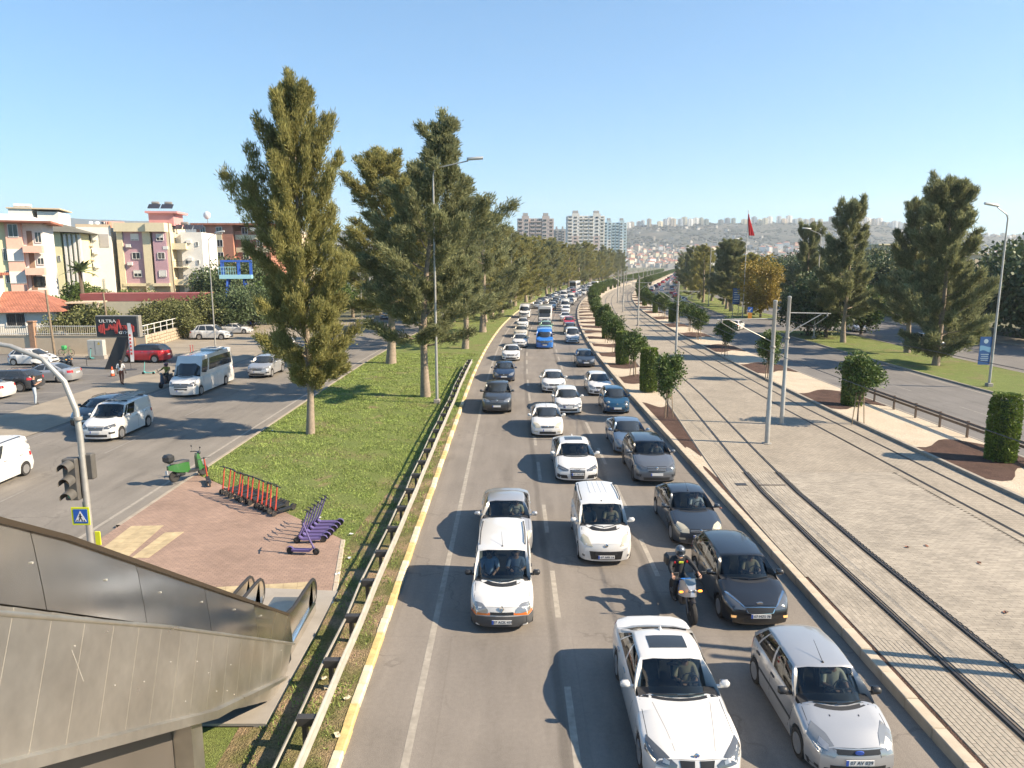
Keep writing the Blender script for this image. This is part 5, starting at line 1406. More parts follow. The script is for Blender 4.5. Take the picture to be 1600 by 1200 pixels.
# houses at the foot of the hill and blocks on its crest
hm = []
for i, c in enumerate((W_WHITE, W_CREAM, W_BEIGE, W_GREY)):
    for w, d, h in ((9, 9, 6), (12, 10, 9), (8, 8, 12)):
        b = MB().box((0, 0, h/2-3), (w, d, h+6)); b2 = MB().loft([[(-w/2-.4, -d/2-.4, h), (w/2+.4, -d/2-.4, h), (w/2+.4, d/2+.4, h), (-w/2-.4, d/2+.4, h)], [(-w/4, -.5, h+2), (w/4, -.5, h+2), (w/4, .5, h+2), (-w/4, .5, h+2)]])
        b3 = MB()
        for f in range(int(h/3)):
            for x in (-.3, 0, .3): b3.box((x*w, -d/2-.04, 1.6+3*f), (w*.17, .1, 1.4))
        hm.append((b.mesh('wall', c, 0), b2.mesh('roof', M_TILE if i != 3 else M_SLATE, 0), b3.mesh('windows', M_WIN, 0)))
rh = random.Random(77)
for k in range(230):
    px = 955+rh.random()**1.1*330 if k < 170 else rh.uniform(1180, 1600); t = rh.random()**1.4*.42 if k < 170 else rh.uniform(.05, .5)
    D = 1750+950*t; a = hm[rh.choice((0, 1, 2, 0, 1, 2, 3, 4, 5, 6, 7, 8, 9))]
    r = empty('hillside_house', ((px-800)/FPX*D, D, max(0, hill_z(px, t)-.5)), rh.uniform(-.5, .5), 'small pale house in the dense town at the foot of the hill', 'house', 'houses at the foot of the hill', rh.uniform(1.0, 1.6))
    link('wall', a[0], r); link('roof', a[1], r)
b = MB(); b2 = MB()                                # the rest of the town, too small to tell apart
M_TOWN = wallm('town', (.42, .39, .35)); M_TOWN2 = wallm('town_dull', (.28, .25, .21))
for k in range(900):
    px = 930+rh.random()**1.3*420 if k < 900 else rh.uniform(960, 1640); t = rh.random()**1.7*.50 if k < 800 else rh.uniform(.05, .9); D = 1750+950*t
    w = rh.uniform(6, 13); h = rh.uniform(5, 11); (b if k % 4 else b2).box(((px-800)/FPX*D, D, max(0, hill_z(px, t))+h/2-2), (w, w*.8, h+3), rz=rh.uniform(-.6, .6))
b.build('far_town', M_TOWN, smooth=0, kind='stuff'); b2.build('far_town', M_TOWN2, smooth=0, kind='stuff')
b = MB()
for k in range(2600):
    px = rh.uniform(930, 1650); t = rh.random()**.8; D = 1750+950*t; w = rh.uniform(5, 14)
    b.ball(((px-800)/FPX*D, D, max(0, hill_z(px, t))+.5), w*.5, 6, (1.3, 1, .7))
b.build('hill_shrubs', mat('hill_shrub', (.026, .034, .024), 1, island=.3), smooth=0, kind='stuff')
for k in range(80):
    px = 976+k*8.0+rh.uniform(-2.0, 2.0)
    if rh.random() < .10: continue
    t = rh.uniform(.95, .995); D = 1750+950*t; h = rh.choice((19, 22, 25, 28)); w = rh.uniform(13, 20)
    if px > 1430: h *= .55
    r = empty('hilltop_block', ((px-800)/FPX*D, D, hill_z(px, t)-3), rh.uniform(-.3, .3), 'pale apartment block standing on the crest of the hill', 'building', 'apartment blocks on the hill crest')
    part(r, 'wall', rh.choice((W_WHITE, W_BEIGE, W_GREY, W_CREAM)), ((0, 0, h/2), (w, 12, h)), ((w*.2, -3, h/2-1), (w*.35, 8, h-2)))
    part(r, 'roof_block', W_GREY, ((0, 0, h+1.2), (w*.45, 6, 2.4))); part(r, 'window_band', M_WIN, *[((-w*.22, -6.05, 2+3*f), (w*.38, .15, 1.3)) for f in range(int(h/3))])
# sign of the sports hall
M_SIGN = mat('sign_black', (.022, .026, .032), .35, coat=.3); M_SRED = mat('sign_red', (.55, .075, .065), .4)
p = G(172, 577); r = empty('gym_sign', p, .0, 'black slanted-leg sign with red barbell and white letters beside the driveway', 'sign')
sc_ = p.y*1.0/FPX*1.02
def sp(px, py): return ((px-172)*sc_, zy(py, p.y*1.02))
(x0, z0), (x1, z1) = sp(159, 522), sp(222, 491)
MB().box(((x0+x1)/2, 0, (z0+z1)/2), (x1-x0, .55, z1-z0), bev=.03).build('sign_box', M_SIGN, r)
MB().box(((x0+x1)/2+.1, .03, (z0+z1)/2), (x1-x0+.16, .5, z1-z0+.12), bev=.03).build('sign_rim', M_GALVD, r)
(a0, b0), (a1, b1) = sp(200, 516), sp(176, 577)
MB().add([(a1-.65, -.2, 0), (a1+.62, -.2, 0), (a0+.55, -.2, b0), (a0-.45, -.2, b0), (a1-.65, .3, 0), (a1+.62, .3, 0), (a0+.55, .3, b0), (a0-.45, .3, b0)], [(0, 1, 2, 3), (7, 6, 5, 4), (0, 4, 5, 1), (1, 5, 6, 2), (2, 6, 7, 3), (3, 7, 4, 0)]).build('leg', M_SIGN, r, smooth=0)
def put_text(t, px, py, size, m, sx=1.0):
    x, z = sp(px, py); o = link('lettering', text_mesh('lettering', t, size, m, .01, sx=sx), r, (x, -.30, z)); o.rotation_euler = (pi/2, 0, 0)
put_text('ULTRA', 177.5, 498.5, .40, M_SW, 1.25); put_text('GYM', 201, 516, .36, M_SW, 1.2)
b = MB(); zz = lambda py: sp(0, py)[1]; xx = lambda px: sp(px, 0)[0]
for px, h in ((164, 9), (166.5, 13), (169, 13), (171.5, 16), (209, 16), (211.6, 13), (214, 13), (216.5, 9)): b.box((xx(px), -.30, zz(510)), (.09, .03, h*sc_))
pl = [(172, 511), (178, 511), (181, 504), (184, 511), (187.5, 503), (189.5, 517), (194, 496), (198, 512), (200, 505), (202, 511), (204, 505), (206, 510), (209, 511)]
for (u, v), (u2, v2) in zip(pl, pl[1:]): b.bar((xx(u), -.30, zz(v)), (xx(u2), -.30, zz(v2)), .15, .03, up=(0, 1, 0))
b.build('barbell_emblem', M_SRED, r, smooth=0)
fb = empty('feather_flag', G(205, 578), 0, 'white feather banner with red lettering in front of the red car', 'banner')
MB().tube([(0, 0, 0), (0, 0, 4.3)], [.03, .015], 6).build('pole', M_DARKP, fb); MB().lathe([(.5, 0), (.5, .05), (.1, .09)], 12).build('base', M_DARKP, fb)
b = MB(); b.grid([[(-.02, .02*sin(i), .75+.35*i), (.42-.012*(i-5)**2*.35, .03*sin(i+1), .75+.35*i)] for i in range(11)]); b.build('fabric', M_WHITE, fb, smooth=60)
b = MB()
for i in range(6): b.box((.18, -.05, 1.5+.33*i), (.16, .015, .2))
b.build('lettering', M_SRED, fb, smooth=0)
# ================================================================ vehicles
# car space: front bumper at y = 0, tail at y = L, z up, the car's left at +x (it faces -Y)
def interp(tab, y):
    ys = [t[0] for t in tab]; zs = [t[1] for t in tab]
    return float(np.interp(y, ys, zs))
def smooth01(t): t = max(0.0, min(1.0, t)); return t*t*(3-2*t)
KINDS = dict(
 sedan=dict(L=4.5, W=1.79, H=1.45, wb=2.65, fo=.88, R=.315, zf=.70, zh=.86, yc=1.15, zc=.98, yt=2.02, yr=3.05, yb=3.75, zb=1.04, zt=1.02, wr=.62, rail=False),
 hatch=dict(L=4.05, W=1.74, H=1.48, wb=2.5, fo=.84, R=.31, zf=.70, zh=.86, yc=1.02, zc=.99, yt=1.78, yr=3.42, yb=3.92, zb=1.0, zt=.98, wr=.62, rail=False),
 bmw=dict(L=4.9, W=1.86, H=1.47, wb=2.97, fo=.83, R=.335, zf=.72, zh=.88, yc=1.55, zc=1.0, yt=2.38, yr=3.45, yb=4.2, zb=1.08, zt=1.06, wr=.62, rail=False),
 ford=dict(L=3.92, W=1.70, H=1.47, wb=2.49, fo=.80, R=.295, zf=.70, zh=.88, yc=.98, zc=1.0, yt=1.72, yr=3.3, yb=3.80, zb=1.02, zt=.98, wr=.62, rail=False),
 suv=dict(L=4.5, W=1.86, H=1.66, wb=2.67, fo=.93, R=.35, zf=.86, zh=1.02, yc=1.15, zc=1.14, yt=1.95, yr=3.85, yb=4.32, zb=1.16, zt=1.1, wr=.66, rail=True),
 kangoo=dict(L=4.0, W=1.68, H=1.80, wb=2.6, fo=.74, R=.295, zf=.72, zh=.92, yc=.86, zc=1.08, yt=1.52, yr=3.78, yb=3.94, zb=1.1, zt=1.08, wr=.68, rail=True),
 fiorino=dict(L=3.9, W=1.72, H=1.72, wb=2.51, fo=.76, R=.30, zf=.76, zh=1.0, yc=.72, zc=1.12, yt=1.45, yr=3.66, yb=3.84, zb=1.12, zt=1.08, wr=.68, rail=True),
 combi=dict(L=4.4, W=1.84, H=1.80, wb=2.78, fo=.88, R=.325, zf=.84, zh=1.02, yc=1.0, zc=1.14, yt=1.72, yr=4.2, yb=4.34, zb=1.16, zt=1.12, wr=.72, rail=False),
 mini=dict(L=3.63, W=1.68, H=1.52, wb=2.32, fo=.72, R=.30, zf=.74, zh=.90, yc=.86, zc=1.0, yt=1.55, yr=2.95, yb=3.52, zb=1.02, zt=.98, wr=.60, rail=False),
 pickup=dict(L=5.1, W=1.86, H=1.80, wb=3.1, fo=.92, R=.37, zf=.95, zh=1.10, yc=1.3, zc=1.22, yt=2.05, yr=3.2, yb=3.5, zb=1.22, zt=1.16, wr=.66, rail=False),
 minibus=dict(L=7.1, W=1.98, H=2.72, wb=4.3, fo=1.0, R=.36, zf=.98, zh=1.16, yc=.98, zc=1.34, yt=1.75, yr=6.92, yb=7.04, zb=1.3, zt=1.25, wr=.80, rail=False),
 van=dict(L=5.6, W=1.96, H=2.45, wb=3.4, fo=.96, R=.35, zf=.96, zh=1.14, yc=.92, zc=1.32, yt=1.62, yr=5.42, yb=5.54, zb=1.3, zt=1.25, wr=.80, rail=False),
)
NOSE = [(.15, .06), (.3, .0), (.5, .0), (.62, .03), (.75, .09), (.9, .2), (1.1, .3)]
_wheel = {}
def wheel_mesh(R, dark):
    k = (round(R, 2), dark)
    if k not in _wheel:
        w = .105
        t = MB().lathe([(R*.62, -w*.9), (R*.8, -w), (R*.95, -w*.92), (R, -w*.6), (R, w*.6), (R*.95, w*.92), (R*.8, w), (R*.62, w*.9)], 20, 'X').mesh('wheel', M_RUBBER, 40)
        b = MB(); b.lathe([(R*.66, w*.92), (R*.66, w*.98), (R*.58, w*.95), (R*.56, w*.3)], 20, 'X'); b.lathe([(.001, w*.3), (R*.57, w*.25)], 20, 'X')
        for i in range(5):
            a = 2*pi*i/5
            for da in (-.14, .14):
                b.bar((w*.82, R*.13*cos(a), R*.13*sin(a)), (w*.86, R*.6*cos(a+da), R*.6*sin(a+da)), R*.12, .03, up=(1, 0, 0))
        b.lathe([(.001, w*.95), (R*.15, w*.93), (R*.17, w*.7)], 12, 'X')
        _wheel[k] = (t, b.mesh('rim', M_ALUD if dark else M_ALU, 40))
    return _wheel[k]

def car_parts(kind, detail=2, style='', plate=None, over=None, sunroof=False, glass=None, cargo=False, bumper=None, dark_rim=False, lamp=None, taxi=False):
    """returns list of (name, mesh, paint?, parent index, loc, rot)"""
    K = dict(KINDS[kind]);
    if over: K.update(over)
    L, W, H, R = K['L'], K['W'], K['H'], K['R']; w0 = W/2
    yw = (K['fo'], K['fo']+K['wb']); Ra = R*1.17; boxy = kind in ('kangoo', 'combi', 'fiorino', 'minibus', 'van')
    out = []
    def add(name, me, paint=False, parent=None, loc=(0, 0, 0), rot=None): out.append((name, me, paint, parent, loc, rot)); return len(out)-1
    fall = lambda y, d=.75: max(0.0, 1-y/d)**2
    def plan(y):
        f = .80+.2*sqrt(smooth01((y+.02)/.62)); r = (.93 if boxy else .84)+(.07 if boxy else .16)*sqrt(smooth01((L-y)/.6)); return min(f, 1)*min(r, 1)
    hw = lambda y: w0*plan(y)
    nose = [(z*K['zf']/.75, s) for z, s in NOSE]
    if boxy: nose = [(z, s*.8) for z, s in nose]
    bowf, bowr = .16, (.05 if boxy else .12)
    def yshift(x, y, z):
        a = (interp(nose, z)+bowf*(x/w0)**2)*fall(y)
        b = (interp([(.2, .08), (.4, .0), (.6, .0), (.8, .05), (K['zt'], .10)], z)+bowr*(x/w0)**2)*fall(L-y, .6)
        return y+a-b
    tailz = K['zt']
    zbelt = lambda y: interp([(0, K['zf']-.05), (.3, K['zf']+.03), (K['yc'], K['zc']-.05), (K['yc']+.6, K['zc']-.04), (K['yb'], K['zb']-.03), (L, tailz-.06)], y)
    ztop = lambda y: interp([(0, K['zf']), (.12, K['zf']+.045), (.35, (K['zf']+K['zh'])/2+.03), (.7, K['zh']+.03), (K['yc'], K['zc']+.02), (K['yb'], K['zb']+.02), (L-.12, tailz+.02), (L, tailz-.03)], y)
    clr = .19 if kind not in ('suv', 'pickup') else .26
    def zlow(y):
        z = clr + .03*fall(y, .4)
        for c in yw:
            d = abs(y-c)
            if d < Ra: z = max(z, R+sqrt(max(0, Ra*Ra-d*d))*.98)
        return z
    ys = {0, .05, .12, .22, .35, .55, .8, K['yc'], K['yc']+.08, K['yt'], (K['yt']+K['yr'])/2, K['yr'], K['yb']-.08, K['yb'], L-.45, L-.25, L-.12, L-.04, L}
    for c in yw:
        for f in (-1.001, -.985, -.9, -.72, -.4, 0, .4, .72, .9, .985, 1.001): ys.add(c+f*Ra)
    ys = sorted(y for y in ys if 0 <= y <= L); q = [ys[0]]
    for y in ys[1:]:
        if y-q[-1] > .004: q.append(y)
    ys = q; ys[-1] = L
    cab0, cab1 = K['yc']+.06, K['yb']-.07
    def section(y):
        w = hw(y); zl = zlow(y); zb = zbelt(y); zt = ztop(y)
        arch = zl > clr+.1
        return [(0, clr), (w-.24, clr if not arch else zl), (w-.03, zl), (w, zl+.32*(zb-zl)), (w-.012, zl+.72*(zb-zl)), (w-.035, zl+.93*(zb-zl)), (w-.085, zb+.012), (w*.62, zt-.004), (0, zt)]
    rings = []
    for y in ys:
        s = section(y)
        r = [(x, yshift(x, y, z), z) for x, z in s] + [(-x, yshift(x, y, z), z) for x, z in reversed(s[1:-1])]
        rings.append(r)
    n = len(rings[0]); b = MB(); b.v = [p for r in rings for p in r]
    for i in range(len(rings)-1):
        incab = ys[i] >= cab0-.01 and ys[i+1] <= cab1+.01
        for k in range(n):
            if incab and 6 <= k <= 9: continue
            k2 = (k+1) % n; b.f.append((i*n+k, (i+1)*n+k, (i+1)*n+k2, i*n+k2))
    for yy, fl in ((0, False), (L, True)):                # end caps, curved in plan
        s = section(yy); rows = []
        for x, z in s[1:8]: rows.append([(x*f, yshift(x*f, yy, z), z) for f in (-1, -.6, -.2, .2, .6, 1)])
        if fl: rows = [list(reversed(r)) for r in rows]
        b.grid(rows)
    body = b.mesh('body', None, 38, merge=True)
    bv = BVHTree.FromPolygons(b.v, b.f)
    add('body', body, True)
    # greenhouse
    yc, yt, yr, yb = K['yc'], K['yt'], K['yr'], K['yb']
    wr = w0*K['wr']/.62*.70 if not boxy else w0*(.82 if kind not in ('minibus', 'van') else .86)
    def roofz(y): t = (y-(yt+yr)/2)/((yr-yt)/2); return H-.045*(abs(t)**2.2)*(1 if t < 0 else (1.3 if not boxy else .5))
    def roofpt(f, u):
        yf = yt-.07*(1-f*f); yk = yr+.05*(1-f*f); y = yf+(yk-yf)*u
        wx = wr*(1-.06*smooth01((u-.5)*2)-.02*smooth01((.3-u)*3)); return Vector((f*wx, y, roofz(y)-.055*abs(f)**3.2))
    def belt(y): return Vector((hw(y)-.075, y, zbelt(y)+.004))
    def down(x, y, z0):
        h = bv.ray_cast(Vector((x, y, 2.5)), Vector((0, 0, -1))); return h[0].z if h[0] else z0
    ya = yc+.12; yd = yb-.06
    if boxy: side_w = [(.03, .10), (.115, .375), (.41, .665), (.70, .955)]
    elif kind == 'mini': side_w = [(.06, .13), (.15, .55), (.60, .88)]
    elif kind == 'pickup': side_w = [(.06, .5), (.55, .92)]
    else: side_w = [(.05, .46), (.495, .80), (.825, .93)]
    if kind in ('minibus', 'van'): side_w = [(.02, .19), (.23, .40), (.41, .58), (.59, .76), (.77, .955)]
    if cargo: side_w = side_w[:2] if boxy and kind != 'van' else side_w[:1]
    us = sorted({0, 1} | {x for p in side_w for x in p} | set(np.linspace(.1, .9, 7))); us = [u for i, u in enumerate(us) if i == 0 or u-us[i-1] > .012]
    vs = [0, .05, .2, .5, .8, .91, 1]
    if kind in ('minibus', 'van'): vs = [0, .06, .2, .45, .62, .8, 1]
    vg0, vg1 = 1, len(vs)-2
    if kind in ('minibus', 'van'): vg0, vg1 = 2, 5
    paintb = MB(); glasses = []
    def side_pt(u, v, sg):
        y = ya+(yd-ya)*u; lo = belt(y); hi = roofpt(1, u)
        if boxy: k = 1-(1-v)**1.15
        else: k = v
        p = lo.lerp(hi, v); p.x = lo.x+(hi.x-lo.x)*(v**1.35)+.012*sin(pi*v); return Vector((sg*p.x, p.y, p.z))
    for sg in (1, -1):
        for i in range(len(us)-1):
            um = (us[i]+us[i+1])/2; win = next((j for j, (a, c) in enumerate(side_w) if a <= um <= c), None)
            for j in range(len(vs)-1):
                q4 = [side_pt(us[i], vs[j], sg), side_pt(us[i+1], vs[j], sg), side_pt(us[i+1], vs[j+1], sg), side_pt(us[i], vs[j+1], sg)]
                if sg > 0: q4.reverse()
                if win is not None and vg0 <= j < vg1: glasses.append((('side_window', sg, win), q4))
                else: paintb.add(q4, [(0, 1, 2, 3)])
    fx = [-1, -.93, -.6, -.2, .2, .6, .93, 1]
    wv = [0, .03, .25, .5, .75, .96, 1]
    def ws_pt(f, v):
        lo0 = belt(ya); x = f*lo0.x; y = ya-.20*(1-f*f); z = down(x, y, K['zc'])-.012 if abs(f) < .999 else lo0.z
        lo = Vector((x, y, z)); hi = roofpt(f, 0); p = lo.lerp(hi, v); p.z += .018*sin(pi*v); p.y -= .03*sin(pi*v)*(1-f*f)
        if abs(f) > .999: p = side_pt(0, v, 1 if f > 0 else -1)
        return p
    def rw_pt(f, v):
        lo0 = belt(yd); x = f*lo0.x; y = yd+(.09 if boxy else .14)*(1-f*f); z = down(x, min(y, L-.06), K['zb'])-.012 if abs(f) < .999 else lo0.z
        lo = Vector((x, y, z)); hi = roofpt(f, 1); p = lo.lerp(hi, v); p.z += .015*sin(pi*v)
        if abs(f) > .999: p = side_pt(1, v, 1 if f > 0 else -1)
        return p
    for fn, nm, rev in ((ws_pt, 'windscreen', False), (rw_pt, 'rear_window', True)):
        vv = sorted(set(wv) | set(vs)); vv = [v for i, v in enumerate(vv) if i == 0 or v-vv[i-1] > .015]; 
        if kind in ('minibus', 'van'): vg = (.03, .70)
        else: vg = (.03, .95)
        for i in range(len(fx)-1):
            for j in range(len(vv)-1):
                q4 = [fn(fx[i], vv[j]), fn(fx[i+1], vv[j]), fn(fx[i+1], vv[j+1]), fn(fx[i], vv[j+1])]
                if rev: q4.reverse()
                g = 1 <= i < len(fx)-2 and vv[j] >= vg[0]-.001 and vv[j+1] <= vg[1]+.02
                if nm == 'rear_window' and cargo: g = False
                if g: glasses.append(((nm, 0, 0), q4))
                else: paintb.add(q4, [(0, 1, 2, 3)])
    rows = [[roofpt(f, u) for f in [-1, -.93, -.6, -.2, .2, .6, .93, 1]] for u in us]
    paintb.grid(rows)
    add('roof', paintb.mesh('roof', None, 42, merge=True), True)
    gm = glass or (M_GLASS if detail >= 2 else M_WIN)
    gd = {}
    for key, q4 in glasses: gd.setdefault(key, MB()).add(q4, [(0, 1, 2, 3)])
    def outward(gb):
        for i_, q_ in enumerate(gb.f):
            v0, v1, v2 = (Vector(gb.v[q_[k_]]) for k_ in (0, 1, 2)); nn = (v1-v0).cross(v2-v0)
            if nn.dot(v0-Vector((0, L*.52, .85))) < 0: gb.f[i_] = tuple(reversed(q_))
        me_ = gb.mesh('g', None, 0); bm_ = bmesh.new(); bm_.from_mesh(me_); bmesh.ops.remove_doubles(bm_, verts=bm_.verts, dist=2e-4); bm_.to_mesh(me_); bm_.free()
        me_.polygons.foreach_set('use_smooth', [True]*len(me_.polygons)); return me_
    for (nm, sg, j), gb in gd.items():
        m = gm if (nm == 'windscreen' or detail < 2) else (M_GLASSD if glass is None else glass)
        me_ = outward(gb); me_.name = nm; me_.materials.append(m); add(nm, me_)
    # underside and wheels
    add('chassis', MB().box((0, L/2, .40), (W-.46, L-.5, .40)).mesh('chassis', M_UNDER, 0))
    wt, rim = wheel_mesh(R, dark_rim)
    for sg in (1, -1):
        for y in yw:
            i = add('wheel', wt, False, None, (sg*(w0-.115), y, R), (0, 0, 0 if sg > 0 else pi)); add('rim', rim, False, i)
    # decals fitted to the body
    def fit(p, d, off):
        d = Vector(d).normalized(); p = Vector(p); h = bv.ray_cast(p-d*1.5, d)
        if h[0] is None: return p
        nn = h[1] if h[1].dot(d) < 0 else -h[1]
        return h[0]+nn*off
    def decal(name, A, B_, d, m, k=3, off=.008, nA=4):
        """patch between two edge polylines, laid on the bodywork"""
        def resamp(pl, n):
            pl = [Vector(p) for p in pl]; ls = [0]
            for a, c in zip(pl, pl[1:]): ls.append(ls[-1]+(c-a).length)
            o = []
            for i in range(n+1):
                t = ls[-1]*i/n; j = 0
                while j < len(ls)-2 and ls[j+1] < t: j += 1
                f = (t-ls[j])/max(1e-9, ls[j+1]-ls[j]); o.append(pl[j].lerp(pl[j+1], f))
            return o
        a = resamp(A, nA*2); c = resamp(B_, nA*2); rows = []
        for j in range(k+1): rows.append([fit(x.lerp(y2, j/k), d, off) for x, y2 in zip(a, c)])
        bb = MB().grid(rows)
        # a skirt so the patch has an edge
        rim_ = rows[0]+[r[-1] for r in rows[1:]]+list(reversed(rows[-1]))[1:]+[r[0] for r in reversed(rows[1:-1])]
        dd = Vector(d).normalized()*.03
        bb.loft([rim_, [p+dd for p in rim_]], closed=True, caps=False)
        return add(name, bb.mesh(name, m, 60, merge=True))
    zf = K['zf']; F = (0, 1, 0)
    lm = lamp or M_LAMP
    S = style or 'plain'
    def mirrored(name, A, B_, d, m, **kw):
        decal(name, A, B_, d, m, **kw); decal(name, [(-x, y, z) for x, y, z in A], [(-x, y, z) for x, y, z in B_], (-d[0], d[1], d[2]), m, **kw)
    V = (-.35, .75, -.55)
    if S == 'kangoo':
        mirrored('headlight', [(.44*w0, 0, zf-.03), (.62*w0, .1, zf+.11), (.86*w0, .26, zf+.09)], [(.42*w0, 0, zf-.13), (.62*w0, .05, zf-.15), (.93*w0, .16, zf-.13)], (-.1, .85, -.5), lm)
        mirrored('indicator', [(.38*w0, 0, zf-.145), (.95*w0, .16, zf-.155)], [(.36*w0, 0, zf-.20), (.95*w0, .16, zf-.235)], F, M_ORANGE, k=1)
        decal('grille', [(-.36*w0, 0, zf-.13), (.36*w0, 0, zf-.13)], [(-.36*w0, 0, zf-.20), (.36*w0, 0, zf-.20)], F, M_BLACK, k=1)
        decal('bumper', [(-.965*w0, .3, zf-.245), (-.5*w0, 0, zf-.235), (.5*w0, 0, zf-.235), (.965*w0, .3, zf-.245)], [(-.93*w0, .3, .205), (-.5*w0, 0, .20), (.5*w0, 0, .20), (.93*w0, .3, .205)], F, mat('bumper_grey', (.065, .067, .07), .7), k=4, off=.02, nA=8)
        mirrored('bumper', [(.86*w0, .05, zf-.24), (1.0*w0, .40, zf-.25)], [(.84*w0, .05, .20), (1.0*w0, .40, .20)], (-.8, .6, 0), mat('bumper_grey', (.065, .067, .07), .7), k=3, off=.02)
    elif S == 'fiorino':
        mirrored('headlight', [(.55*w0, .1, zf-.02), (.66*w0, .3, zf+.16), (.82*w0, .48, zf+.20)], [(.50*w0, .05, zf-.08), (.80*w0, .15, zf-.06), (.95*w0, .40, zf+.03)], (-.2, .75, -.62), M_LAMPY)
        decal('grille', [(-.62*w0, 0, .52), (.62*w0, 0, .52)], [(-.55*w0, 0, .25), (.55*w0, 0, .25)], F, M_BLACK, k=3, nA=5)
        for i in range(3): decal('grille_bar', [(-.4*w0, 0, .49-.035*i), (.4*w0, 0, .49-.035*i)], [(-.4*w0, 0, .475-.035*i), (.4*w0, 0, .475-.035*i)], F, M_ALUD, k=1, off=.018)
        mirrored('fog_light', [(.78*w0, .1, .40), (.86*w0, .1, .40)], [(.78*w0, .1, .33), (.86*w0, .1, .33)], F, M_LAMP, k=1)
    elif S == 'bmw':
        mirrored('headlight', [(.42*w0, 0, zf-.03), (.66*w0, .2, zf+.10), (.90*w0, .62, zf+.13)], [(.44*w0, 0, zf-.13), (.78*w0, .1, zf-.10), (.97*w0, .40, zf+.0)], V, M_LAMPD)
        mirrored('lamp_ring', [(.56*w0, .05, zf+.01), (.66*w0, .1, zf+.03)], [(.56*w0, .05, zf-.06), (.68*w0, .1, zf-.05)], V, M_ALU, k=1, off=.014)
        mirrored('grille', [(.05*w0, 0, zf-.02), (.34*w0, 0, zf-.02)], [(.06*w0, 0, zf-.20), (.30*w0, 0, zf-.20)], F, M_BLACK, k=2)
        decal('intake', [(-.5*w0, 0, .40), (.5*w0, 0, .40)], [(-.55*w0, 0, .26), (.55*w0, 0, .26)], F, M_BLACK, k=2)
        mirrored('intake', [(.64*w0, .05, .42), (.88*w0, .2, .42)], [(.66*w0, .05, .28), (.9*w0, .2, .30)], F, M_BLACK, k=2)
        mirrored('bonnet_crease', [(.40*w0, .25, zf+.1), (.62*w0, 1.4, .95)], [(.385*w0, .25, zf+.1), (.60*w0, 1.4, .95)], (0, .1, -1), mat('crease_shade', (.28, .27, .26), .6), k=1, off=.001)  # bonnet fold has no relief here; its shade is painted as grey strips
    elif S == 'ford':
        mirrored('headlight', [(.50*w0, .05, zf+.0), (.62*w0, .3, zf+.16), (.80*w0, .62, zf+.20)], [(.52*w0, 0, zf-.12), (.84*w0, .12, zf-.10), (.965*w0, .45, zf+.05)], V, lm)
        mirrored('reflector', [(.64*w0, .12, zf+.05), (.76*w0, .3, zf+.10)], [(.66*w0, .08, zf-.04), (.84*w0, .22, zf-.01)], V, M_ALU, k=2, off=.012)
        decal('grille', [(-.55*w0, 0, zf-.03), (.55*w0, 0, zf-.03)], [(-.45*w0, 0, zf-.115), (.45*w0, 0, zf-.115)], F, M_BLACK, k=2)
        decal('intake', [(-.6*w0, 0, .38), (.6*w0, 0, .38)], [(-.6*w0, 0, .24), (.6*w0, 0, .24)], F, M_BLACK, k=2)
        decal('bumper_strip', [(-.96*w0, .28, .33), (-.6*w0, 0, .31), (.6*w0, 0, .31), (.96*w0, .28, .33)], [(-.92*w0, .28, .21), (-.6*w0, 0, .2), (.6*w0, 0, .2), (.92*w0, .28, .21)], F, M_BLACK, k=2, nA=6)
        for sg in (1, -1): decal('side_strip', [(sg*w0, 1.15, .60), (sg*w0, 2.95, .60)], [(sg*w0, 1.15, .55), (sg*w0, 2.95, .55)], (-sg, 0, 0), M_BLACK, k=1)
        for sg in (1, -1): decal('washer_nozzle', [(sg*.28, .72, 1), (sg*.28+.02, .72, 1)], [(sg*.28, .75, 1), (sg*.28+.02, .75, 1)], (0, 0, -1), M_BLACK, k=1)
    elif S == 'kia':
        mirrored('headlight', [(.46*w0, 0, zf-.01), (.66*w0, .3, zf+.12), (.86*w0, .62, zf+.17)], [(.47*w0, 0, zf-.08), (.84*w0, .1, zf-.07), (.97*w0, .42, zf+.05)], V, M_LAMPD)
        mirrored('lamp_strip', [(.50*w0, .05, zf+.02), (.88*w0, .62, zf+.18)], [(.50*w0, .02, zf-.0), (.91*w0, .58, zf+.14)], V, M_CHROME, k=1, off=.014)
        decal('grille_frame', [(-.46*w0, 0, zf-.05), (0, 0, zf-.03), (.46*w0, 0, zf-.05)], [(-.38*w0, 0, zf-.19), (0, 0, zf-.21), (.38*w0, 0, zf-.19)], F, M_CHROME, k=2)
        decal('grille', [(-.43*w0, 0, zf-.06), (0, 0, zf-.045), (.43*w0, 0, zf-.06)], [(-.35*w0, 0, zf-.18), (0, 0, zf-.195), (.35*w0, 0, zf-.18)], F, M_BLACK, k=2, off=.014)
        decal('intake', [(-.5*w0, 0, .36), (.5*w0, 0, .36)], [(-.5*w0, 0, .25), (.5*w0, 0, .25)], F, M_BLACK, k=2)
        mirrored('fog_light', [(.68*w0, .05, .42), (.82*w0, .2, .42)], [(.70*w0, .05, .36), (.82*w0, .2, .36)], F, mat('fog_lit', (.7, .38, .14), .3, emit=.35), k=2)
    elif S == 'audi':
        mirrored('headlight', [(.46*w0, 0, zf+.02), (.70*w0, .2, zf+.08), (.90*w0, .45, zf+.11)], [(.48*w0, 0, zf-.06), (.72*w0, .06, zf-.07), (.97*w0, .32, zf-.01)], V, M_LAMPD)
        mirrored('lamp_strip', [(.5*w0, .02, zf-.02), (.93*w0, .35, zf+.02)], [(.5*w0, .0, zf-.05), (.93*w0, .33, zf-.01)], V, M_LAMP, k=1, off=.013)
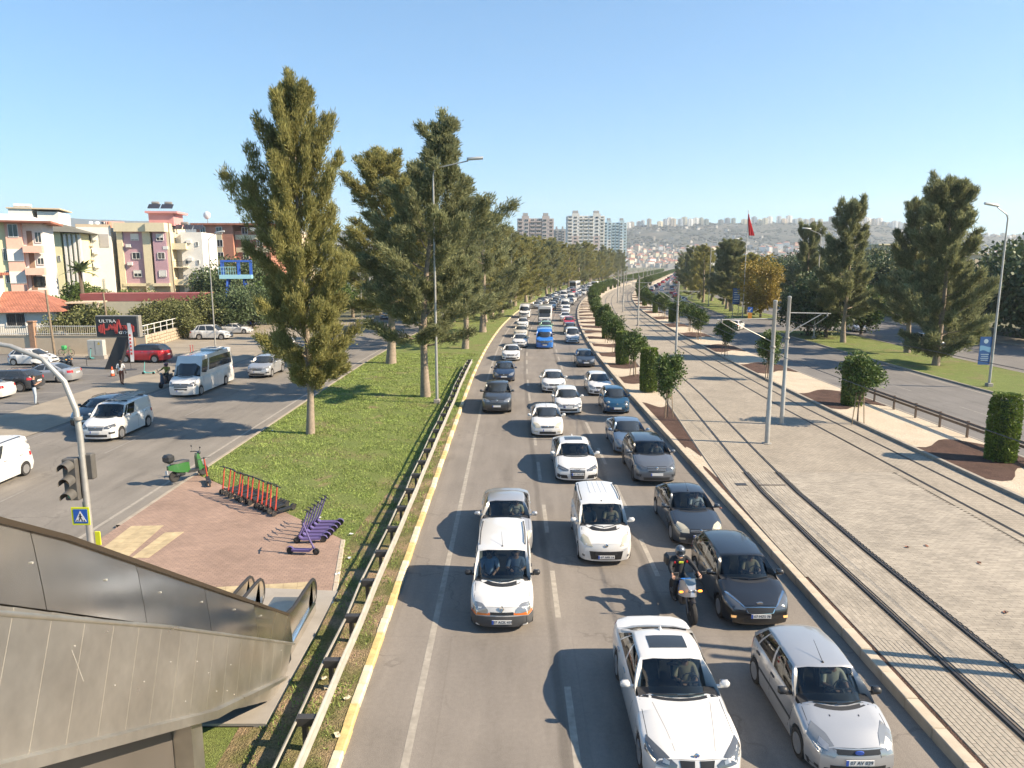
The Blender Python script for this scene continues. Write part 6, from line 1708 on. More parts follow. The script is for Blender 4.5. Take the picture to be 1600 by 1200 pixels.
        decal('grille', [(-.36*w0, 0, zf+.0), (-.33*w0, 0, zf+.01), (.33*w0, 0, zf+.01), (.36*w0, 0, zf)], [(-.31*w0, 0, .27), (-.28*w0, 0, .26), (.28*w0, 0, .26), (.31*w0, 0, .27)], F, M_BLACK, k=4)
        for i in range(5): decal('grille_bar', [(-.34*w0, 0, zf-.05-.075*i), (.34*w0, 0, zf-.05-.075*i)], [(-.34*w0, 0, zf-.06-.075*i), (.34*w0, 0, zf-.06-.075*i)], F, M_ALU, k=1, off=.014)
        mirrored('intake', [(.50*w0, 0, .42), (.92*w0, .2, .44)], [(.44*w0, 0, .27), (.94*w0, .2, .28)], F, M_BLACK, k=2)
    elif S == 'accent':
        mirrored('headlight', [(.48*w0, .05, zf+.02), (.64*w0, .25, zf+.14), (.84*w0, .5, zf+.15)], [(.48*w0, 0, zf-.09), (.78*w0, .08, zf-.10), (.96*w0, .35, zf-.0)], V, M_LAMPY)
        decal('grille', [(-.42*w0, 0, zf-.02), (.42*w0, 0, zf-.02)], [(-.36*w0, 0, zf-.13), (.36*w0, 0, zf-.13)], F, M_BLACK, k=2)
        for i in range(2): decal('grille_bar', [(-.4*w0, 0, zf-.04-.04*i), (.4*w0, 0, zf-.04-.04*i)], [(-.4*w0, 0, zf-.052-.04*i), (.4*w0, 0, zf-.052-.04*i)], F, M_ALU, k=1, off=.014)
        mirrored('fog_light', [(.6*w0, .05, .40), (.82*w0, .15, .40)], [(.6*w0, .05, .34), (.82*w0, .15, .34)], F, M_LAMPY, k=1); decal('intake', [(-.5*w0, 0, .38), (.5*w0, 0, .38)], [(-.5*w0, 0, .25), (.5*w0, 0, .25)], F, M_BLACK, k=2)
    elif S == 'mini':
        for sg in (1, -1):
            for zc_, rr, m in ((zf+.0, .12, M_LAMP), (zf-.22, .075, M_LAMP)):
                p = fit((sg*.68*w0, .1, zc_), F, .012); add('headlight', MB().lathe([(.001, -.03), (rr*.8, -.025), (rr, 0), (rr, .06)], 16, 'Y', p).mesh('headlight', m, 50))
        decal('intake', [(-.55*w0, 0, .36), (.55*w0, 0, .36)], [(-.55*w0, 0, .25), (.55*w0, 0, .25)], F, M_BLACK, k=2)
    elif S in ('minibus', 'van'):
        mirrored('headlight', [(.52*w0, 0, zf-.01), (.74*w0, .2, zf+.12), (.93*w0, .4, zf+.16)], [(.54*w0, 0, zf-.16), (.82*w0, .08, zf-.18), (.98*w0, .28, zf-.10)], V, M_LAMPD)
        decal('grille', [(-.5*w0, 0, zf-.02), (.5*w0, 0, zf-.02)], [(-.46*w0, 0, zf-.27), (.46*w0, 0, zf-.27)], F, M_BLACK, k=4, off=.02, nA=6)
        for i in range(3): decal('grille_bar', [(-.46*w0, 0, zf-.07-.06*i), (.46*w0, 0, zf-.07-.06*i)], [(-.46*w0, 0, zf-.09-.06*i), (.46*w0, 0, zf-.09-.06*i)], F, M_ALU, k=1, off=.03, nA=6)
        decal('intake', [(-.45*w0, 0, .62), (.45*w0, 0, .62)], [(-.42*w0, 0, .52), (.42*w0, 0, .52)], F, M_BLACK, k=2)
    elif S in ('suv', 'combi'):
        mirrored('headlight', [(.50*w0, 0, zf+.02), (.72*w0, .2, zf+.09), (.93*w0, .45, zf+.12)], [(.50*w0, 0, zf-.09), (.76*w0, .06, zf-.10), (.98*w0, .34, zf-.01)], V, lm)
        decal('grille', [(-.47*w0, 0, zf+.01), (.47*w0, 0, zf+.01)], [(-.38*w0, 0, zf-.20), (.38*w0, 0, zf-.20)], F, M_BLACK, k=3)
        for i in range(3): decal('grille_bar', [(-.42*w0, 0, zf-.03-.055*i), (.42*w0, 0, zf-.03-.055*i)], [(-.42*w0, 0, zf-.045-.055*i), (.42*w0, 0, zf-.045-.055*i)], F, M_ALU, k=1, off=.014)
        decal('intake', [(-.62*w0, 0, .42), (.62*w0, 0, .42)], [(-.6*w0, 0, .29), (.6*w0, 0, .29)], F, M_BLACK, k=2)
        mirrored('fog_light', [(.70*w0, .05, .54), (.92*w0, .2, .54)], [(.72*w0, .05, .44), (.92*w0, .2, .44)], F, M_BLACK, k=1)
    else:
        mirrored('headlight', [(.50*w0, .02, zf+.01), (.70*w0, .22, zf+.09), (.90*w0, .48, zf+.12)], [(.50*w0, 0, zf-.09), (.76*w0, .06, zf-.10), (.97*w0, .36, zf-.0)], V, lm, k=2)
        decal('grille', [(-.44*w0, 0, zf-.01), (.44*w0, 0, zf-.01)], [(-.38*w0, 0, zf-.13), (.38*w0, 0, zf-.13)], F, M_BLACK, k=2)
        decal('intake', [(-.56*w0, 0, .38), (.56*w0, 0, .38)], [(-.54*w0, 0, .26), (.54*w0, 0, .26)], F, M_BLACK, k=2)
        if detail >= 1: mirrored('fog_light', [(.68*w0, .05, .43), (.88*w0, .2, .43)], [(.68*w0, .05, .33), (.9*w0, .2, .33)], F, M_BLACK, k=1)
    # tail
    mirrored('tail_light', [(.62*w0, L, tailz-.10), (.96*w0, L-.2, tailz-.08)], [(.64*w0, L, tailz-.28), (.98*w0, L-.2, tailz-.26)], (-.15, -1, 0), M_RED, k=2)
    if detail >= 1:
        i = add('plate', MB().box((0, 0, 0), (.50, .012, .11)).mesh('plate', M_PLATE, 0), False, None, tuple(fit((0, L, .72 if not boxy else .8), (0, -1, 0), .01)))
    zp = {'kangoo': .345, 'fiorino': .345, 'audi': .47, 'ford': .47, 'kia': .44, 'accent': .46, 'mini': .42, 'minibus': .47, 'combi': .56, 'suv': .55, 'bmw': .48}.get(S, .47)
    pp = fit((0, 0, zp), F, .022)
    i = add('plate', MB().box((0, 0, 0), (.52, .014, .115), bev=.004).mesh('plate', M_PLATE, 0), False, None, tuple(pp))
    if detail >= 1: add('plate_band', MB().box((-.235, -.009, 0), (.05, .006, .11)).mesh('plate_band', M_PBLUE, 0), False, i)
    if plate:
        tm = text_mesh('plate_text', plate, .105, M_INK, .001, sx=.92); add('plate_text', tm, False, i, (.03, -.0095, 0), (pi/2, 0, 0))
    # badge
    zb_ = {'kangoo': zf-.05, 'fiorino': zf-.06, 'ford': zf-.07, 'kia': zf+.02, 'audi': zf-.06, 'bmw': zf+.02, 'accent': zf-.06, 'suv': zf-.05, 'combi': zf-.06, 'minibus': zf-.06}.get(S, zf-.06)
    if detail >= 1:
        p = fit((0, 0, zb_), F, .02); b = MB()
        if S == 'audi':
            for x in (-.105, -.035, .035, .105): b.tube([(x+.05*cos(a), 0, .05*sin(a)) for a in np.linspace(0, 2*pi, 13)], .007, 5, cap=False)
        elif S == 'kangoo': b.tube([(0, 0, .09), (.05, 0, 0), (0, 0, -.09), (-.05, 0, 0), (0, 0, .09)], .014, 5)
        elif S in ('ford', 'kia'): b.lathe([(.001, -.012), (.05, -.01), (.055, .01)], 16, 'Y'); b.v = [(x*1.6, y, z*.75) for x, y, z in b.v]
        else: b.lathe([(.001, -.012), (.045, -.01), (.055, 0), (.05, .02)], 16, 'Y')
        bi = add('badge', b.mesh('badge', M_CHROME if S != 'ford' else M_PBLUE, 50), False, None, tuple(p))
        if S == 'bmw':
            q_ = MB()
            for a0 in (0, pi): q_.add([(0, -.014, 0)]+[(.036*cos(a0+t), -.014, .036*sin(a0+t)) for t in np.linspace(0, pi/2, 5)], [(0, 1, 2, 3, 4, 5)])
            add('badge_quarter', q_.mesh('badge_quarter', M_PBLUE, 0), False, bi)
    # mirrors
    pm = side_pt(.05, .1, 1)
    for sg in (1, -1):
        b = MB().box((0, 0, 0), (.20, .13, .15), bev=.045); b.box((-sg*.12, .0, -.05), (.12, .06, .05))
        big = kind in ('minibus', 'van')
        mk = M_BLACK if S in ('kangoo', 'ford', 'minibus', 'van') else None
        i = add('mirror', b.mesh('mirror', mk, 50), mk is None, None, (sg*(pm.x+.17), pm.y+.08, pm.z+.04+(.15 if big else 0)))
        if detail >= 2: add('mirror_glass', MB().box((0, .068, 0), (.16, .006, .11)).mesh('mirror_glass', M_CHROME, 0), False, i)
    if detail >= 1:
        M_SEAMD = mat('panel_gap', (.03, .03, .03), .9)
        for sg in (1, -1):
            hn = [(.46, .04)] if kind in ('mini',) else [(.455, .04), (.775, .04)]
            for u, _ in hn:
                y = ya+(yd-ya)*u
                decal('door_handle', [(sg*w0, y-.17, zbelt(y)-.10), (sg*w0, y, zbelt(y)-.095)], [(sg*w0, y-.17, zbelt(y)-.13), (sg*w0, y, zbelt(y)-.125)], (-sg, 0, -.1), M_BLACK if S in ('ford', 'kangoo') else M_ALU, k=1, off=.025, nA=2)
                decal('door_seam', [(sg*w0, y+.03, zbelt(y)-.03), (sg*w0, y+.0, .3)], [(sg*w0, y+.042, zbelt(y)-.03), (sg*w0, y+.012, .3)], (-sg, 0, 0), M_SEAMD, k=1, off=.001)
            y = ya+.02; decal('door_seam', [(sg*w0, y-.05, zbelt(y)-.03), (sg*w0, y+.15, .34)], [(sg*w0, y-.038, zbelt(y)-.03), (sg*w0, y+.162, .34)], (-sg, 0, 0), M_SEAMD, k=1, off=.001)
            decal('bonnet_seam', [(sg*.86*w0, .42, 1), (sg*.84*w0, yc-.02, 1)], [(sg*.873*w0, .42, 1), (sg*.853*w0, yc-.02, 1)], (0, 0, -1), M_SEAMD, k=1, off=.001)
        cw = lambda dy: [(f*.84*w0, ya-.20*(1-f*f)+dy, 1) for f in (-1, -.75, -.5, -.25, 0, .25, .5, .75, 1)]; decal('cowl', cw(-.07), cw(.01), (0, 0, -1), M_BLACK, k=1, off=.004, nA=6)
        b = MB()
        for f0, f1 in ((-.75, -.05), (-.05, .72)):
            b.tube([ws_pt(f0, .07)+Vector((0, -.02, .02)), ws_pt((f0+f1)/2, .09)+Vector((0, -.025, .02)), ws_pt(f1, .10)+Vector((0, -.02, .02))], .011, 5)
        add('wiper', b.mesh('wiper', M_BLACK, 50))
        if S in ('kangoo', 'ford', 'accent', 'fiorino') or kind == 'minibus':
            a0 = roofpt(0, .06); b = MB(); b.ball(a0, .03, 8)
            if S != 'fiorino': b.tube([a0, a0+Vector((-.03, .42, .26))], [.008, .004], 5)
            add('antenna', b.mesh('antenna', M_BLACK, 50))
        if S in ('bmw', 'audi'):
            a0 = roofpt(0, .92); add('antenna', MB().loft([[(a0.x-.04, a0.y-.12, a0.z-.01), (a0.x+.04, a0.y-.12, a0.z-.01), (a0.x+.04, a0.y+.1, a0.z-.01), (a0.x-.04, a0.y+.1, a0.z-.01)], [(a0.x-.006, a0.y+.05, a0.z+.07), (a0.x+.006, a0.y+.05, a0.z+.07), (a0.x+.006, a0.y+.09, a0.z+.07), (a0.x-.006, a0.y+.09, a0.z+.07)]]).mesh('antenna', None, 30), True)
    if K['rail'] and detail >= 1:
        for sg in (1, -1):
            pts = [roofpt(sg*.93, u)+Vector((0, 0, .05 if 0 < i < 4 else -.005)) for i, u in enumerate((.12, .17, .5, .85, .9))]
            add('roof_rail', MB().tube(pts, .018, 6).mesh('roof_rail', M_BLACK if S != 'kangoo' else M_DARKP, 50))
    if S in ('fiorino',):
        for x in (-.4, -.13, .13, .4):
            b = MB(); b.loft([[roofpt(x, u)+Vector((-.03, 0, .0)), roofpt(x, u)+Vector((-.012, 0, .009)), roofpt(x, u)+Vector((.012, 0, .009)), roofpt(x, u)+Vector((.03, 0, .0))] for u in (.4, .6, .8, .95)], closed=False); add('roof_rib', b.mesh('roof_rib', None, 30), True)
    if sunroof:
        b = MB(); b.grid([[roofpt(f, u)+Vector((0, 0, .006)) for f in (-.62, -.3, 0, .3, .62)] for u in (.24, .4, .55, .66)]); add('sunroof', b.mesh('sunroof', M_WIN, 60))
    # cabin
    zfl = .27
    if detail >= 2 and not glass:
        add('cabin_floor', MB().box((0, (cab0+cab1)/2, zfl), (W-.30, cab1-cab0, .04)).mesh('cabin_floor', M_UNDER, 0))
        zd = down(0, cab0-.03, K['zc'])
        b = MB(); b.loft([[(-w0+.14, cab0-.02, zd-.04), (w0-.14, cab0-.02, zd-.04), (w0-.14, cab0+.30, zd-.03), (w0-.14, cab0+.42, zd-.16), (w0-.14, cab0+.36, .45), (-w0+.14, cab0+.36, .45), (-w0+.14, cab0+.42, zd-.16), (-w0+.14, cab0+.30, zd-.03)], [(-w0+.14, cab0-.02, .4), (w0-.14, cab0-.02, .4), (w0-.14, cab0+.1, .4), (w0-.14, cab0+.2, .4), (w0-.14, cab0+.2, .4), (-w0+.14, cab0+.2, .4), (-w0+.14, cab0+.2, .4), (-w0+.14, cab0+.1, .4)]])
        b.box((0, cab0+.20, zd-.16), (W-.30, .42, .2), bev=.05); add('dashboard', b.mesh('dashboard', M_DASH, 40))
        b = MB(); c = Vector((.36, cab0+.52, zd-.07)); b.tube([c+Vector((.19*cos(a), .10*sin(a)*.6, .17*sin(a))) for a in np.linspace(0, 2*pi, 17)], .014, 6, cap=False); b.bar(c+Vector((-.18, 0, 0)), c+Vector((.18, 0, 0)), .05, .02); b.bar(c, c+Vector((0, -.2, -.1)), .05, .05); add('steering_wheel', b.mesh('steering_wheel', M_BLACK, 50))
        for x in (.36, -.36):
            y = cab0+1.0+(.1 if boxy else 0); b = MB(); b.box((x, y-.05, zfl+.13), (.5, .52, .2), bev=.06); b.box((x, y+.27, zfl+.50), (.48, .16, .66), rx=-.22, bev=.06); b.box((x, y+.38, zfl+.90), (.26, .1, .18), bev=.04); add('seat', b.mesh('seat', M_SEAT, 40))
        if not cargo and cab0+1.9 < cab1:
            b = MB(); y = cab0+1.85; b.box((0, y-.1, zfl+.2), (W-.42, .5, .2), bev=.05); b.box((0, y+.2, zfl+.55), (W-.44, .16, .6), rx=-.25, bev=.05); add('rear_seat', b.mesh('rear_seat', M_SEAT, 40))
        b = MB().box((0, 0, 0), (.24, .03, .07), bev=.015); add('rear_view_mirror', b.mesh('rear_view_mirror', M_BLACK, 40), False, None, tuple(ws_pt(0, .80)+Vector((0, .10, -.03))))
    else:
        add('cabin', MB().box((0, (cab0+cab1)/2, (K['zc']+.3)/2+.1), (W-.36, cab1-cab0, K['zc']-.4)).mesh('cabin', M_UNDER, 0))
    if taxi: add('roof_sign', MB().box((0, (yt+yr)/2, H+.06), (.5, .2, .14), bev=.03).mesh('roof_sign', M_PLATE, 30))
    return out, K
PAINT = {}
def paint(name, c, rough=.32, metal=.0, coat=1.0):
    if name not in PAINT: PAINT[name] = mat('paint_'+name, c, rough, metal, coat, var=.02, vscale=2)
    return PAINT[name]
paint('white', (.60, .595, .575)); paint('silver', (.42, .425, .43), .35, .5); paint('black', (.010, .010, .011)); paint('grey', (.125, .135, .15), .35, .35); paint('dark_grey', (.045, .048, .052), .35, .3)
paint('steel_blue', (.13, .19, .27), .35, .4); paint('navy', (.012, .022, .05)); paint('teal_blue', (.008, .05, .105)); paint('blue', (.02, .15, .50)); paint('red', (.42, .018, .025)); paint('green', (.12, .30, .15)); paint('pale_green', (.25, .42, .28)); paint('beige', (.50, .46, .38)); paint('yellow', (.70, .42, .02)); paint('slate', (.035, .045, .06), .35, .3)
_pc = {}
def car(kind, color, loc, rz, label, group=None, cat='car', name='car', sc=1.0, front=True, roof=None, **kw):
    """loc = ground point under the front bumper (front=True) or under the middle"""
    key = (kind, repr(sorted((k, str(v)) for k, v in kw.items())))
    if key not in _pc: _pc[key] = car_parts(kind, **kw)
    parts, K = _pc[key]; m = PAINT[color]
    r = empty(name, loc, rz, label, cat, group, sc)
    off = Vector((0, 0, 0)) if front else Vector((0, -K['L']/2, 0))
    made = []
    for nm, me, pt, par, lc, rot in parts:
        o = bpy.data.objects.new(nm, me); COL.objects.link(o)
        if par is None: o.parent = r; o.location = Vector(lc)+off
        else: o.parent = made[par]; o.location = lc
        if rot: o.rotation_euler = rot
        if pt:
            if not me.materials: me.materials.append(m)
            o.material_slots[0].link = 'OBJECT'; o.material_slots[0].material = PAINT[roof] if roof and nm == 'roof' else m
        made.append(o)
    return r
# ================================================================ people
M_SKIN = mat('skin', (.42, .24, .16), .55, var=.04); M_HAIR = mat('hair_dark', (.02, .014, .011), .7); M_EYE = mat('eye_dark', (.01, .01, .01), .3); M_SHOE = mat('shoe_dark', (.04, .038, .036), .6)
def cloth(n, c): return mat('cloth_'+n, c, .9, var=.12, vscale=9, bump=.25, bscale=14)
def pose(kind):
    J = dict(pelvis=(0, 0, .95), spine=(0, .01, 1.14), chest=(0, .015, 1.34), neck=(0, .0, 1.50), head=(0, -.015, 1.585), top=(0, -.015, 1.69))
    for sg, s in ((1, 'l'), (-1, 'r')):
        J.update({'sh'+s: (sg*.19, .01, 1.43), 'el'+s: (sg*.245, .035, 1.14), 'wr'+s: (sg*.26, -.04, .90), 'hp'+s: (sg*.095, 0, .90), 'kn'+s: (sg*.11, -.025, .50), 'an'+s: (sg*.11, .02, .085), 'to'+s: (sg*.125, -.15, .035)})
    if kind == 'hands_up':                      # looking at something held in front
        for sg, s in ((1, 'l'), (-1, 'r')): J.update({'el'+s: (sg*.24, -.03, 1.17), 'wr'+s: (sg*.12, -.26, 1.28)})
    if kind == 'stride': J.update(knl=(.11, -.14, .52), anl=(.11, -.18, .10), tol=(.12, -.35, .04), knr=(-.11, .05, .49), anr=(-.11, .22, .12), tor=(-.12, .08, .04))
    if kind in ('drive', 'passenger', 'arm_out', 'ride'):
        J.update(pelvis=(0, 0, .11), spine=(0, .05, .29), chest=(0, .09, .48), neck=(0, .07, .64), head=(0, .04, .72), top=(0, .03, .825))
        for sg, s in ((1, 'l'), (-1, 'r')):
            J.update({'sh'+s: (sg*.19, .08, .57), 'el'+s: (sg*.25, -.10, .36), 'wr'+s: (sg*.16, -.36, .43), 'hp'+s: (sg*.095, -.02, .09), 'kn'+s: (sg*.14, -.43, .16), 'an'+s: (sg*.14, -.62, -.20), 'to'+s: (sg*.14, -.78, -.22)})
        if kind == 'passenger':
            for sg, s in ((1, 'l'), (-1, 'r')): J.update({'el'+s: (sg*.25, -.04, .32), 'wr'+s: (sg*.12, -.28, .25)})
        if kind == 'arm_out': J.update(ell=(.42, -.02, .46), wrl=(.52, -.22, .52))
        if kind == 'ride':
            for sg, s in ((1, 'l'), (-1, 'r')): J.update({'el'+s: (sg*.33, -.14, .40), 'wr'+s: (sg*.35, -.42, .34), 'kn'+s: (sg*.22, -.36, .02), 'an'+s: (sg*.2, -.20, -.36), 'to'+s: (sg*.2, -.36, -.42)})
    return J
RADII = dict(pelvis=.135, spine=.118, chest=.135, neck=.055, head=.082, top=.068, sh=.068, el=.044, wr=.029, hp=.086, kn=.056, an=.038, to=.034)
def body_mesh(J):
    names = list(J); idx = {n: i for i, n in enumerate(names)}; V = [Vector(J[n]) for n in names]; R_ = [RADII.get(n, RADII.get(n[:2], .05)) for n in names]
    E = [('pelvis', 'spine'), ('spine', 'chest'), ('chest', 'neck'), ('neck', 'head'), ('head', 'top')]
    for s in 'lr': E += [('chest', 'sh'+s), ('sh'+s, 'el'+s), ('el'+s, 'wr'+s), ('pelvis', 'hp'+s), ('hp'+s, 'kn'+s), ('kn'+s, 'an'+s), ('an'+s, 'to'+s)]
    E = [(idx[a], idx[b]) for a, b in E]; cat_ = {}
    for s in 'lr':                              # palm, four fingers and a thumb
        w = V[idx['wr'+s]]; f = (w-V[idx['el'+s]]).normalized(); sd = f.cross(Vector((0, 0, 1)) if abs(f.z) < .9 else Vector((0, 1, 0))).normalized(); dn = sd.cross(f).normalized()
        pi_ = len(V); V.append(w+f*.06); R_.append(.032); E.append((idx['wr'+s], pi_)); 
        for k, ln in enumerate((.066, .076, .072, .056)):
            o = sd*(-.030+.020*k); a = len(V); V.append(w+f*.10+o); R_.append(.0095); E.append((pi_, a)); V.append(w+f*(.10+ln*.55)+o-dn*.015); R_.append(.009); E.append((a, a+1)); V.append(w+f*(.10+ln*.9)+o-dn*.04); R_.append(.008); E.append((a+1, a+2))
        a = len(V); V.append(w+f*.05-sd*.048-dn*.012); R_.append(.011); E.append((pi_, a)); V.append(w+f*.09-sd*.062-dn*.03); R_.append(.009); E.append((a, a+1))
    me = bpy.data.meshes.new('skeleton'); me.from_pydata(V, E, [])
    ob = bpy.data.objects.new('skeleton', me); COL.objects.link(ob)
    ob.modifiers.new('skin', 'SKIN')
    if not me.skin_vertices:
        bm_ = bmesh.new(); bm_.from_mesh(me); bm_.verts.layers.skin.verify(); bm_.to_mesh(me); bm_.free()
    for i, r in enumerate(R_): me.skin_vertices[0].data[i].radius = (r, r)
    me.skin_vertices[0].data[idx['pelvis']].use_root = True
    ss = ob.modifiers.new('sub', 'SUBSURF'); ss.levels = 1; ss.render_levels = 1
    dg = bpy.context.evaluated_depsgraph_get(); out = bpy.data.meshes.new_from_object(ob.evaluated_get(dg)); bpy.data.objects.remove(ob)
    return out, V, idx
_pp = {}
def person(loc, rz, kind, top, bottom, label, hair='short', sleeves=.5, helmet=None, sc=1.0, group=None):
    if kind not in _pp: _pp[kind] = body_mesh(pose(kind))
    me0, V, idx = _pp[kind]; J = pose(kind)
    me = me0.copy(); me.name = 'body'; me.materials.clear(); me.materials.append(M_SKIN); me.polygons.foreach_set('use_smooth', [True]*len(me.polygons))
    r = empty('person', loc, rz, label, 'person', group, sc); bo = link('body', me, r)
    segs = [('pelvis', 'spine', 't'), ('spine', 'chest', 't'), ('chest', 'neck', 't'), ('neck', 'head', 's'), ('head', 'top', 's')]
    for s in 'lr': segs += [('chest', 'sh'+s, 't'), ('sh'+s, 'el'+s, 'u'), ('el'+s, 'wr'+s, 'f'), ('pelvis', 'hp'+s, 'b'), ('hp'+s, 'kn'+s, 'b'), ('kn'+s, 'an'+s, 'b'), ('an'+s, 'to'+s, 'h')]
    A = np.array([J[a] for a, _, _ in segs]); B_ = np.array([J[b] for _, b, _ in segs]); D = B_-A; rad = np.array([RADII.get(a, RADII.get(a[:2], .05)) for a, _, _ in segs])
    sets = {'t': [], 'b': [], 'h': []}
    for p in me.polygons:
        c = np.array(p.center); t = np.clip(((c-A)*D).sum(1)/(D*D).sum(1), 0, 1); d = np.linalg.norm(A+D*t[:, None]-c, axis=1)-rad*.6; i = int(d.argmin()); k = segs[i][2]
        if k == 't' and segs[i][0] == 'chest' and segs[i][1] == 'neck' and t[i] > .8: k = 's'
        if k == 't' and segs[i][0] == 'pelvis' and t[i] < .25: k = 'b'
        if k == 'u': k = 't' if t[i] < sleeves*1.6 else 's'
        if k == 'f': k = 't' if sleeves > .8 and t[i] < .92 else 's'
        if np.linalg.norm(c-np.array(J['wrl'])) > 1e9: k = 's'
        if k in sets: sets[k].append(p)
    for k, nm, m, off in (('t', 'shirt', top, .013), ('b', 'trousers', bottom, .011), ('h', 'shoes', M_SHOE, .014)):
        mp = {}; vs = []; fs = []
        for p in sets[k]:
            f = []
            for vi in p.vertices:
                if vi not in mp: v = me.vertices[vi]; mp[vi] = len(vs); vs.append(v.co+v.normal*off)
                f.append(mp[vi])
            fs.append(f)
        if fs:
            b = MB(); b.v = [tuple(v) for v in vs]; b.f = [tuple(f) for f in fs]; b.build(nm, m, bo, smooth=80)
    h = Vector(J['head']).lerp(Vector(J['top']), .45); ax = (Vector(J['top'])-Vector(J['head'])).normalized()
    b = MB(); b.bar(h+Vector((0, -.085, .012)), h+Vector((0, -.108, -.022)), .026, .022); b.build('nose', M_SKIN, bo, smooth=60)
    b = MB()
    for sg in (1, -1): b.ball(h+Vector((sg*.033, -.078, .018)), .0115, 6)
    b.box(h+Vector((0, -.080, -.052)), (.045, .008, .009)); b.build('eyes_and_mouth', M_EYE, bo, smooth=60, kind=None)
    b = MB()
    for sg in (1, -1): b.ball(h+Vector((sg*.084, .005, 0)), .026, 8, (.4, .8, 1.2))
    b.build('ears', M_SKIN, bo, smooth=60)
    if helmet:
        b = MB(); b.ball(h+Vector((0, .01, .02)), .14, 16, (1, 1.12, 1.08)); b.box(h+Vector((0, -.12, -.07)), (.15, .08, .07), bev=.03); b.build('helmet', helmet, bo, smooth=60)
        b = MB(); b.grid([[h+Vector((.135*sin(a), -.162*cos(a), z)) for a in np.linspace(-.95, .95, 8)] for z in (-.02, .065)]); b.build('visor', M_WIN, bo, smooth=60)
    else:
        b = MB(); rows = []
        for i in range(6):
            t = i/5*1.55; z = h.z+.012+.098*cos(t); row = []
            for k in range(15):
                a = 2*pi*k/14; rr_ = .094*sin(max(.05, t)); dz = 0
                if i == 5: dz = -.075*max(0, sin(a)) + .03*max(0, -sin(a))
                row.append((h.x+rr_*cos(a), h.y+.008+rr_*1.08*sin(a), z+dz))
            rows.append(row)
        b.grid(rows)
        if hair == 'long': b.loft([[(h.x+w*cos(a), h.y+.06+dd+.05*sin(a), h.z+z) for a in np.linspace(0, 2*pi, 9)[:-1]] for w, z, dd in ((.09, .05, 0), (.105, -.08, .0), (.11, -.22, .03), (.09, -.36, .06), (.04, -.42, .07))])
        b.build('hair', M_HAIR, bo, smooth=60)
    return r
C_NAVY = cloth('navy', (.018, .022, .035)); C_JEAN = cloth('pale_jeans', (.36, .42, .48)); C_WHITE = cloth('white', (.66, .65, .62)); C_BROWN = cloth('brown', (.23, .085, .05)); C_STRIPE = cloth('cream', (.60, .55, .42)); C_DARK = cloth('black', (.022, .022, .024)); C_BLUE = cloth('light_blue', (.34, .44, .58)); C_MID = cloth('mid_blue', (.12, .17, .27)); C_GREY = cloth('grey', (.20, .19, .17)); C_OLIVE = cloth('olive', (.26, .22, .04)); C_KHAKI = cloth('khaki', (.36, .30, .19)); C_GREEN = cloth('green', (.05, .25, .16))

# ================================================================ vehicles in their places
AP = 'cars queuing towards the viewer'
def fr(px, py, z=0.0, kind=None):
    """place under the bumper of a vehicle whose badge shows at this picture point"""
    v = G(px, py, z); v.z = 0; return v
def road_rz(v): return -_head(SD(v)[0])
def q(kind, color, px, py, z, label, **kw):
    v = fr(px, py, z); return car(kind, color, v, road_rz(v), label, AP, **kw), v
def driver(c, v, kind, x, po, top, label, dz=.50, sc=.95, hair='short', bottom=None):
    K = KINDS[kind]; th = c.rotation_euler.z
    o = Vector((x, K['yc']+1.02+(.12 if kind in ('kangoo', 'fiorino', 'combi') else 0), dz)); o.rotate(Matrix.Rotation(th, 3, 'Z'))
    person(v+o, th, po, top, bottom or C_DARK, label, hair, .55, sc=sc)
c, v = q('bmw', 'white', 1092, 1190, .76, 'white saloon with dark sunroof, nearest car at the bottom of the view', detail=2, style='bmw', sunroof=True, dark_rim=False)
driver(c, v, 'bmw', .36, 'drive', C_KHAKI, 'driver in khaki behind the windscreen of the nearest white saloon')
c, v = q('ford', 'silver', 1345, 1180, .63, 'silver hatchback at the bottom right beside the tram kerb', detail=2, style='ford', plate='07 AV 029')
driver(c, v, 'ford', .36, 'drive', C_STRIPE, 'driver in a cream shirt inside the silver hatchback')
c, v = q('kangoo', 'white', 784, 952, .70, 'white van with grey bumper and roof rails in the left lane', detail=2, style='kangoo', plate='07 ACK 419')
driver(c, v, 'kangoo', .38, 'drive', C_MID, 'driver in dark blue inside the white van with the grey bumper', dz=.62, sc=1.0)
driver(c, v, 'kangoo', -.38, 'passenger', C_BLUE, 'passenger in a pale blue shirt in the white van with the grey bumper', dz=.62, sc=1.0)
c, v = q('sedan', 'silver', 790, 846, .62, 'silver saloon close behind the white van in the left lane', detail=2, lamp=M_LAMPY, over=dict(H=1.42))
driver(c, v, 'sedan', .36, 'drive', C_STRIPE, 'driver with a cream sleeve in the silver saloon behind the van')
c, v = q('fiorino', 'white', 948, 854, .70, 'small white van with black grille and roof rails in the middle lane', detail=2, style='fiorino', plate='07 AFR 14')
driver(c, v, 'fiorino', .37, 'drive', C_KHAKI, 'driver in khaki in the small white van with the black grille', dz=.60)
driver(c, v, 'fiorino', -.37, 'passenger', C_GREY, 'passenger in grey in the small white van with the black grille', dz=.60)
c, v = q('hatch', 'black', 1190, 951, .66, 'glossy black hatchback with chrome grille frame beside the motorcycle', detail=2, style='kia', plate='07 MZS 78', over=dict(L=4.3, W=1.78, yr=3.6, yb=4.12))
driver(c, v, 'hatch', .36, 'drive', C_KHAKI, 'driver in a khaki shirt in the glossy black hatchback')
c, v = q('sedan', 'slate', 1096, 832, .62, 'dark slate saloon with yellowed headlamps behind the black hatchback', detail=2, style='accent', over=dict(L=4.28, W=1.7, H=1.47))
driver(c, v, 'sedan', .36, 'drive', C_WHITE, 'driver in a white shirt in the dark slate saloon')
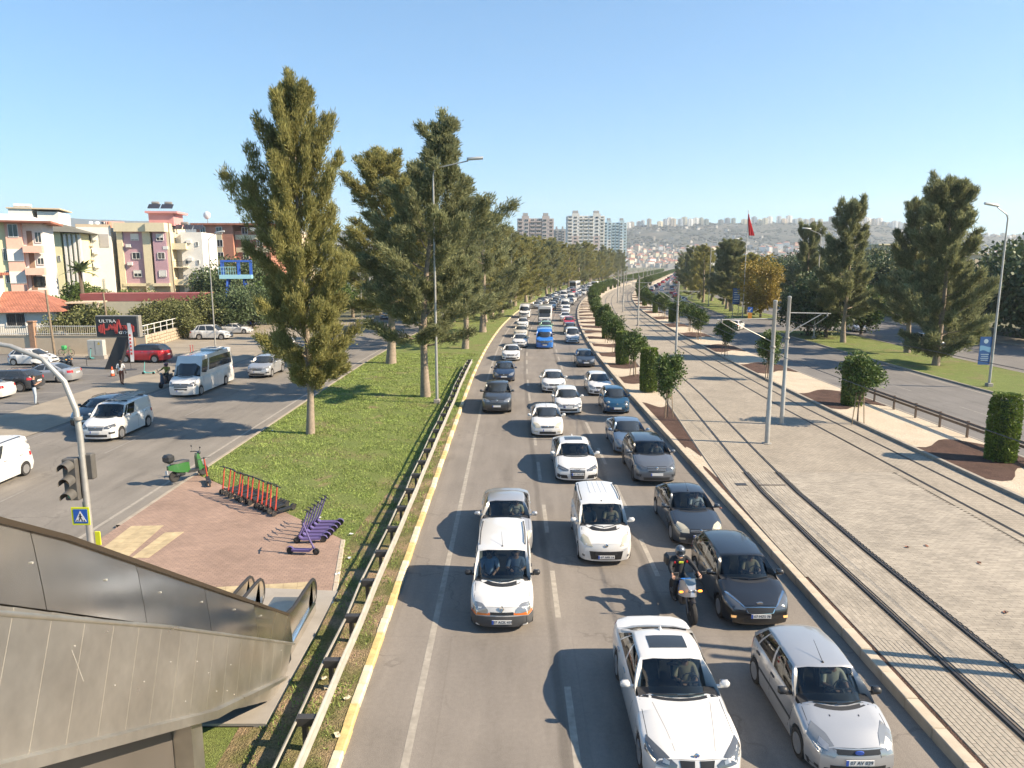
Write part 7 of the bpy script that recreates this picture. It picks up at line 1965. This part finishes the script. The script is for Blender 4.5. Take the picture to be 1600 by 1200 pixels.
c, v = q('suv', 'grey', 1027, 733, .80, 'grey crossover with dark roof and glass in the right lane', detail=2, style='suv', lamp=M_LAMPD, over=dict(W=1.84, H=1.62), dark_rim=True, roof='black')
driver(c, v, 'suv', .38, 'drive', C_GREY, 'driver in grey in the grey crossover', dz=.62)
c, v = q('sedan', 'white', 903, 736, .62, 'white saloon with a large dark grille and sunroof in the middle lane', detail=2, style='audi', sunroof=True, plate='07 THT 33', over=dict(L=4.9, W=1.87, yr=3.35, yb=4.2, wb=2.9))
driver(c, v, 'sedan', .36, 'drive', C_DARK, 'driver in black in the white saloon with the large dark grille')
q('sedan', 'steel_blue', 990, 694, .62, 'steel blue saloon tucked behind the grey crossover', detail=1, over=dict(L=4.6))
q('sedan', 'white', 856, 668, .62, 'white saloon with lower grille slots, left of the middle lane line', detail=1, style='accent', lamp=M_LAMP)
q('hatch', 'white', 889, 634, .64, 'white saloon with silver grille bars between two white cars', detail=1, style='suv', over=dict(L=4.4))
q('mini', 'teal_blue', 965, 634, .60, 'small dark blue round-lamped car by the tram kerb', detail=1, style='mini')
q('sedan', 'white', 866, 602, .62, 'white saloon farther up the middle lane', detail=1)
q('hatch', 'white', 939, 606, .64, 'white hatchback behind the small dark blue car', detail=1, over=dict(L=4.35))
q('pickup', 'dark_grey', 776, 627, .88, 'dark grey pickup with chrome barred grille in the left lane', detail=1, style='suv', over=dict(W=1.9))
q('sedan', 'navy', 787, 586, .62, 'navy saloon close behind the dark grey pickup', detail=1)
q('hatch', 'slate', 916, 564, .64, 'dark hatchback alone in the right lane behind the white hatchback', detail=1)
q('sedan', 'white', 798, 557, .5, 'white saloon in the left lane beyond the end of the guardrail', detail=1)
q('sedan', 'white', 812, 537, .5, 'white saloon second beyond the end of the guardrail', detail=1)
q('van', 'blue', 851, 536, .7, 'bright blue van with black mirrors in the middle lane', detail=1, style='van', over=dict(H=2.2), cargo=True)
q('kangoo', 'white', 895, 528, .7, 'white high-roofed car in the right lane beside the blue van', detail=1, style='combi')
q('sedan', 'beige', 813, 522, .5, 'beige saloon third beyond the end of the guardrail', detail=1)
q('hatch', 'white', 816, 508, .5, 'white car in the left lane in front of a white van', detail=1)
q('van', 'white', 819, 492, .6, 'white van far up the left lane', detail=1, style='van')
q('hatch', 'pale_green', 853, 514, .5, 'pale green car between the blue van and the camper', detail=1)
q('hatch', 'dark_grey', 891, 517, .5, 'dark car right behind the white high-roofed car', detail=1)
q('hatch', 'red', 889, 506, .5, 'red car far up the right lane', detail=1)
q('sedan', 'white', 883, 498, .5, 'white saloon just behind the red car', detail=1)
# camper and coaches: boxes on wheels with their own faces
def box_truck(v, rz, label, L, W, H, cab='white', group=None, name='box_truck', cat='truck', glassband=False):
    r = empty(name, v, rz, label, cat, group)
    body = MB(); body.box((0, L/2+(.8 if not glassband else 0), (H+.55)/2), (W, L-(1.6 if not glassband else 0), H-.55), bev=.12); o = body.build('body', PAINT[cab], r, smooth=40)
    if not glassband:
        b = MB(); b.loft([[(-W*.45, y, zl), (W*.45, y, zl), (W*.45, y, zh*.6), (W*.40, y+.1, zh), (-W*.40, y+.1, zh), (-W*.45, y, zh*.6)] for y, zl, zh in ((0, .45, 1.1), (.35, .4, 1.25), (1.0, .4, 2.0), (1.7, .4, 2.1))]); b.build('cab', PAINT[cab], r, smooth=40)
        MB().add([(-W*.40, .34, 1.3), (W*.40, .34, 1.3), (W*.36, .98, 2.0), (-W*.36, .98, 2.0)], [(0, 1, 2, 3)]).build('windscreen', M_WIN, r, smooth=0)
        MB().box((0, .79, H-.75), (W*.82, .02, .6)).build('window', M_WIN, r, smooth=0)
    else:
        MB().box((0, -.01, H*.66), (W*.9, .06, H*.36), bev=.02).build('windscreen', M_WIN, r, smooth=0)
        for sg in (1, -1): MB().box((sg*W/2, L/2, H*.66), (.04, L-.8, H*.25)).build('side_window', M_WIN, r, smooth=0)
    for sg in (1, -1): MB().box((sg*W*.36, -.02, .8), (.3, .06, .2), bev=.02).build('headlight', M_LAMP, r)
    MB().box((0, -.02, .8), (W*.35, .05, .25)).build('grille', M_BLACK, r)
    t, _ = wheel_mesh(.42, False)
    for sg in (1, -1):
        for y in (1.1, L-1.3): link('wheel', t, r, (sg*(W/2-.14), y, .42))
    MB().box((0, L/2, .45), (W*.7, L-.6, .4)).build('chassis', M_UNDER, r, smooth=0)
    return r
v = G(851, 508); box_truck(v, road_rz(v), 'white camper with a windowed front above the pale green car', 6, 2.2, 2.9, name='camper', cat='camper')
v = P(255, -.5); box_truck(v, road_rz(v), 'white coach with a dark windscreen far up the left lane', 12, 2.5, 3.5, name='coach', cat='coach', glassband=True)
v = P(262, 6.2); box_truck(v, road_rz(v), 'white box truck at the far end of the visible queue', 7, 2.3, 3.2)
# the rest of the queue up the curve
rq = random.Random(99)
CK = [('sedan', {}), ('hatch', {}), ('suv', dict(style='suv')), ('kangoo', dict(style='combi')), ('van', dict(style='van'))]
cols = ['white', 'white', 'white', 'silver', 'black', 'grey', 'dark_grey', 'steel_blue', 'navy', 'red', 'silver', 'white']
for d, s in ((-.4, 152), (2.9, 132), (6.2, 138)):
    while s < 470:
        if not ((d < 0 and 250 < s < 270) or (d > 6 and 256 < s < 272)):
            k, kw = rq.choices(CK, (5, 4, 3, 2, 1))[0]; col_ = rq.choice(cols) if k != 'van' else 'white'; p = P(s, d+rq.uniform(-.25, .25))
            lb = '%s %s in the far part of the queue up the curve' % (col_.replace('_', ' '), {'sedan': 'saloon', 'hatch': 'hatchback', 'suv': 'crossover', 'kangoo': 'high-roofed car', 'van': 'van'}[k])
            car(k, col_, p, -_head(s), lb, lb+'s', detail=0, **kw)
        s += rq.uniform(6.6, 10.0)
for i in range(60):                              # right carriageway, driving away and queueing
    s = rq.uniform(175, 640) if i > 5 else rq.uniform(330, 420); d = rq.choice((26.9, 30.3, 33.7)); k, kw = rq.choices(CK, (5, 4, 3, 2, 1))[0]
    if i == 0: placed = []
    if any(abs(s-a) < 8 and abs(d-b) < 1 for a, b in placed): continue
    placed.append((s, d)); col_ = rq.choice(cols+['red', 'red'])
    lb = '%s %s driving away on the right carriageway' % (col_.replace('_', ' '), {'sedan': 'saloon', 'hatch': 'hatchback', 'suv': 'crossover', 'kangoo': 'high-roofed car', 'van': 'van'}[k])
    car(k, col_, P(s, d), pi-_head(s), lb, lb+' group', detail=0, front=False, **kw)
v = G(1150, 515); car('hatch', 'white', v, 2.6, 'white car half hidden by the round tree at the junction', front=False, detail=1)
v = P(104, 47.5); car('sedan', 'silver', v, 0.0, 'silver saloon on the right side road beyond the slender trunk', front=False, detail=1)
v = P(83, 47.2); car('suv', 'black', v, 0.0, 'black car on the side road behind the close pair of lawn trees', front=False, detail=1, style='suv')
for i, (s, d, c_) in enumerate(((128, 56.8, 'white'), (136, 56.8, 'grey'), (150, 61.5, 'dark_grey'), (156, 61.6, 'silver'))): car('sedan', c_, P(s, d), .1, '%s parked saloon by the far side road near the junction' % c_.replace('_', ' '), front=False, detail=0)
# left side road
v = G(150, 692); v.z = 0
cv = car('combi', 'white', v, 0.0, 'white panel van with ladders on its roof on the left side road', None, 'van', 'van', detail=2, style='combi', lamp=M_LAMPD, cargo=True, sc=1.04)
driver(cv, v, 'combi', .42, 'arm_out', C_MID, 'driver of the panel van with one arm out of the window', dz=.64)
la = empty('ladder', v+Vector((-.05, 2.0, 1.93)), 0, 'aluminium ladder and poles strapped on the white panel van', 'ladder'); b = MB()
for x in (-.36, -.02): b.bar((x, 0, 0), (x, 2.5, .02), .06, .05)
for i in range(8): b.bar((-.36, .2+.3*i, 0), (-.02, .2+.3*i, 0), .035, .035)
b.build('ladder_frame', M_ALU, la, smooth=0); b = MB()
for x in (.22, .34, .48): b.tube([(x, -.1, .03), (x, 2.6, .03)], .035, 6)
b.build('poles', M_STEEL, la); b = MB()
for y in (.3, 2.1): b.bar((-.66, y, -.06), (.66, y, -.06), .05, .05)
b.build('cross_bar', M_BLACK, la, smooth=0)
v = G(130, 673); v.z = 0; car('suv', 'black', v, 0.0, 'black car beside the white panel van, nearer the pavement', detail=1, style='suv', over=dict(H=1.55), sc=1.02)
v = G(283, 622); v.z = 0; car('minibus', 'white', v, 0.0, 'white long minibus with tinted side glass on the left side road', None, 'minibus', 'minibus', detail=2, style='minibus', glass=M_WIN, sc=1.06)
hb = empty('roof_hatch', v+Vector((.25, 5.3, 2.89)), 0, 'roof air conditioner on the white minibus', 'roof unit'); MB().box((0, 0, .06), (1.3, 1.5, .16), bev=.05).build('casing', PAINT['white'], hb); MB().box((0, 0, .145), (.7, .8, .02)).build('grille', M_ALUD, hb)
v = G(402, 592); v.z = 0; car('suv', 'silver', v, 0.0, 'silver blue crossover with black lower bumper behind the minibus', detail=1, style='suv', sc=1.05)
v = G(434, 552); v.z = 0; car('hatch', 'white', v, 0.0, 'white hatchback beside the taxi behind the tallest tree', detail=1)
v = G(446, 566); v.z = 0; car('sedan', 'yellow', v, 0.0, 'yellow taxi mostly hidden by the tallest tree', None, 'taxi', 'taxi', detail=1, taxi=True)
car('fiorino', 'white', Vector((-22.95, 27.75, 0)), 0.0, 'white small van cut off at the left edge on the side road', None, 'van', 'van', detail=1, style='fiorino', cargo=True, sc=1.05)
for s, d, c_ in ((150, -17.5, 'white'), (168, -22.5, 'silver'), (190, -17.5, 'dark_grey'), (205, -21.5, 'white'), (230, -17.6, 'white'), (120, -24.5, 'grey')): car('sedan', c_, P(s, d), -_head(s), '%s saloon far along the left side road' % c_.replace('_', ' '), 'far cars on the left side road %s' % c_, detail=0)
# parking lot
for Y, X, k, c_, lb, kw in ((53.2, -38.3, 'suv', 'dark_grey', 'dark grey estate car parked tail towards the road beside the standing man', dict(style='suv', over=dict(H=1.55))), (57.4, -37.9, 'sedan', 'silver', 'silver saloon parked beyond the dark grey estate', {}), (50.0, -38.3, 'sedan', 'white', 'white saloon parked nearest the standing man, red tail lamps', {}), (46.6, -37.8, 'sedan', 'dark_grey', 'dark car cut off at the left edge of the parking lot', {})):
    car(k, c_, Vector((X, Y, .012)), -pi/2+.06, lb, None, detail=1, front=False, sc=1.06, **kw)
car('hatch', 'white', Vector((-45.6, 67.2, .012)), pi/2-.05, 'white car parked nose to the right in front of the lot wall', detail=1, front=False, sc=1.05)
car('suv', 'red', Vector((-36.0, 69.2, .012)), -pi/2-.05, 'red crossover with black roof pillars parked behind the black sign', detail=1, front=False, style='suv', sc=1.08, roof='black')
v = G(331, 530); car('suv', 'white', v, pi/2, 'white off-road car with dark windows parked on the driveway', None, detail=1, front=False, style='suv', over=dict(L=4.9, H=1.8), sc=1.05)
v = G(365, 522); car('sedan', 'white', v+Vector((0, 1, 0)), pi/2, 'white saloon nosing out behind the white off-road car', detail=1, front=False)
v = Vector((-50.5, 79, 0)); car('van', 'white', v, pi/2, 'white van behind the picket railing by the tiled house', None, 'van', 'van', detail=1, front=False, style='van', sc=.9)
# people on foot
person(G(56, 632), pi-.9, 'hands_up', C_NAVY, C_JEAN, 'man in a dark T-shirt and pale jeans standing by the parked cars', sc=1.17)
person(G(191, 601), pi+.2, 'stride', C_WHITE, C_BROWN, 'woman with long dark hair, white top and brown trousers on the pavement', hair='long', sc=1.14)

# ================================================================ two-wheelers
M_SCR = mat('scooter_red', (.44, .055, .035), .4, coat=.4); M_SCP = mat('scooter_purple', (.115, .088, .225), .45, coat=.3); M_SCT = mat('scooter_teal', (.10, .42, .40), .45, coat=.3)
def kick(m, loc, rz, label, group=None, deckm=None, bar_yaw=0.0, lean=0.0):
    sl = .40 if m is M_SCP else .20
    """front wheel contact at the origin, deck runs towards +Y"""
    key = (m.name, (deckm or M_BLACK).name, round(bar_yaw, 1))
    if key not in _ks:
        P_ = []
        w = MB(); w.lathe([(.06, -.02), (.095, -.028), (.115, -.018), (.115, .018), (.095, .028), (.06, .02)], 14, 'X'); P_.append(('wheel', w.mesh('wheel', M_RUBBER, 40), (0, .0, .115))); P_.append(('wheel', P_[0][1], (0, .88, .115)))
        w = MB(); w.lathe([(.02, -.03), (.06, -.02), (.06, .02), (.02, .03)], 10, 'X'); P_.append(('hub', w.mesh('hub', M_ALUD, 40), (0, 0, .115)))
        P_.append(('stem', MB().tube([(0, .05, .20), (0, .05+(sl-.05)*.4, .5), (0, sl, 1.08)], [.034, .030, .026], 8).mesh('stem', m, 50), (0, 0, 0)))
        b = MB(); cx, sx = cos(bar_yaw), sin(bar_yaw); b.tube([(-.27*cx, sl-.27*sx, 1.10), (-.1*cx, sl-.1*sx, 1.12), (.1*cx, sl+.1*sx, 1.12), (.27*cx, sl+.27*sx, 1.10)], .018, 6); b.box((0, sl, 1.12), (.09, .08, .07), bev=.02); P_.append(('handlebar', b.mesh('handlebar', M_BLACK, 50), (0, 0, 0)))
        P_.append(('deck', MB().loft([[(-.085, y, z), (.085, y, z), (.085, y, z+h), (-.085, y, z+h)] for y, z, h in ((.10, .20, .06), (.20, .12, .07), (.70, .11, .07), (.80, .13, .06))]).mesh('deck', deckm or m, 30), (0, 0, 0)))
        P_.append(('fender', MB().loft([[(-.04, .88+.14*cos(a), .115+.14*sin(a)), (.04, .88+.14*cos(a), .115+.14*sin(a)), (.04, .88+.15*cos(a), .115+.15*sin(a)), (-.04, .88+.15*cos(a), .115+.15*sin(a))] for a in (.2, .8, 1.4, 2.0, 2.6)]).mesh('fender', deckm or m, 50), (0, 0, 0)))
        P_.append(('fork', MB().bar((.035, 0, .115), (.03, .06, .26), .02, .02).bar((-.035, 0, .115), (-.03, .06, .26), .02, .02).mesh('fork', M_BLACK, 0), (0, 0, 0)))
        P_.append(('kickstand', MB().tube([(.06, .45, .13), (.16, .5, .0)], .01, 5).mesh('kickstand', M_BLACK, 50), (0, 0, 0)))
        _ks[key] = P_
    r = empty('kick_scooter', loc, rz, label, 'scooter', group); r.rotation_euler = (0, lean, rz)
    for nm, me, lc in _ks[key]: link(nm, me, r, lc)
    return r
_ks = {}
for i in range(12):
    px = 347+(429-347)*i/11+rq.uniform(-1.2, 1.2); py = 772+(806-772)*i/11+rq.uniform(-1, 1)
    kick(M_SCR, G(px, py, .14), -.62+rq.uniform(-.14, .14), 'red kick scooter with black deck standing in the row beside the lawn' if 0 < i < 11 else ('red kick scooter at the far left end of the red row' if i == 0 else 'red kick scooter at the right end of the red row'), 'red kick scooters in a row', M_BLACK if i < 11 else None, rq.uniform(-.25, .25), rq.uniform(-.05, .05))
for i in range(6):
    px = 464+(493-464)*i/5; py = 849+(822-849)*i/5
    kick(M_SCP, G(px, py, .14), -pi/2+.10+rq.uniform(-.03, .03), 'purple kick scooter in the close stack at the corner of the plaza' if 0 < i < 5 else ('foremost purple kick scooter of the close stack' if i == 0 else 'rearmost purple kick scooter of the close stack'), 'purple kick scooters in a stack', None, .6, rq.uniform(-.03, .03))
kick(M_SCP, G(494, 867, .14), pi/2-.10, 'single purple kick scooter facing right in front of the purple stack', 'purple kick scooters', None, .3)
kick(M_SCR, G(325, 752, .14), .5-pi, 'red kick scooter leaning beside the green moped', None, M_BLACK, .2, .1)
kick(M_SCT, G(224, 585), -pi/2, 'teal kick scooter standing in front of the red car', None, None, .4)
kick(M_SCT, G(140, 562), -pi/2+.5, 'teal kick scooter leaning by the utility cabinet', None, None, .4)

def torus_wheel(R, w): return MB().lathe([(R*.68, -w*.7), (R*.8, -w), (R*.95, -w*.8), (R, 0), (R*.95, w*.8), (R*.8, w), (R*.68, w*.7)], 20, 'X')
def spokes(R):
    b = MB(); b.lathe([(.001, -.05), (R*.2, -.05), (R*.2, .05), (.001, .05)], 10, 'X'); b.lathe([(R*.64, -.03), (R*.72, -.03), (R*.72, .03), (R*.64, .03)], 20, 'X')
    for i in range(10): b.bar((0, R*.15*cos(.628*i), R*.15*sin(.628*i)), (0, R*.66*cos(.628*i+.15), R*.66*sin(.628*i+.15)), .018, .02, up=(1, 0, 0))
    return b
def motorbike(loc, rz, label, body, tank, box=True, group=None, sc=1.0, lean=0.0):
    """adventure motorcycle, front wheel centre at y = 0, faces -Y"""
    r = empty('motorcycle', loc, rz, label, 'motorcycle', group, sc); r.rotation_euler = (0, lean, rz)
    for y in (0, 1.45):
        o = torus_wheel(.32, .065).build('wheel', M_RUBBER, r, smooth=40, loc=(0, y, .32)); spokes(.32).build('rim', M_ALUD, o, smooth=30)
    b = MB()
    for sg in (1, -1): b.tube([(sg*.10, 0, .32), (sg*.10, .16, .62), (sg*.09, .33, 1.0)], .028, 8)
    b.build('fork', M_ALUD, r, smooth=50)
    MB().loft([[(sx*w, y, z) for sx in (-1, 1)]+[(w*.6, y, z+.03), (-w*.6, y, z+.03)] for w, y, z in ((.05, -.16, .66), (.08, .0, .70), (.07, .2, .66))]).build('mudguard', M_BLACK, r, smooth=50)
    MB().loft([[(-w, y, z0), (w, y, z0), (w*.8, y+.03, z1), (-w*.8, y+.03, z1)] for w, y, z0, z1 in ((.06, -.02, .78, .88), (.16, .12, .72, 1.08), (.20, .3, .66, 1.14), (.22, .5, .62, 1.0))]).build('fairing', body, r, smooth=35)
    MB().grid([[(w*f, y+.05*f*f, z) for f in (-1, -.4, .4, 1)] for w, y, z in ((.15, .10, 1.06), (.15, .17, 1.22), (.11, .24, 1.36))]).build('windscreen', M_GLASS, r, smooth=60)
    b = MB()
    for sg in (1, -1): b.ball((sg*.07, .02, .93), .055, 8, (1, .5, .8))
    b.build('headlight', M_LAMP, r, smooth=60)
    for sg in (1, -1):
        MB().box((sg*.26, .16, .86), (.12, .06, .06), bev=.02).build('indicator', mat('indicator_lit', (.95, .32, .04), .3, emit=1.0), r)
        b = MB(); b.tube([(sg*.22, .34, 1.12), (sg*.34, .28, 1.28)], .010, 5); b.box((sg*.38, .28, 1.32), (.15, .03, .09), bev=.02); b.build('mirror', M_BLACK, r)
    MB().tube([(-.40, .48, 1.06), (-.2, .40, 1.10), (0, .36, 1.08), (.2, .40, 1.10), (.40, .48, 1.06)], .018, 6).build('handlebar', M_BLACK, r)
    MB().loft([[(-w, y, z0), (w, y, z0), (w*.75, y, z1), (-w*.75, y, z1)] for w, y, z0, z1 in ((.16, .42, .74, 1.02), (.19, .56, .72, 1.06), (.15, .82, .72, .94))]).build('tank', tank, r, smooth=40)
    MB().loft([[(-w, y, z), (w, y, z), (w*.9, y, z+.1), (-w*.9, y, z+.1)] for w, y, z in ((.11, .78, .78), (.15, 1.0, .76), (.15, 1.35, .84), (.10, 1.55, .88))]).build('seat', M_BLACK, r, smooth=40)
    MB().box((0, .72, .48), (.34, .5, .36), bev=.06).build('engine', M_ALUD, r); MB().tube([(.16, .9, .36), (.2, 1.3, .5), (.2, 1.75, .62)], [.04, .06, .06], 8).build('exhaust', M_ALUD, r)
    MB().bar((.1, .9, .42), (.1, 1.45, .32), .05, .09).bar((-.1, .9, .42), (-.1, 1.45, .32), .05, .09).build('swingarm', M_DARKP, r)
    if box: MB().box((0, 1.62, 1.14), (.50, .40, .34), bev=.07).build('top_box', M_BLACK, r); MB().box((0, 1.58, .94), (.22, .3, .05)).build('rack', M_DARKP, r)
    return r
v = G(1085, 985); v.z = 0
motorbike(v+Vector((0, .32, 0)), .10, 'white and blue touring motorcycle with black top box between the lanes', PAINT['silver'], PAINT['blue'])
C_RIDER = cloth('rider_black', (.02, .021, .023)); pr = person(v+Vector((-.12, 1.30, .83)), .10, 'ride', C_RIDER, C_RIDER, 'motorcyclist in black with grey helmet and neon yellow chest patch', sleeves=1.0, helmet=mat('helmet_grey', (.11, .115, .125), .25, .2, coat=1), sc=1.04)
MB().box((0, -.06, .50), (.13, .03, .06), bev=.012).build('neon_patch', mat('neon_yellow', (.50, .54, .03), .7), pr)
for sg in (1, -1): MB().box((sg*.17, -.035, .50), (.06, .05, .07), bev=.015).build('red_patch', M_RED, pr)
def moped(loc, rz, label, body, box=True, sc=1.0, lean=0.0):
    r = empty('moped', loc, rz, label, 'moped', None, sc); r.rotation_euler = (0, lean, rz)
    for y in (0, 1.25):
        o = torus_wheel(.23, .055).build('wheel', M_RUBBER, r, smooth=40, loc=(0, y, .23)); MB().lathe([(.001, -.03), (.15, -.03), (.15, .03), (.001, .03)], 12, 'X').build('rim', M_ALUD, o)
    MB().loft([[(-w, y, z0), (w, y, z0), (w*.6, y+d, z1), (-w*.6, y+d, z1)] for w, y, z0, z1, d in ((.05, -.12, .30, .42, .1), (.13, .06, .34, .95, .08), (.17, .16, .30, 1.0, .06), (.15, .24, .28, .86, .03))]).build('front_shield', body, r, smooth=40)
    MB().loft([[(-w, y, z), (w, y, z), (w, y, z+.1), (-w, y, z+.1)] for w, y, z in ((.14, .2, .27), (.16, .45, .26), (.16, .7, .28))]).build('footboard', M_BLACK, r, smooth=30)
    MB().loft([[(-w, y, z0), (w, y, z0), (w*.8, y, z1), (-w*.8, y, z1)] for w, y, z0, z1 in ((.13, .62, .30, .72), (.18, .85, .34, .76), (.17, 1.2, .42, .76), (.08, 1.5, .55, .72))]).build('rear_body', body, r, smooth=40)
    MB().loft([[(-w, y, z), (w, y, z), (w*.85, y, z+.09), (-w*.85, y, z+.09)] for w, y, z in ((.10, .60, .72), (.15, .8, .76), (.15, 1.15, .76), (.1, 1.4, .78))]).build('seat', M_BLACK, r, smooth=40)
    MB().tube([(-.33, .28, 1.04), (-.12, .20, 1.06), (.12, .20, 1.06), (.33, .28, 1.04)], .02, 6).build('handlebar', M_BLACK, r); MB().ball((0, .10, 1.0), .10, 10, (1, .8, .8)).build('headlight', M_LAMPD, r)
    for sg in (1, -1): b = MB(); b.tube([(sg*.25, .25, 1.06), (sg*.32, .22, 1.24)], .009, 5); b.ball((sg*.33, .22, 1.27), .055, 8, (1, .3, .7)); b.build('mirror', M_BLACK, r)
    b = MB()
    for sg in (1, -1): b.tube([(sg*.06, 0, .23), (sg*.06, .1, .6)], .02, 6)
    b.build('fork', M_ALUD, r); MB().box((0, 1.0, .30), (.2, .4, .2), bev=.04).build('engine', M_ALUD, r)
    MB().box((0, 1.56, .46), (.18, .015, .16)).build('plate', M_PLATE, r, smooth=0)
    if box: MB().box((0, 1.42, 1.02), (.42, .38, .34), bev=.09).build('top_box', M_BLACK, r)
    return r
moped(G(318, 742, .14)+Vector((0, 0, 0)), pi-.62, 'green moped with black delivery box at the corner of the plaza', mat('moped_green', (.024, .11, .018), .35, coat=.6), lean=.06, sc=1.06)
v = G(252, 607); v.z = 0
moped(v, -.1, 'dark moped with a rider beside the white minibus', PAINT['navy'], box=False, sc=1.1)
person(v+Vector((.0, 1.0, .86)), -.1, 'ride', C_OLIVE, C_DARK, 'moped rider in an olive shirt with a reddish helmet beside the minibus', helmet=mat('helmet_red', (.20, .05, .05), .3, coat=.6), sc=1.1)
moped(G(82, 573), pi/2+.4, 'white and black parked motor scooter near the white parked car', PAINT['white'], box=False, sc=1.1)
motorbike(G(108, 577)+Vector((0, .3, .012)), 1.1, 'dark parked motorcycle next to the white scooter in the lot', PAINT['black'], PAINT['dark_grey'], box=False)
def bicycle(loc, rz, label, m):
    r = empty('bicycle', loc, rz, label, 'bicycle')
    for y in (0, 1.05): MB().tube([(0, y+.33*cos(a), .34+.33*sin(a)) for a in np.linspace(0, 2*pi, 21)], .022, 5, cap=False).build('wheel', M_RUBBER, r)
    b = MB()
    for p0, p1 in (((0, .15, .85), (0, .60, .30)), ((0, .15, .85), (0, .75, .80)), ((0, .75, .85), (0, .60, .30)), ((0, .60, .30), (0, 1.05, .34)), ((0, .75, .80), (0, 1.05, .34)), ((0, 0, .34), (0, .17, .95))): b.tube([p0, p1], .02, 6)
    b.build('frame', m, r); MB().tube([(-.27, .2, 1.0), (0, .15, 1.0), (.27, .2, 1.0)], .016, 6).build('handlebar', M_BLACK, r); MB().box((0, .78, .92), (.14, .26, .06), bev=.025).build('saddle', M_BLACK, r)
    return r
bicycle(G(112, 556), pi/2, 'bicycle leaning at the lot wall beside the wooden pole', mat('bike_frame', (.10, .30, .10), .4)); g_ = G(101, 556)
tag(MB().box((g_.x, g_.y+.05, .85), (.45, .4, .45), bev=.08).build('delivery_bag', mat('bag_green', (.05, .32, .10), .7)), 'green delivery bag carried on the bicycle by the wall', 'bag')
r = empty('traffic_cone', G(176, 588), 0, 'orange and white traffic cone below the slanted sign leg', 'traffic cone', None, 1.15); MB().lathe([(.14, .04), (.114, .24), (.084, .46), (.03, .74)], 12).build('cone', mat('cone_orange', (.62, .10, .03), .5), r); MB().lathe([(.119, .24), (.089, .46)], 12).build('band', M_SW, r); MB().box((0, 0, .025), (.4, .4, .05), bev=.015).build('base', M_BLACK, r)
for i, (px, py) in enumerate(((113, 572), (136, 572), (298, 553), (302, 553))):
    b = MB(); b.tube([(0, 0, -.02), (0, 0, .9)], .035, 6); b.ball((0, 0, .92), .05, 8); o = b.build('bollard', M_DARKP if i < 2 else M_SRED); o.location = G(px, py); tag(o, ('slim dark post left of the utility cabinet', 'slim dark post below the utility cabinet', 'red post at the driveway mouth, left', 'red post at the driveway mouth, right')[i], 'bollard')
# litter on the verge and paving
M_LIT = mat('litter_paper', (.62, .62, .60), .8); M_DRY = mat('dry_leaf', (.24, .10, .06), .9); rl = random.Random(5)
def litter(m, nm, pts, label, grp):
    for px, py, z in pts:
        b = MB(); b.grid([[(-.07+.05*i, -.05+.05*j, rl.uniform(0, .04)) for i in range(4)] for j in range(3)]); o = b.build(nm, m, smooth=0); o.location = G(px, py, z); o.rotation_euler = (0, 0, rl.uniform(0, 6)); tag(o, label, 'litter', grp)
litter(M_LIT, 'paper_scrap', ((549, 835, .15), (527, 897, .15), (517, 943, .15), (546, 872, .15), (500, 809, .15), (425, 673, .15)), 'scrap of pale litter lying on the grass verge', 'scraps of litter on the verge')
litter(M_DRY, 'dry_leaf', ((1418, 855, .26), (1448, 853, .26), (1571, 957, .26), (1530, 880, .26), (1126, 794, .26)), 'dry brown leaf lying on the tram paving', 'dry leaves on the paving')
litter(M_KW, 'pebble', ((543, 1091, .14), (527, 1149, .14), (510, 1075, .14), (512, 1100, .14), (505, 1060, .14)), 'pale stone lying on the bare verge soil', 'pale stones on the verge')

# ================================================================ the air: thin haze round the whole scene
hz = MB().box((500, 2620, 209), (7620, 5380, 422)).mesh('haze', None, 0)
hm_ = bpy.data.materials.new('haze_air'); hm_.use_nodes = True; n_ = hm_.node_tree; n_.nodes.clear()
o_ = n_.nodes.new('ShaderNodeOutputMaterial'); pv = n_.nodes.new('ShaderNodeVolumePrincipled')
pv.inputs['Color'].default_value = (.82, .91, 1.0, 1); pv.inputs['Density'].default_value = 1.4e-4; pv.inputs['Anisotropy'].default_value = .2
n_.links.new(pv.outputs[0], o_.inputs['Volume']); hz.materials.append(hm_)
link('haze', hz, kind='stuff')
print('objects', len(bpy.data.objects), 'tris', sum(len(m.loops)-2*len(m.polygons) for m in bpy.data.meshes))
